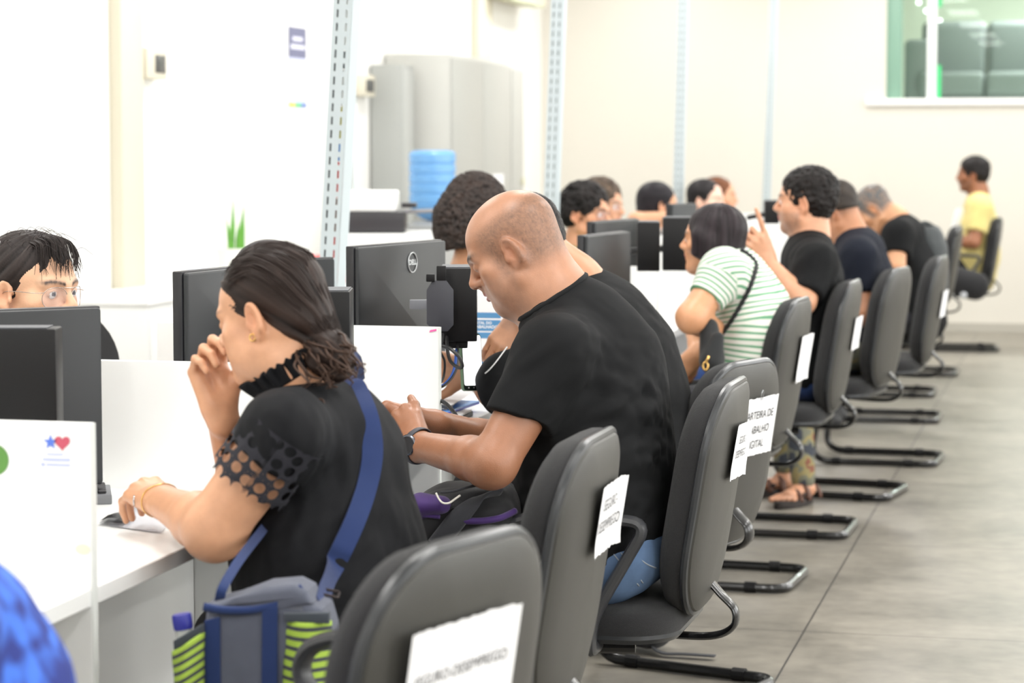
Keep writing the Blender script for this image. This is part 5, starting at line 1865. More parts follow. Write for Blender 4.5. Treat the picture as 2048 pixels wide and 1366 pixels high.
def front_woman():
    Z = 3.95
    fr = headframe(546, 643, Z, 12, 15, 3, .87)
    hipc = P(690, 1262, Z); hipc[2] = .57
    root = newperson('woman in black blouse with lace sleeves, brown hair tied low, hand at her mouth', hipc)
    off = np.array(root.location)
    nb = P(592, 742, Z + .01)
    ZT = 4.03
    shN, elN, wrN = P(568, 868, 3.80), P(428, 1056, 3.83), P(322, 1003, 4.07)
    shF, elF, wrF = P(640, 812, 4.13), P(492, 1010, 4.20), P(440, 822, 4.05)
    S = Sdf()
    head(S, fr, jaw=1.0, fat=.003, eyes_open=False, nose=.95)
    S.cap(fr.p(0, -.026, -.02), nb, .052, .056, .03)
    S.cap(fr.p(0, .035, -.074), fr.p(0, -.02, -.115), .036, .044, .03)
    for s in (-1, 1):
        S.cap(fr.p(s * .035, .03, -.066), fr.p(s * .025, -.02, -.095), .022, .03, .03)
    S.cap(nb, P(628, 840, ZT), .056, .06, .04)
    torso(S, [(P(630, 850, ZT), .055, .11), (P(650, 950, ZT), .09, .12), (P(670, 1100, ZT), .10, .125)], LAT)
    arm(S, shN, elN, wrN, (.053, .049, .043, .0265)); arm(S, shF, elF, wrF, (.050, .043, .036, .024))
    S.ell(elN - ZUP * .004 + RGT * .002, (.044, .042, .045), None, .02)
    # near hand resting on the pouch, fingers drooping to the left
    dN = unit(P(270, 985, 4.16) - wrN + ZUP * .012)
    hand(S, wrN + ZUP * .004, dN, ZUP * .9 - HF * .45, 1, .95, curl=((38, 62, 32), (30, 40, 25), (30, 42, 25), (32, 44, 25)), spread=(9, 3, -3, -9), thumb=(26, 22, 10, 14), wr_r=.0265)
    # far hand lifted to the mouth, palm towards her face
    dF = unit(P(412, 728, 4.06) - wrF)
    hand(S, wrF, dF, -RGT * .50 + HF * .80, -1, .95, curl=((44, 62, 34), (52, 66, 36), (58, 68, 38), (58, 66, 38)), spread=(6, 2, -2, -6), thumb=(34, 30, 4, 8), wr_r=.025)
    V, Q = S.mesh(.0030)
    V = relax(V, Q, 1, .4)
    base = srgb(208, 156, 122)
    C = skin_colours(V, fr, base, lip=srgb(186, 96, 92), brow=srgb(92, 66, 52), blush=.05, seed=5, browth=.0035)
    put('body', V, Q, skin_material(), root, C)
    # blouse
    B = Sdf()
    torso(B, [(P(626, 868, ZT), .084, .150), (P(630, 910, ZT), .118, .168), (P(645, 1030, ZT), .140, .172), (P(664, 1150, ZT), .150, .18), (P(680, 1230, ZT), .154, .19)], LAT)
    B.cap(P(585, 776, Z), P(625, 865, ZT), .052, .080, .05, clip=[(P(572, 752, Z), unit(-RGT * .60 + ZUP * .80))])
    B.cap(P(652, 852, ZT), P(698, 895, ZT), .068, .078, .06)
    for sh, el in ((shN, elN), (shF, elF)):
        cu = sh + (el - sh) * .22
        B.cap(sh + (sh - el) * .02, cu + (el - sh) * .1, .0615, .060, .05, clip=[(cu, el - sh)])
        B.cap(P(628, 885, 3.98) if sh is shN else P(640, 870, Z), sh, .074, .058, .05)
    B.cut(P(690, 1240, Z), (0, 0, -1))
    V, Q = B.mesh(.0046)
    V = relax(V, Q, 2, .5); N = vnormals(V, Q)
    D = foldfield(V, P(640, 900, 3.8), elN - shN + RGT * .16, .034, .0045, .2, 11, .2)
    D += foldfield(V, P(720, 1050, 3.85), ZUP + RGT * .25, .036, .0050, .25, 12, .25)
    D += foldfield(V, P(620, 1100, 3.8), ZUP * .5 + RGT, .03, .004, .2, 13, .22)
    put('blouse', V + N * D[:, None], Q, cloth('black_crepe', srgb(15, 16, 20), .75, .05, .4, .0), root)
    # lace sleeves
    LM = lace_material()
    for sh, el in ((shN, elN), (shF, elF)):
        ax = el - sh; ln = np.linalg.norm(ax); u = ax / ln
        e1 = unit(-HF - u * np.dot(-HF, u)); e2 = np.cross(u, e1)
        v_ = []; f_ = []; la = []; lb = []
        n1, n2 = 26, 72
        for i in range(n1 + 1):
            s = -.05 + .57 * i / n1
            for j in range(n2):
                t = 2 * PI * j / n2
                edge = (.004 * math.sin(t * 14) + .003 * math.sin(t * 31)) * (1 if i == n1 else 0)
                rr = .0725 - .009 * (i / n1) + .005 * (i / n1) ** 2 * (1 + .5 * math.sin(3 * t + 1))
                v_.append(sh + u * (s * ln + edge) + (e1 * math.cos(t) + e2 * math.sin(t)) * rr - off)
                la.append(j / n2 * 2 * PI * .064 / .0235); lb.append(s * ln / .0235)
        for i in range(n1):
            for j in range(n2):
                f_.append((i * n2 + j, i * n2 + (j + 1) % n2, (i + 1) * n2 + (j + 1) % n2, (i + 1) * n2 + j))
        lo = meshobj('lace_sleeve', v_, f_, LM, root, sharp=0)
        for nm, vals in (('la', la), ('lb', lb)):
            at_ = lo.data.attributes.new(nm, 'FLOAT', 'POINT'); at_.data.foreach_set('value', np.array(vals, np.float32))
    # ruffled collar
    c0 = P(574, 745, Z - .01); nrm = unit(-RGT * .52 + ZUP * .85)
    c0 = c0 - nrm * .004
    e1 = unit(RGT - nrm * np.dot(RGT, nrm)); e2 = np.cross(nrm, e1)
    v_ = []; f_ = []
    n1, n2 = 9, 180
    for i in range(n1 + 1):
        h = i / n1
        for j in range(n2):
            t = 2 * PI * j / n2
            wv = (.0055 * math.sin(t * 23) + .003 * math.sin(t * 37 + 1)) * (h ** .7)
            r = .061 + .008 * h + wv
            z = -.010 + .034 * h + .003 * math.sin(t * 29 + 2) * h
            v_.append(c0 + nrm * z + (e1 * math.cos(t) * 1.06 + e2 * math.sin(t) * 1.0) * r - off)
    for i in range(n1):
        for j in range(n2):
            f_.append((i * n2 + j, i * n2 + (j + 1) % n2, (i + 1) * n2 + (j + 1) % n2, (i + 1) * n2 + j))
    ro = meshobj('ruffle_collar', v_, f_, cloth('black_crepe', srgb(24, 25, 30)), root, sharp=0)
    sd = ro.modifiers.new('thickness', 'SOLIDIFY'); sd.thickness = .002
    # hair: drawn back over the ears into a low knot
    H = Sdf()
    E = lambda c, r, k=.02, mode='u': H.ell(fr.p(c), np.array(r) * fr.s, fr.R, k * fr.s, mode)
    E((0, -.014, .056), (.0845, .104, .0865), .01)
    E((0, -.055, -.002), (.064, .054, .056), .03)
    E((0, .118, -.040), (.064, .085, .116), .008, 'd')
    for s in (-1, 1):
        E((s * .088, .034, -.035), (.040, .040, .052), .010, 'd')
        E((s * .088, -.006, -.022), (.024, .022, .044), .008, 'd')
        E((s * .070, -.01, -.095), (.04, .055, .05), .012, 'd')
    H.cut(fr.p(0, -.06, -.058), fr.v(0, .55, -1), .004)
    knot = P(632, 683, Z)
    H.cap(fr.p(0, -.075, -.015), knot, .036, .024, .03)
    H.ell(knot, (.026, .03, .026), None, .008)
    tail = [knot, P(648, 700, Z - .03), P(664, 714, Z - .05), P(676, 730, Z - .06)]
    H.chain(tail, [.024, .034, .034, .018], .02)
    for (x, y, r) in ((682, 722, .019), (668, 738, .017), (684, 737, .012), (640, 716, .02), (655, 731, .014)):
        H.ell(P(x, y, Z - .06), (r, r, r), None, .014)
    for sh_ in range(0):
        pass
    kq = fr.loc(np.array([knot]))[0]
    hair_put(H, fr, root, .0033, srgb(27, 20, 18), srgb(54, 41, 36), flow=(kq, (0, .75, .66)), amp=.0017, freq=70, seed=4)
    # strands lying over the shell
    rn = random.Random(5)
    st = MB()
    for k in range(120):
        a = rn.uniform(-.95, .95); up = rn.uniform(-.1, 1)
        s0 = np.array([math.sin(a) * .07, .045 - .02 * abs(a) + rn.uniform(-.01, .01), .118 - .055 * abs(math.sin(a)) ** 2 * 1.6])
        pts = []
        for i in range(9):
            t = i / 8
            q = s0 * (1 - t) + kq * t + np.array([math.sin(a) * .045, -.01, .06]) * math.sin(PI * t)
            p = fr.p(q)
            # push onto the shell
            g = fr.p(0, -.014, .05)
            d = unit(p - g)
            rr = .05
            for r_ in np.linspace(.05, .20, 50):
                rr = r_
                if H.at([g + d * r_])[0] > .0:
                    break
            if i < 8:
                p = g + d * (rr + .0015 + .0015 * rn.random())
            else:
                p = knot
            pts.append(p - off)
        st.tube(catmull(pts, 2), [.0009 * min(1, .2 + i / 6) for i in range(8 * 2 + 1)], 4)
    st.build('hair_strands', mat('hair_strand', srgb(44, 33, 29), .5, spec=.25), root, sharp=0)['kind'] = 'stuff'
    cur = MB()
    for k in range(70):
        o_ = np.array([rn.gauss(0, .012), rn.gauss(0, .012), rn.gauss(0, .010)])
        pts = [knot + o_ * .6]
        for i, t_ in enumerate(tail[1:]):
            pts.append(t_ + o_ * 1.9 + np.array([rn.gauss(0, .004), rn.gauss(0, .004), rn.gauss(0, .004)]) - HF * .012)
        e_ = pts[-1]
        pts.append(e_ + RGT * rn.uniform(-.004, .012) - ZUP * rn.uniform(.0, .010))
        pts.append(e_ + RGT * rn.uniform(-.016, .002) - ZUP * rn.uniform(.004, .016))
        cl_ = catmull(pts, 4); n_ = len(cl_)
        cur.tube([p - off for p in cl_], [.0022 * (1 - .8 * (i / (n_ - 1)) ** 2) for i in range(n_)], 5)
    cur.build('ponytail_strands', mat('ponytail_hair', srgb(70, 51, 41), .5, spec=.3), root, sharp=0)['kind'] = 'stuff'
    rq = S.hit(268, 1002, 3.9, 4.4, .0) - off
    MB().tube([rq + dN * 0 + ZUP * .0085 * math.sin(t) + HF * (.0085 * math.cos(t) + .006) for t in np.linspace(0, 2 * PI, 16, endpoint=False)], .0016, 6, True).build('ring', mat('silver', srgb(200, 202, 206), .2, metal=1.0), root, sharp=0)
    MB().tube([knot - off + fr.v(math.cos(t) * .027, .0, math.sin(t) * .027) for t in np.linspace(0, 2 * PI, 20, endpoint=False)], .004, 6, True).build('hair_tie', mat('hair_tie', srgb(60, 44, 44), .8), root, sharp=0)
    # earring, bracelet, ring
    GOLD = mat('gold', srgb(226, 184, 112), .22, metal=1.0)
    eq = P(507, 674, 3.86)
    eq = S.hit(505, 668, 3.6, 4.1, .001) - off
    MB().tube([eq + np.array([0, 0, -.006]) + RGT * math.cos(t) * .0045 + ZUP * math.sin(t) * .0055 for t in np.linspace(0, 2 * PI, 18, endpoint=False)], .0016, 6, True).build('earring', GOLD, root, sharp=0)
    bd = unit(wrN - elN); bc = wrN - bd * .0 + dN * .0
    e1 = unit(-HF - bd * np.dot(-HF, bd)); e2 = np.cross(bd, e1)
    rg = []
    for t in np.linspace(0, 2 * PI, 48, endpoint=False):
        d = e1 * math.cos(t) + e2 * math.sin(t)
        r0 = .02
        for rr in np.linspace(.01, .05, 80):
            r0 = rr
            if S.at([bc + d * rr])[0] > 0:
                break
        rg.append(bc + d * (r0 + .0012) - off + bd * .003 * math.sin(t * 3))
    MB().tube(rg, .0011, 6, True).build('bracelet', GOLD, root, sharp=0)
    SKT = cloth('black_skirt', srgb(30, 30, 34))
    seat_legs(root, hipc, np.array([-.5, .86, 0]), np.array([.86, .5, 0]), SKT, knee=.32, hw=.10, r=(.086, .062, .05), h=.012, kz=.55, ank=.08)
    return root, S, B, fr


FW = front_woman()
# ------------------------------------------------------------------ everybody else
BLACKT = cloth('black_jersey', srgb(15, 16, 18), .85, .06, .35, .0)
NAVYT = cloth('navy_jersey', srgb(16, 21, 34), .85, .06, .35, .0)
DARKH = (srgb(16, 14, 14), srgb(36, 31, 30))


def sitter(label, Z, hf, base, tor, armsN, armsF, top, topname, neckr=.055, h=.006, ht=.009, nb=None, face=None, lat=None, fwd=None, sleeve=.55, sleeve_r=.062, headk=None, folds=True, legs=None, arm_r=(.052, .045, .041, .027), hands=(None, None), group=None, cutz=None, extra=None, tattr=None, double=False, backcap=True):
    """a seated figure given by the points its joints are seen at"""
    lat = LAT if lat is None else lat; fwd = FX_ if fwd is None else fwd
    hip = tor[-1][0]
    root = newperson(label, hip, group)
    S = Sdf()
    head(S, hf, **(headk or {}))
    nb = nb if nb is not None else tor[0][0] + ZUP * .12
    S.cap(hf.p(0, -.028, -.02), nb, neckr, neckr * 1.05, .03)
    S.cap(hf.p(0, .030, -.076), hf.p(0, -.02, -.12), .034, .042, .03)
    S.cap(nb, tor[0][0], neckr, tor[0][1] * .8, .05)
    torso(S, [(a, t * .75, w * .8) for a, t, w in tor], lat)
    for A in (armsN, armsF):
        if A is not None:
            arm(S, A[0], A[1], A[2], arm_r)
    for Hd in hands:
        if Hd:
            hand(S, **Hd)
    V, Q = S.mesh(h); V = relax(V, Q, 1, .4)
    C = skin_colours(V, hf, base, **(face or {}))
    put('body', V, Q, skin_material(), root, C)
    T_ = Sdf()
    torso(T_, tor, lat)
    nk = unit(hf.p(0, -.028, -.02) - nb)
    T_.cap(nb - nk * .01, tor[0][0], neckr + .006, tor[0][1] * .95, .05, clip=[(nb + nk * .012, nk)])
    for A in (armsN, armsF):
        if A is None:
            continue
        sh, el = np.asarray(A[0]), np.asarray(A[1])
        cu = sh + (el - sh) * sleeve
        T_.cap(sh, cu + (el - sh) * .1, sleeve_r + .010, sleeve_r, .035, clip=[(cu, el - sh)])
        T_.cap(tor[0][0] * .6 + sh * .4 + ZUP * .01, sh, .074, .070, .05)
    if extra:
        extra(T_)
    if cutz is not None:
        T_.cut((0, 0, cutz), (0, 0, -1))
    V, Q = T_.mesh(ht); V = relax(V, Q, 2, .5); N = vnormals(V, Q)
    if folds:
        D = foldfield(V, tor[1][0] - lat * .15, RGT * .8 + ZUP * .5, .045, .006, .22, 21, .25) + foldfield(V, tor[-1][0], RGT + ZUP * .2, .045, .006, .25, 22, .25)
        V = V + N * D[:, None]
    attr = tattr(V) if tattr else None
    put(topname, V, Q, top, root, attr=attr)
    if legs:
        seat_legs(root, np.array([hip[0], hip[1], .575]), fwd, lat, **legs)
    return root, S, T_


TRD = cloth('dark_trousers', srgb(44, 44, 50))


# --- man beside the bald man, mostly hidden behind him
Z = 6.0
hf = headframe(1056, 500, Z, 6, 34)
el2 = P(1004, 790, 5.88); wr2 = P(944, 748, 5.97)
elf = P(1090, 640, 6.22); wrf = P(1036, 640, 6.12)


def piping(T_):
    T_.ell(P(1000, 770, 5.86), (.055, .06, .075), None, .05)


m2, S2, T2 = sitter('man in a black t-shirt mostly hidden behind the bald man, dark short hair', Z, hf, srgb(188, 138, 106),
                    [(P(1205, 640, Z), .105, .18), (P(1232, 710, Z), .138, .19), (P(1250, 800, Z), .150, .195), (P(1250, 900, Z), .145, .2), (P(1250, 990, Z), .14, .2)],
                    (P(1160, 660, 5.82), el2, wr2), (P(1215, 640, 6.2), elf, wrf), BLACKT, 't_shirt', .062, .0048, .0075, nb=P(1150, 568, Z), sleeve=1.0, sleeve_r=.06,
                    face=dict(lip=srgb(150, 90, 80), brow=srgb(40, 32, 28), stub=(srgb(90, 74, 66), .3)),
                    hands=(dict(wr=wr2, d=-RGT * .95 + ZUP * .22, n=HF, side=1, sc=1.0, curl=((20, 30, 20), (18, 25, 15), (18, 25, 15), (20, 30, 15)), thumb=(50, 10, 8, 8)),
                           dict(wr=wrf, d=unit(P(1000, 690, 6.08) - wrf), n=-HF * .9 - RGT * .3 + ZUP * .2, side=-1, sc=1.02, curl=((22, 30, 20), (28, 34, 20), (30, 36, 22), (34, 36, 22)), thumb=(30, 20, 12, 12))),
                    extra=piping, legs=dict(col=TRD, knee=.34, kz=.555))
H = Sdf(); shell_hair(H, hf, .006, .0, -.045)
hair_put(H, hf, m2, .0045, *DARKH, amp=.0008, curl=.0022, cs=150)
wp = MB()
pp = [T2.hit(x, y, 5.5, 6.2, .002) for x, y in ((1014, 694), (1004, 708), (992, 724), (980, 738), (970, 747))]
wp.tube([p - np.array(m2.location) for p in catmull(pp, 5)], .0017, 6)
wp.build('white_piping', mat('white_piping', srgb(226, 226, 226), .7), m2, sharp=0)

# --- woman in the striped top
Z = 7.75
hf = headframe(1428, 488, Z, 14, -2, 0, .92)


def stripe_material():
    m = bpy.data.materials.new('striped_knit'); m.use_nodes = True
    nt = m.node_tree; N, L = nt.nodes, nt.links
    b = N['Principled BSDF']; b.inputs['Roughness'].default_value = .85
    a = N.new('ShaderNodeAttribute'); a.attribute_name = 'ax'
    mu = N.new('ShaderNodeMath'); mu.operation = 'MULTIPLY'; mu.inputs[1].default_value = 1 / .0155; L.new(a.outputs['Fac'], mu.inputs[0])
    fr_ = N.new('ShaderNodeMath'); fr_.operation = 'FRACT'; L.new(mu.outputs[0], fr_.inputs[0])
    r = N.new('ShaderNodeValToRGB'); r.color_ramp.interpolation = 'CONSTANT'
    r.color_ramp.elements[0].color = srgb(222, 221, 214); r.color_ramp.elements[1].position = .64; r.color_ramp.elements[1].color = srgb(104, 158, 122)
    L.new(fr_.outputs[0], r.inputs['Fac']); L.new(r.outputs['Color'], b.inputs['Base Color'])
    return m


STR = [(P(1478, 562, Z), .095, .16), (P(1500, 620, Z), .118, .165), (P(1506, 670, Z), .116, .165), (P(1496, 710, Z), .102, .165), (P(1492, 770, Z), .11, .18)]
sh_, el_, wr_ = P(1448, 545, 7.57), P(1383, 636, 7.50), P(1452, 668, 7.66)
shf, elf, wrf = P(1470, 540, 7.92), P(1400, 640, 8.0), P(1392, 710, 7.84)


def ax_attr(V):
    ta = np.array([s[0] for s in STR])
    best = np.full(len(V), 1e9); num = np.zeros(len(V)); den = np.zeros(len(V)); acc = 0.0
    for i in range(len(ta) - 1):
        d = ta[i + 1] - ta[i]; ln = np.linalg.norm(d); u = d / ln
        t = (V - ta[i]) @ u
        tc = np.clip(t, -.03 if i else -9, ln + .03 if i < len(ta) - 2 else 9)
        dist = np.linalg.norm(V - ta[i] - np.clip(t, 0, ln)[:, None] * u, axis=1)
        w = 1 / (dist ** 2 + .002) ** 3
        num += w * (acc + tc); den += w
        best = np.minimum(best, dist); acc += ln
    val = num / den
    for s, e in ((sh_, el_), (shf, elf)):
        d = e - s; ln = np.linalg.norm(d); u = d / ln
        t = (V - s) @ u
        dist = np.linalg.norm(V - s - np.clip(t, 0, ln)[:, None] * u, axis=1)
        m = (dist < .076) & (dist < best - .01)
        val[m] = (t + .004)[m]
    return dict(ax=val + 1.0)


sw, SS, ST = sitter('woman in a white top with green stripes leaning on her elbow, straight dark hair', Z, hf, srgb(206, 150, 112), STR, (sh_, el_, wr_), (shf, elf, wrf), stripe_material(), 'striped_top', .046, tattr=ax_attr, h=.0048, ht=.006,
                    nb=P(1462, 522, Z), sleeve=.58, sleeve_r=.058, face=dict(lip=srgb(176, 96, 90), brow=srgb(50, 38, 34)), headk=dict(eyes_open=True, jaw=.95),
                    arm_r=(.052, .048, .042, .026), hands=(dict(wr=wr_, d=RGT * .8 - ZUP * .3 + HF * .5, n=ZUP, side=1, sc=.92), dict(wr=wrf, d=-ZUP * .6 - RGT * .6, n=-HF, side=-1, sc=.92, curl=((55, 70, 45),) * 4)), legs=dict(col=TRD, knee=.42, kz=.555))
eyes(sw, hf)
H = Sdf()
E = lambda c, r, k=.02, mode='u': H.ell(hf.p(c), np.array(r) * hf.s, hf.R, k * hf.s, mode)
E((0, -.012, .056), (.086, .106, .088), .01)
E((0, -.045, -.02), (.082, .062, .085), .03)
E((0, -.045, -.075), (.078, .050, .06), .04)
E((0, .124, -.035), (.058, .085, .125), .008, 'd')
for s in (-1, 1):
    H.cap(hf.p(s * .076, .024, .03), hf.p(s * .070, .036, -.105), .026 * hf.s, .022 * hf.s, .03)
    H.cap(hf.p(s * .078, -.01, .01), hf.p(s * .072, .0, -.105), .024 * hf.s, .024 * hf.s, .03)
H.cut(P(1440, 540, Z), unit(-ZUP * .9 - RGT * .5))
hair_put(H, hf, sw, .0045, srgb(22, 18, 20), srgb(50, 42, 46), flow=((0, -.02, .13), (0, 0, 1)), amp=.0014, freq=60)
# cross-body strap and bag
bagp = [(1482, 499), (1500, 512), (1512, 528), (1510, 545), (1500, 575), (1484, 606), (1466, 636), (1448, 662), (1438, 678)]
pts = [ST.hit(x, y, 7.2, 8.1, .004) for x, y in bagp]
pts = [p for p in pts]
hb = thing('handbag', 'small black handbag with a gold clasp hanging from the striped woman\'s strap', 'bag', P(1428, 700, 7.42))
off = np.array(hb.location)
st = MB()
cl = catmull(pts, 5)
st.tube([p - off for p in cl], [.0062 + .0028 * (i % 2) for i in range(len(cl))], 6)
st.build('strap', cloth('black_leather', srgb(28, 30, 32), .5), hb, sharp=0)
BS = Sdf()
BS.cap(P(1418, 655, 7.5), P(1424, 720, 7.46), .030, .040, .03, flat=(HF, .7)); BS.cap(P(1436, 676, 7.45), P(1424, 726, 7.44), .02, .034, .02, flat=(HF, .7))
V, Q = BS.mesh(.006); put('pouch', V, Q, cloth('black_leather', srgb(28, 30, 32), .5), hb, it=1)
MB().tube([P(1411 + 5 * math.cos(t), 732 + 8 * math.sin(t), 7.40) - off for t in np.linspace(0, 2 * PI, 16, endpoint=False)], .003, 6, True).tube([P(1418, 712, 7.40) - off, P(1412, 724, 7.40) - off], .004, 6).build('clasp', mat('gold', srgb(226, 184, 112), .22, metal=1.0), hb, sharp=0)

# --- man raising a finger
Z = 8.9
hf = headframe(1613, 410, Z, 7, 0, 0, .98)
sh_, el_, wr_ = P(1630, 528, 8.70), P(1606, 604, 8.62), P(1537, 526, 8.66)
fm, SF, TF = sitter('curly-haired man in a black t-shirt raising one finger', Z, hf, srgb(208, 154, 122),
                    [(P(1618, 512, Z), .09, .18), (P(1622, 560, Z), .108, .19), (P(1628, 625, Z), .112, .19), (P(1622, 700, Z), .108, .19), (P(1622, 745, Z), .108, .19)],
                    (sh_, el_, wr_), (P(1625, 525, 9.09), P(1590, 640, 9.12), P(1540, 655, 9.0)), BLACKT, 't_shirt', .058, .0055, .008, nb=P(1622, 474, Z), sleeve=.82, sleeve_r=.066,
                    face=dict(lip=srgb(176, 104, 96), brow=srgb(44, 34, 30), stub=(srgb(92, 72, 62), .6)), headk=dict(eyes_open=True, jaw=1.08, fat=.004),
                    hands=(dict(wr=wr_, d=unit(P(1512, 470, 8.62) - wr_), n=RGT * .25 - HF * .9, side=1, sc=1.12, curl=((2, 4, 2), (60, 75, 45), (64, 75, 45), (66, 75, 45)), thumb=(25, 30, 20, 25)), None), legs=dict(col=cloth('dark_denim', srgb(46, 70, 122), .85, .15), knee=.43, kz=.555))
eyes(fm, hf)
H = Sdf(); shell_hair(H, hf, .010, .004, -.05, top=.004, back=.004, face=(.064, .080, .092))
hair_put(H, hf, fm, .005, *DARKH, amp=.001, curl=.005, cs=60)

# --- man in navy
Z = 9.95
hf = headframe(1674, 426, Z, 12, 28, 0, .98)
nm, SN, TN = sitter('man in a navy t-shirt bowing his head behind the curly-haired man', Z, hf, srgb(184, 128, 94),
                    [(P(1718, 502, Z), .098, .18), (P(1728, 555, Z), .110, .19), (P(1734, 620, Z), .115, .19), (P(1726, 690, Z), .11, .19)],
                    (P(1716, 515, 9.75), P(1732, 628, 9.7), P(1672, 645, 9.8)), (P(1712, 510, 10.13), P(1700, 620, 10.2), P(1660, 640, 10.1)), NAVYT, 't_shirt', .060, .006, .009, nb=P(1700, 470, Z), sleeve=.66, sleeve_r=.064,
                    face=dict(brow=srgb(40, 32, 28), lip=srgb(150, 90, 80), buzz=(srgb(52, 44, 40), None, -.02, .75)), legs=None)
H = Sdf(); shell_hair(H, hf, .004, .010, .005)
hair_put(H, hf, nm, .006, srgb(38, 34, 32), srgb(62, 55, 50), amp=.0008)
# camouflage trousers and a sandalled foot
def camo():
    m = bpy.data.materials.new('camouflage'); m.use_nodes = True
    nt = m.node_tree; N, L = nt.nodes, nt.links
    b = N['Principled BSDF']; b.inputs['Roughness'].default_value = .9
    tc = N.new('ShaderNodeTexCoord'); n = N.new('ShaderNodeTexNoise'); n.inputs['Scale'].default_value = 13; n.inputs['Detail'].default_value = 2
    L.new(tc.outputs['Object'], n.inputs['Vector'])
    r = N.new('ShaderNodeValToRGB'); r.color_ramp.interpolation = 'CONSTANT'
    r.color_ramp.elements[0].color = srgb(62, 66, 74); r.color_ramp.elements[1].position = .46; r.color_ramp.elements[1].color = srgb(116, 116, 100)
    e = r.color_ramp.elements.new(.54); e.color = srgb(146, 134, 92)
    e = r.color_ramp.elements.new(.62); e.color = srgb(128, 82, 66)
    L.new(n.outputs['Fac'], r.inputs['Fac']); L.new(r.outputs['Color'], b.inputs['Base Color'])
    return m


L_ = Sdf()
hp = np.array([TN.ops[-1][1][0], 9.9, .555]); hp = P(1726, 690, Z); hp[2] = .575
L_.ell(hp, (.12, .18, .09), None, .03)
ank = P(1606, 968, 9.55); kn = P(1590, 832, 9.72); kn[2] = .54
L_.cap(hp - LAT * .09, kn, .09, .07, .04); L_.cap(kn, ank + ZUP * .02, .070, .048, .02)
kn2 = kn + LAT * .30; ank2 = ank + LAT * .24 - RGT * .1
L_.cap(hp + LAT * .09, kn2, .09, .068, .04); L_.cap(kn2, ank2 + ZUP * .05, .068, .05, .02)
V, Q = L_.mesh(.011); put('trousers', V, Q, camo(), nm, it=1)
skn = skin_material()


def sandal(an, d, root, h=.006):
    d = unit(np.array([d[0], d[1], 0])); t = np.cross(ZUP, d)
    an = an.copy(); g = np.array([an[0], an[1], 0.0])
    F_ = Sdf()
    F_.cap(an + ZUP * .03, g + ZUP * .07, .034, .036, .02)
    F_.cap(g - d * .03 + ZUP * .055, g + d * .11 + ZUP * .045, .030, .024, .03, flat=(t, 1.25))
    for i in range(5):
        o = (-.034 + .017 * i)
        F_.cap(g + d * .12 + t * o + ZUP * .038, g + d * (.178 - .011 * i) + t * (o * 1.1) + ZUP * .034, .0125 if i else .015, .0085 if i else .012, .008)
    V, Q = F_.mesh(h)
    col = np.tile(np.array(srgb(206, 150, 118)[:3]), (len(V), 1))
    put('foot', V, Q, skn, root, col)
    off = np.array(root.location)
    s = thing('sandal', None, None); s.parent = root
    M = basis(g + d * .065 - off, d, t, ZUP)
    MB().prism([(.135 * math.cos(a) * (1.0 if math.cos(a) > 0 else .93), (.048 - .006 * (math.cos(a) < 0)) * math.sin(a)) for a in np.linspace(0, 2 * PI, 32, endpoint=False)], .002, .030, M, b=.005).build('sole', mat('sandal_sole', srgb(52, 46, 44), .8), s)
    SB = mat('sandal_strap', srgb(92, 56, 40), .55)
    for k, (x, zz, w_) in enumerate(((.02, .088, 3.2), (.075, .068, 2.8), (-.065, .075, 2.4))):
        pts = [M @ Vector((x - .065 + .01 * math.cos(a), (.050 - (.004 if k == 1 else 0)) * math.cos(a), .022 + (zz - .022) * math.sin(a))) for a in np.linspace(0, PI, 14)]
        MB().tube(pts, .0045, 8, False, None, w_, np.array(d)).build('strap', SB, s, sharp=0)
    MB().box((.01, .052, .05), (.02, .004, .016), M, b=.001).build('buckle', mat('buckle_dark', srgb(60, 52, 50), .4, metal=.6), s)


sandal(ank, P(1548, 1004, 9.38) - ank, nm); sandal(ank2, -RGT * .9 - HF * .3, nm, .01)

# --- man with the cropped head
Z = 12.1
hf = headframe(1753, 420, Z, 8, 46, 0, .98)
cm, SC_, TC_ = sitter('man with cropped grey hair in a black t-shirt bent low over the desk', Z, hf, srgb(204, 150, 112),
                     [(P(1812, 470, Z), .088, .18), (P(1832, 530, Z), .10, .19), (P(1842, 590, Z), .11, .19), (P(1846, 640, Z), .12, .19)],
                     (P(1796, 470, 11.9), P(1792, 532, 11.85), P(1728, 556, 11.95)), (P(1800, 465, 12.3), P(1760, 540, 12.35), P(1715, 560, 12.2)), BLACKT, 't_shirt', .058, .007, .010, nb=P(1792, 440, Z), sleeve=.62, sleeve_r=.066,
                     face=dict(brow=srgb(60, 48, 42), lip=srgb(160, 100, 90), buzz=(srgb(92, 88, 86), None, -.03, 1.35)), legs=dict(col=TRD, knee=.43, kz=.555, h=.016))
# his rucksack on the chair back
rk = thing('rucksack', 'grey rucksack slung over the cropped-haired man\'s chair back', 'rucksack', (P(1852, 540, 12.3)[0], P(1852, 540, 12.3)[1], .55))
off = np.array(rk.location)
R_ = Sdf(); a = P(1858, 478, 12.15); b = P(1845, 600, 12.15)
R_.cap(a, b, .075, .10, .05, flat=(LAT, 1.5)); R_.cap(P(1868, 500, 12.1), P(1862, 590, 12.1), .06, .075, .04, flat=(LAT, 1.3))
V, Q = R_.mesh(.010); N = vnormals(V, Q); V = V + N * foldfield(V, (a + b) / 2, ZUP, .05, .010, .4)[:, None]
put('body', V, Q, cloth('grey_nylon', srgb(66, 70, 72), .6), rk, it=1)
MB().tube(catmull([P(1838, 452, 12.1) - off, P(1852, 446, 12.1) - off, P(1876, 462, 12.1) - off, P(1872, 480, 12.1) - off], 5), .012, 6).build('carry_loop', cloth('grey_nylon', srgb(66, 70, 72), .6), rk, sharp=0)
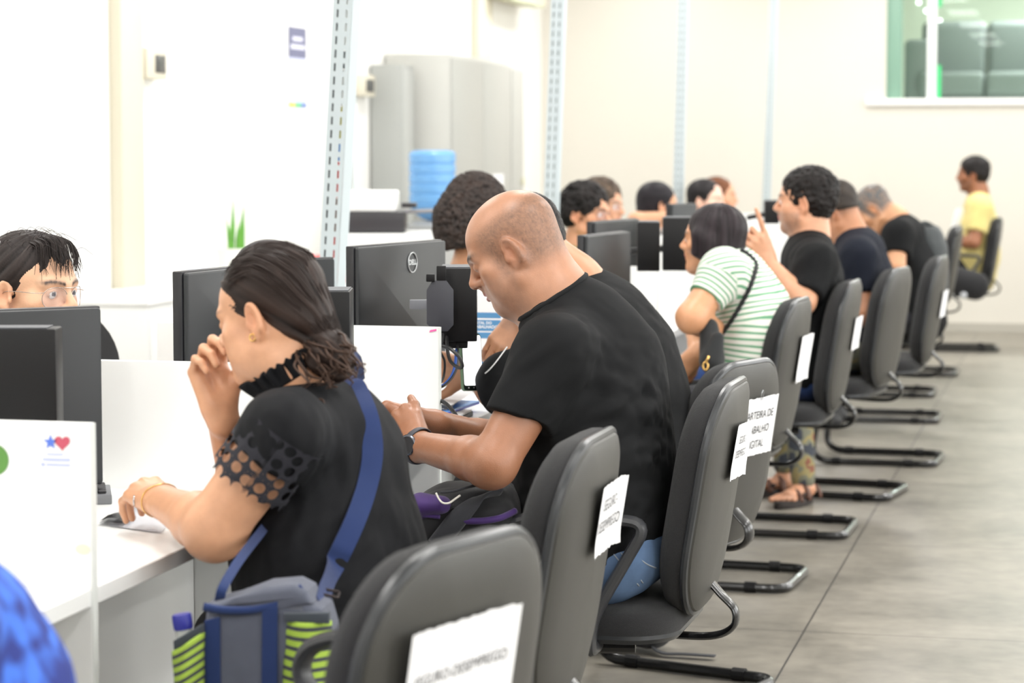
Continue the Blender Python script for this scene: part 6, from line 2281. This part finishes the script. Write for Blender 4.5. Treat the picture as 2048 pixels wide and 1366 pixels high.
MB().box((0, 0, 0), (.04, .02, .03), basis(P(1835, 455, 12.05) - off, RGT, HF, ZUP), b=.004).build('buckle', mat('pale_buckle', srgb(196, 184, 180), .5), rk)

# --- man in yellow by the far wall
Z = 16.9
hf = headframe(1947, 352, Z, 3, 2, 0, .98)
YEL = cloth('yellow_cotton', srgb(216, 200, 132), .9, .03)
ym, SY_, TY_ = sitter('man in a yellow t-shirt sitting upright by the far wall', Z, hf, srgb(150, 98, 70),
                     [(P(1957, 414, Z), .095, .19), (P(1960, 460, Z), .135, .2), (P(1955, 510, Z), .145, .2), (P(1952, 552, Z), .14, .2)],
                     (P(1962, 418, 16.68), P(1948, 484, 16.62), P(1896, 484, 16.75)), (P(1958, 416, 17.1), P(1930, 484, 17.15), P(1892, 490, 17.0)), YEL, 't_shirt', .058, .008, .011, nb=P(1958, 386, Z), sleeve=.72, sleeve_r=.076,
                     face=dict(brow=srgb(30, 24, 22), lip=srgb(130, 76, 70), stub=(srgb(60, 48, 42), .5)), legs=dict(col=cloth('black_trousers', srgb(30, 30, 34)), knee=.43, kz=.555, h=.018))
H = Sdf(); shell_hair(H, hf, .012, .012, -.03)
hair_put(H, hf, ym, .008, srgb(18, 16, 16), srgb(36, 32, 32), curl=.004, cs=60)
pq = TY_.hit(1914, 440, 16.2, 17.1, .003)
MB().prism(rrect(.10, .16, .02, 4), 0, .004, basis(pq - np.array(ym.location), unit(RGT * .5 + HF * .5), unit(ZUP + RGT * .25), np.cross(unit(RGT * .5 + HF * .5), unit(ZUP + RGT * .25)))).build('chest_print', mat('white_print', srgb(232, 234, 238), .8), ym)
yb = thing('black_bag', 'black bag on the lap of the man in the yellow t-shirt', 'bag', P(1925, 565, 16.55))
Bg = Sdf(); Bg.cap(P(1908, 560, 16.55), P(1950, 572, 16.5), .10, .10, .05, flat=(HF, .6))
V, Q = Bg.mesh(.012); put('body', V, Q, cloth('black_nylon', srgb(30, 30, 33), .6), yb, it=1)
MB().lathe([(.0, 0), (.022, 0), (.024, .004), (.018, .006), (.0, .006)], 16, basis(P(1927, 591, 16.38) - np.array(yb.location), RGT, ZUP, -HF)).build('badge', mat('badge_silver', srgb(170, 172, 176), .3, metal=.5), yb)


# ------------------------------------------------------------------ the staff across the desks (facing the clients)
def staff(label, Z, hf, base, top, topname, low=None, shy=.20, hairfn=None, face=None, headk=None, h=.006, group=None, w=.18, lean=0.0, fat=.0):
    o = hf.o
    fwd = unit(np.array([hf.f[0], hf.f[1], 0])) ; lt = np.cross(fwd, ZUP)
    c = o - hf.f * .05 * hf.s
    nbp = o + (-ZUP * .135 - fwd * .045) * hf.s
    t0 = nbp - ZUP * .10 - fwd * .02; t1 = t0 - ZUP * .16 - fwd * .03; t2 = t1 - ZUP * .14 - fwd * .02; t3 = np.array([t2[0], t2[1], .56]) - fwd * .02
    tor = [(t0, .095, w), (t1, .118, w + .005), (t2, .12, w), (t3, .125, w + .01)]
    body = []
    for s in (-1, 1):
        sh = t0 + lt * s * (w - .005) + ZUP * .015; el = sh - ZUP * .24 + fwd * .06 + lt * s * .03; wr = np.array([el[0], el[1], .79]) + fwd * .23 - lt * s * .06
        if el[2] < .80: el[2] = .80
        body.append((sh, el, wr))
    lg = dict(col=TRD, knee=.40, kz=.555, h=.018)
    ex = None if low is None else (lambda T_: T_.cut((0, 0, t0[2] - low), (0, 0, 1)))
    r, S, T_ = sitter(label, Z, hf, base, tor, body[0], body[1], top, topname, .05, h, .011, nb=nbp, lat=lt, fwd=fwd, face=face, headk=headk, legs=None, group=group, folds=False, extra=ex)
    sl = seat_legs(r, t3, fwd, lt, TRD, knee=.16, kz=.54, h=.02)
    return r, S, T_, tor


# glasses woman at the left edge
Z = 5.25
hf = headframe(63, 591, Z, -18, 3, 0, 1.0, right=True)
gw, SG, TG, _t = staff('woman with wire glasses and a dark fringe looking over the leftmost monitor', Z, hf, srgb(224, 178, 146), cloth('dark_blouse', srgb(48, 48, 56)), 'blouse', h=.0038,
                       face=dict(lip=srgb(190, 104, 100), brow=srgb(60, 46, 42), blush=.06), headk=dict(eyes_open=True))
eyes(gw, hf, (.06, .035, .02), (.15, .0))
spectacles(gw, hf, mat('wire_frame', srgb(196, 184, 176), .25, metal=1.0), w=.0275, h=.0245, round_=-.2, z0=.003, bar=True)
H = Sdf()
E = lambda c, r, k=.02, mode='u': H.ell(hf.p(c), np.array(r) * hf.s, hf.R, k * hf.s, mode)
E((0, -.014, .056), (.084, .106, .086), .01)
E((0, -.07, .0), (.058, .05, .06), .03)
E((0, .122, -.034), (.060, .085, .100), .008, 'd')
for s in (-1, 1):
    E((s * .090, .038, -.052), (.040, .040, .054), .010, 'd')
    E((s * .088, -.006, -.022), (.024, .022, .046), .008, 'd')
    E((s * .07, -.01, -.095), (.04, .055, .05), .012, 'd')
H.cut(hf.p(0, -.06, -.08), hf.v(0, .5, -1))
H.chain([hf.p(0, -.105, .03), hf.p(0, -.15, .02), hf.p(.0, -.17, -.05), hf.p(0, -.165, -.13)], [.03, .036, .034, .02], .03)
hair_put(H, hf, gw, .004, srgb(22, 19, 20), srgb(58, 50, 48), flow=((0, -.12, .02), (0, .75, .66)), amp=.0016, freq=70)
off = np.array(gw.location)
rn = random.Random(9)
bg = MB()
for k in range(84):
    x0 = rn.uniform(-.068, .066)
    ln = rn.uniform(.5, 1.0)
    a = np.array([x0 * .75, .045 - 3.5 * x0 * x0, .136 - 4.5 * x0 * x0])
    b = np.array([x0 * 1.0 + rn.uniform(-.008, .008), .093 - 5.5 * x0 * x0, .098 - 3 * x0 * x0])
    c = np.array([x0 * 1.02 + rn.uniform(-.014, .014), .104 - 7.0 * x0 * x0 + rn.uniform(-.003, .004), .098 - .054 * ln + rn.uniform(-.006, .006)])
    cl = catmull([hf.p(a), hf.p(a * .45 + b * .55 + np.array([0, .008, .012])), hf.p(b), hf.p(c)], 5)
    n = len(cl)
    bg.tube([p - off for p in cl], [.0013 * (1 - .75 * (i / (n - 1)) ** 2) for i in range(n)], 4)
for k in range(26):                                            # flyaways
    t = rn.uniform(-.9, .9); y0 = rn.uniform(-.06, .08)
    a = np.array([math.sin(t) * .08, y0, .056 + math.cos(t) * .082 - 3.2 * (y0 + .01) ** 2])
    cl = catmull([hf.p(a), hf.p(a * 1.07 + np.array([0, .015, .004])), hf.p(a * 1.10 + np.array([rn.uniform(-.01, .01), .045, -.012]))], 4)
    bg.tube([p - off for p in cl], .0005, 3)
bg.build('fringe', mat('fringe_hair', srgb(36, 28, 26), .5, spec=.25), gw, sharp=0)['kind'] = 'stuff'
hc = MB()
hc.tube(fillet([hf.p(.052, -.045, .118) - off, hf.p(.070, -.035, .100) - off, hf.p(.078, -.052, .084) - off, hf.p(.062, -.064, .102) - off], .006, 4, True), .0018, 6, True)
hc.build('hair_clip', mat('clip_silver', srgb(190, 190, 192), .3, metal=.8), gw, sharp=0)
MB().tube([hf.p(.036 * math.cos(t), -.126 + .006 * math.sin(t), .028 + .036 * math.sin(t)) - off for t in np.linspace(0, 2 * PI, 20, endpoint=False)], .007, 6, True).build('hair_tie', mat('red_tie', srgb(196, 44, 48), .7), gw, sharp=0)

# dark head behind the lace-bloused woman
Z = 6.1
hf = headframe(540, 592, Z, 0, 22, 0, .95, right=True)
r, S, T_, _t = staff('person with smooth black hair whose crown shows above the seated woman\'s head', Z, hf, srgb(196, 146, 116), cloth('black_top', srgb(30, 30, 34)), 'shirt', w=.21)
H = Sdf(); shell_hair(H, hf, .012, .0, -.06, face=(.062, .075, .085))
hair_put(H, hf, r, .006, srgb(20, 18, 20), srgb(52, 46, 48), amp=.0012)

# curly-haired woman
Z = 8.3
hf = headframe(966, 440, Z, 42, 4, 0, .98, right=True)
r, S, T_, _t = staff('woman with a big cloud of dark curls and a bare shoulder', Z, hf, srgb(206, 150, 114), cloth('dark_top', srgb(52, 46, 50)), 'top', w=.17, low=.03)
H = Sdf()
for c, rr in (((0, -.035, .055), .108), ((0, -.09, .0), .092), ((-.05, -.06, -.03), .085), ((.05, -.06, -.03), .085), ((0, -.085, -.075), .082), ((-.07, -.07, -.07), .06), ((.07, -.07, -.07), .06)):
    H.ell(hf.p(c), np.array((rr, rr, rr)) * hf.s, None, .03)
H.ell(hf.p(0, .13, -.02), np.array((.075, .09, .11)) * hf.s, hf.R, .01, 'd')
H.cut(P(905, 494, 8.3), unit(-ZUP + RGT * .12), .01)
hair_put(H, hf, r, .005, srgb(24, 18, 16), srgb(58, 44, 38), amp=.0015, curl=.009, cs=78, m=mat('frizzy_hair', (1, 1, 1, 1), .7, vcol=True, bump=1.0, bscale=260))

# young man with glasses, the one behind, and three more
Z = 10.5
hf = headframe(1171, 432, Z, -16, 3, 0, .98, right=True)
r, S, T_, _t = staff('young man with dark glasses and curly black hair in a green shirt', Z, hf, srgb(206, 150, 116), cloth('green_shirt', srgb(74, 128, 74)), 'shirt', face=dict(lip=srgb(176, 104, 92), brow=srgb(34, 28, 26)), headk=dict(eyes_open=True), h=.0055)
eyes(r, hf); spectacles(r, hf, mat('dark_wire', srgb(60, 56, 56), .3, metal=.6), w=.027, h=.019)
H = Sdf(); shell_hair(H, hf, .014, .004, -.03, top=.008)
hair_put(H, hf, r, .006, *DARKH, curl=.008, cs=46)
Z = 11.6
hf = headframe(1203, 416, Z, -16, 3, 0, .98, right=True)
r, S, T_, _t = staff('man with thin glasses and grey-brown hair behind the young man in green', Z, hf, srgb(204, 154, 124), cloth('grey_shirt', srgb(128, 124, 116)), 'shirt', face=dict(lip=srgb(176, 104, 92), brow=srgb(60, 50, 44)), headk=dict(eyes_open=True), h=.007)
eyes(r, hf); spectacles(r, hf, mat('pale_wire', srgb(170, 150, 120), .3, metal=.8), w=.027, h=.019)
H = Sdf(); shell_hair(H, hf, .012, .008, -.03, top=.006)
hair_put(H, hf, r, .007, srgb(52, 42, 36), srgb(96, 82, 70), curl=.007, cs=46)
Z = 12.6
hf = headframe(1316, 413, Z, 30, 0, 0, .95, right=True)
r, S, T_, _t = staff('person with long black hair facing away, one bare arm raised across the back', Z, hf, srgb(208, 156, 122), cloth('dark_top', srgb(52, 46, 50)), 'top', h=.007)
H = Sdf()
E = lambda c, rr, k=.02, mode='u': H.ell(hf.p(c), np.array(rr) * hf.s, hf.R, k * hf.s, mode)
E((0, -.016, .052), (.088, .108, .088), .01); E((0, -.06, -.03), (.078, .062, .10), .03); E((0, -.07, -.12), (.07, .045, .07), .03); E((0, .118, -.03), (.064, .085, .11), .008, 'd')
hair_put(H, hf, r, .007, srgb(18, 16, 20), srgb(40, 36, 42), amp=.0012)
A_ = Sdf(); A_.chain([P(1270, 452, 12.45), P(1272, 440, 12.4), P(1338, 434, 12.42)], [.040, .040, .030], .02)
V, Q = A_.mesh(.007); put('raised_arm', V, Q, skin_material(), r, np.tile(np.array(srgb(208, 156, 122)[:3]), (len(V), 1)))
Z = 13.6
hf = headframe(1411, 404, Z, -12, 4, 0, .95, right=True)
r, S, T_, _t = staff('pale woman with smooth black hair behind the dark monitors', Z, hf, srgb(232, 192, 172), cloth('dark_top', srgb(52, 46, 50)), 'top', face=dict(lip=srgb(200, 120, 116), brow=srgb(60, 48, 44)), h=.007)
H = Sdf()
E = lambda c, rr, k=.02, mode='u': H.ell(hf.p(c), np.array(rr) * hf.s, hf.R, k * hf.s, mode)
E((0, -.016, .052), (.086, .106, .086), .01); E((0, -.06, -.04), (.07, .055, .09), .03); E((0, .118, -.02), (.064, .085, .10), .008, 'd')
hair_put(H, hf, r, .007, srgb(20, 18, 20), srgb(42, 38, 40), amp=.0012)
Z = 14.6
hf = headframe(1437, 396, Z, 8, 4, 0, .95, right=True)
r, S, T_, _t = staff('woman with reddish-brown hair beyond the pale black-haired woman', Z, hf, srgb(212, 160, 128), cloth('brown_top', srgb(120, 92, 74)), 'top', face=dict(lip=srgb(190, 110, 100), brow=srgb(80, 56, 44)), h=.008)
H = Sdf()
E = lambda c, rr, k=.02, mode='u': H.ell(hf.p(c), np.array(rr) * hf.s, hf.R, k * hf.s, mode)
E((0, -.016, .052), (.086, .106, .086), .01); E((0, -.055, -.05), (.074, .06, .11), .03); E((0, .118, -.02), (.062, .085, .10), .008, 'd')
hair_put(H, hf, r, .008, srgb(84, 50, 34), srgb(130, 84, 58), amp=.0012)

# --- blurred shoulder in blue at the lower left corner
Z = 2.62
hf = headframe(-260, 1010, Z, 0, 10, 0, .98)
def blue_mat():
    m = bpy.data.materials.new('blue_print_fabric'); m.use_nodes = True
    nt = m.node_tree; N, L = nt.nodes, nt.links
    b = N['Principled BSDF']; b.inputs['Roughness'].default_value = .9
    tc = N.new('ShaderNodeTexCoord'); n = N.new('ShaderNodeTexNoise'); n.inputs['Scale'].default_value = 26; n.inputs['Detail'].default_value = 1.5
    L.new(tc.outputs['Object'], n.inputs['Vector'])
    r = N.new('ShaderNodeValToRGB'); r.color_ramp.elements[0].position = .42; r.color_ramp.elements[0].color = srgb(34, 48, 122); r.color_ramp.elements[1].position = .62; r.color_ramp.elements[1].color = srgb(62, 108, 206)
    L.new(n.outputs['Fac'], r.inputs['Fac']); L.new(r.outputs['Color'], b.inputs['Base Color'])
    return m


bp_, SB_, TB_ = sitter('person in a blue patterned shirt, only a blurred back at the lower left corner', Z, hf, srgb(190, 140, 110),
                      [(P(-130, 1270, Z), .085, .16), (P(-110, 1390, Z), .110, .17), (P(-100, 1540, Z), .118, .17), (P(-90, 1700, Z), .12, .17)],
                      (P(-170, 1260, 2.47), P(-300, 1560, 2.47), P(-480, 1520, 2.6)), (P(-150, 1260, 2.8), P(-320, 1540, 2.85), P(-480, 1500, 2.8)), blue_mat(), 'shirt', .055, .009, .009, nb=P(-190, 1150, Z), folds=False)
H = Sdf(); shell_hair(H, hf, .014, .0, -.05); hair_put(H, hf, bp_, .009, *DARKH)

# ------------------------------------------------------------------ bags
# cooler bag of the woman in front, hanging from her shoulder strap
_r, S1, B1, fr1 = FW
NAVY = cloth('navy_webbing', srgb(33, 52, 100), .75, .04, .6)
GREYB = cloth('grey_canvas', srgb(92, 96, 110), .85, .06, .7)
DGB = cloth('dark_grey_canvas', srgb(66, 72, 80), .85, .06, .7)
Zb = 3.62
cb = thing('cooler_bag', 'grey cooler bag with navy straps and lime striped pockets at the woman\'s hip', 'bag', P(530, 1300, Zb))
off = np.array(cb.location)
bx = unit(RGT * .98 - HF * .10); bn = np.cross(bx, ZUP)             # bn points to the viewer
def BPt(px, py, d=0.0): return P(px, py, Zb) + bn * d
k = Zb / 4836.0


def panel(name, outline, d0, d1, m, b=.004, seg=2):
    """an upholstered panel whose outline is given in picture corners on the bag's front plane"""
    o = P(530, 1300, Zb)
    pts = []
    for x, y in outline:
        q = P(x, y, Zb) - o
        pts.append((float(q @ bx), float(q @ ZUP)))
    M = basis(o - off, bx, ZUP, bn)
    return MB().prism(pts, d0, d1, M, b, seg).build(name, m, cb)


panel('body', [(410, 1215), (500, 1222), (610, 1200), (648, 1216), (660, 1260), (662, 1560), (400, 1560), (398, 1300)], -.10, .0, GREYB, .014, 4)
panel('lid', [(412, 1210), (470, 1196), (530, 1172), (590, 1166), (618, 1180), (628, 1206), (600, 1216), (520, 1228), (440, 1226)], -.085, .002, GREYB, .012, 4)
zp = catmull([BPt(408, 1213, .003), BPt(450, 1219, .006), BPt(510, 1218, .006), BPt(560, 1204, .006), BPt(606, 1174, .003)], 8)
MB().tube([p - off for p in zp], .0042, 6, False, None, 1.6, ZUP).build('zip_band', NAVY, cb, sharp=0)
panel('webbing', [(408, 1242), (440, 1234), (436, 1560), (404, 1560)], .0, .0042, NAVY, .001, 1)
panel('webbing', [(526, 1214), (558, 1210), (552, 1560), (518, 1560)], .0, .0042, NAVY, .001, 1)


def lime_material():
    m = bpy.data.materials.new('lime_stripes'); m.use_nodes = True
    nt = m.node_tree; N, L = nt.nodes, nt.links
    b = N['Principled BSDF']; b.inputs['Roughness'].default_value = .85
    a = N.new('ShaderNodeAttribute'); a.attribute_name = 'ls'
    f = N.new('ShaderNodeMath'); f.operation = 'FRACT'; L.new(a.outputs['Fac'], f.inputs[0])
    r = N.new('ShaderNodeValToRGB'); r.color_ramp.interpolation = 'CONSTANT'; r.color_ramp.elements[0].color = srgb(152, 180, 66); r.color_ramp.elements[1].position = .58; r.color_ramp.elements[1].color = srgb(56, 58, 66)
    L.new(f.outputs[0], r.inputs['Fac']); L.new(r.outputs['Color'], b.inputs['Base Color'])
    return m


LIME = lime_material()


def pocket(tl, tr, bl, br, n, bulge, phase=0.0, d=0.0):
    v_ = []; f_ = []; at_ = []
    nu, nv = 14, 40
    for j in range(nv + 1):
        for i in range(nu + 1):
            u, w_ = i / nu, j / nv
            x = (tl[0] * (1 - u) + tr[0] * u) * (1 - w_) + (bl[0] * (1 - u) + br[0] * u) * w_
            y = (tl[1] * (1 - u) + tr[1] * u) * (1 - w_) + (bl[1] * (1 - u) + br[1] * u) * w_
            v_.append(BPt(x, y, d + bulge * math.sin(PI * u) * (.75 + .25 * math.sin(w_ * 3)) + .0015 * math.sin(w_ * 25 + u * 4)) - off); at_.append(w_ * n + phase)
    for j in range(nv):
        for i in range(nu):
            a = j * (nu + 1) + i; f_.append((a, a + nu + 1, a + nu + 2, a + 1))
    o = meshobj('striped_pocket', v_, f_, LIME, cb, sharp=0)
    q = o.data.attributes.new('ls', 'FLOAT', 'POINT'); q.data.foreach_set('value', np.array(at_, np.float32))
    sd = o.modifiers.new('thickness', 'SOLIDIFY'); sd.thickness = .004; sd.offset = -1
    return o


pocket((344, 1302), (410, 1264), (362, 1560), (408, 1540), 15, .035, .0, .002)
pocket((572, 1238), (664, 1241), (556, 1560), (664, 1560), 16, .030, .1, .002)
panel('pocket_band', [(345, 1283), (408, 1246), (408, 1268), (346, 1306)], .0, .012, DGB, .003)
panel('pocket_band', [(572, 1222), (665, 1219), (664, 1242), (574, 1240)], .0, .012, DGB, .003)
sp_ = [(668, 1132), (686, 1094), (708, 1046), (726, 998), (739, 950), (745, 905), (742, 862), (732, 820), (716, 782), (698, 752)]
sp2 = [B1.hit(x, y, 3.3, 4.3, .004) - HF * .004 for x, y in sp_]
lo_ = BPt(634, 1222, -.03); hi_ = sp2[0]
sp3 = [lo_, lo_ * .55 + hi_ * .45 - HF * .012] + sp2 + [sp2[-1] + HF * .10 + ZUP * .015, sp2[-1] + HF * .18 - ZUP * .03]
ribbon(catmull(sp3, 6), .036, .0035, -HF * .9 + RGT * .4, off).build('shoulder_strap', NAVY, cb, sharp=40)
fs = catmull([BPt(430, 1214, -.03), BPt(440, 1180, -.02), BPt(452, 1140, -.10), BPt(466, 1102, -.24), BPt(480, 1060, -.34)], 6)
ribbon(fs, .015, .003, -HF, off).build('front_strap', NAVY, cb, sharp=40)
mid_ = lo_ * .55 + hi_ * .45 - HF * .030
kt = unit(hi_ - lo_); kb = unit(np.cross(kt, -HF))
bk = fillet([mid_ + kb * .021 + kt * .012, mid_ - kb * .021 + kt * .012, mid_ - kb * .021 - kt * .012, mid_ + kb * .021 - kt * .012], .004, 4, True)
MB().tube([p - off for p in bk], .0022, 6, True).build('buckle', mat('buckle_dark', srgb(60, 52, 50), .4, metal=.6), cb, sharp=0)
wb = thing('water_bottle', 'clear bottle with a dark blue cap in the cooler bag\'s left pocket', 'bottle', BPt(368, 1302, -.018))
Mb = RY(math.radians(-9))
MB().lathe([(.0, -.10), (.019, -.10), (.020, -.02), (.019, .0), (.0135, .016), (.0125, .034), (0, .034)], 24, Mb).build('bottle_body', mat('clear_bottle', srgb(196, 200, 196), .12, alpha=.6), wb)
MB().lathe([(.0, .030), (.0145, .030), (.0150, .034), (.0150, .050), (.0135, .053), (0, .053)], 24, Mb).build('bottle_cap', mat('blue_cap', srgb(40, 44, 140), .4), wb)

# backpack on the bald man's lap
_rb, SBm, TBm = BALD
Zl = 4.9
lp = thing('backpack', 'black and purple backpack lying on the bald man\'s lap', 'backpack', P(930, 1080, Zl))
off = np.array(lp.location)
PUR = cloth('purple_nylon', srgb(58, 33, 94), .55, .1, .4); BKN = cloth('black_nylon', srgb(30, 30, 33), .6)
G = Sdf()
G.cap(P(870, 1045, Zl), P(985, 1030, Zl), .062, .060, .05, flat=(LAT, 1.7)); G.cap(P(900, 1000, Zl), P(990, 1000, Zl), .030, .030, .05, flat=(LAT, 1.8)); G.cap(P(880, 1100, Zl), P(960, 1100, Zl), .04, .04, .05, flat=(LAT, 1.5))
V, Q = G.mesh(.006); N = vnormals(V, Q); V = V + N * (foldfield(V, P(930, 1030, 4.8), RGT + ZUP * .5, .03, .006, .2) )[:, None]
put('body', V, Q, BKN, lp, it=1)
G2 = Sdf(); G2.cap(P(842, 1010, 4.82), P(884, 1010, 4.80), .024, .018, .02, flat=(LAT, 1.6)); G2.cap(P(836, 1016, 4.82), P(850, 1024, 4.82), .02, .016, .02)
V, Q = G2.mesh(.005); put('front_pocket', V, Q, PUR, lp, it=1)
for nm, pts, r_ in (('zip_piping', ((828, 1018), (850, 1022), (880, 1019), (908, 1012)), .004), ('purple_trim', ((825, 1030), (850, 1031), (880, 1034)), .0045), ('purple_trim', ((928, 1042), (962, 1042), (1000, 1036), (1030, 1022)), .007), ('purple_trim', ((905, 1082), (930, 1072), (960, 1062)), .003)):
    pp = [G.hit(x, y, 4.5, 5.1, .004) for x, y in pts]
    MB().tube([p - off for p in catmull(pp, 6)], r_, 8).build(nm, BKN if nm == 'zip_piping' else PUR, lp, sharp=0)
pp = [P(872, 986, 4.77), P(878, 998, 4.765), P(886, 1006, 4.76), P(898, 1006, 4.76), P(910, 998, 4.77), P(920, 991, 4.78)]
MB().tube([p - off for p in catmull(pp, 5)], .0021, 6).build('white_zip', mat('white_zip', srgb(214, 210, 202), .6), lp, sharp=0)
pp = [G.hit(x, y, 4.5, 5.1, .004) for x, y in ((1000, 985), (960, 996), (930, 1022), (900, 1056), (872, 1090))]
MB().tube([p - off for p in catmull(pp, 6)], .005, 8, False, None, 4.0, unit(RGT + ZUP * .4)).build('shoulder_strap', cloth('black_webbing', srgb(46, 47, 52), .7), lp, sharp=0)
pp = [P(880, 985, 4.76), P(905, 983, 4.76), P(930, 976, 4.77), P(955, 970, 4.78)]
MB().tube([p - off for p in catmull(pp, 6)], .003, 6).build('cord', cloth('black_webbing', srgb(46, 47, 52), .7), lp, sharp=0)

# bag on the floor under the chairs
q = atz(1270, 1300, .0)
fb = thing('floor_bag', 'black bag with a loose strap on the floor under the bald man\'s chair', 'bag', (q[0], q[1], 0))
off = np.array(fb.location)
G = Sdf(); G.cap(q + ZUP * .085 - RGT * .10, q + ZUP * .075 + RGT * .04, .075, .068, .03, flat=(HF, 1.2)); G.cut((0, 0, .004), (0, 0, -1))
V, Q = G.mesh(.008); N = vnormals(V, Q); V = V + N * foldfield(V, q + ZUP * .08, ZUP, .04, .006, .2)[:, None]; V[:, 2] = np.maximum(V[:, 2], .003)
put('body', V, Q, BKN, fb, it=0)
a = [q + ZUP * .10 + RGT * .02 - HF * .06, atz(1300, 1282, .03), atz(1322, 1305, .012), atz(1370, 1308, .012), atz(1430, 1312, .012)]
MB().tube([p - off for p in catmull(a, 6)], .003, 8, False, None, 5.0, HF).build('loose_strap', cloth('black_webbing', srgb(46, 47, 52), .7), fb, sharp=0)
MB().box((0, 0, 0), (.05, .02, .028), basis(q + ZUP * .10 - RGT * .12 - HF * .09 - off, RGT, HF, ZUP), b=.005).build('cream_tag', mat('cream_tag', srgb(206, 198, 176), .7), fb)
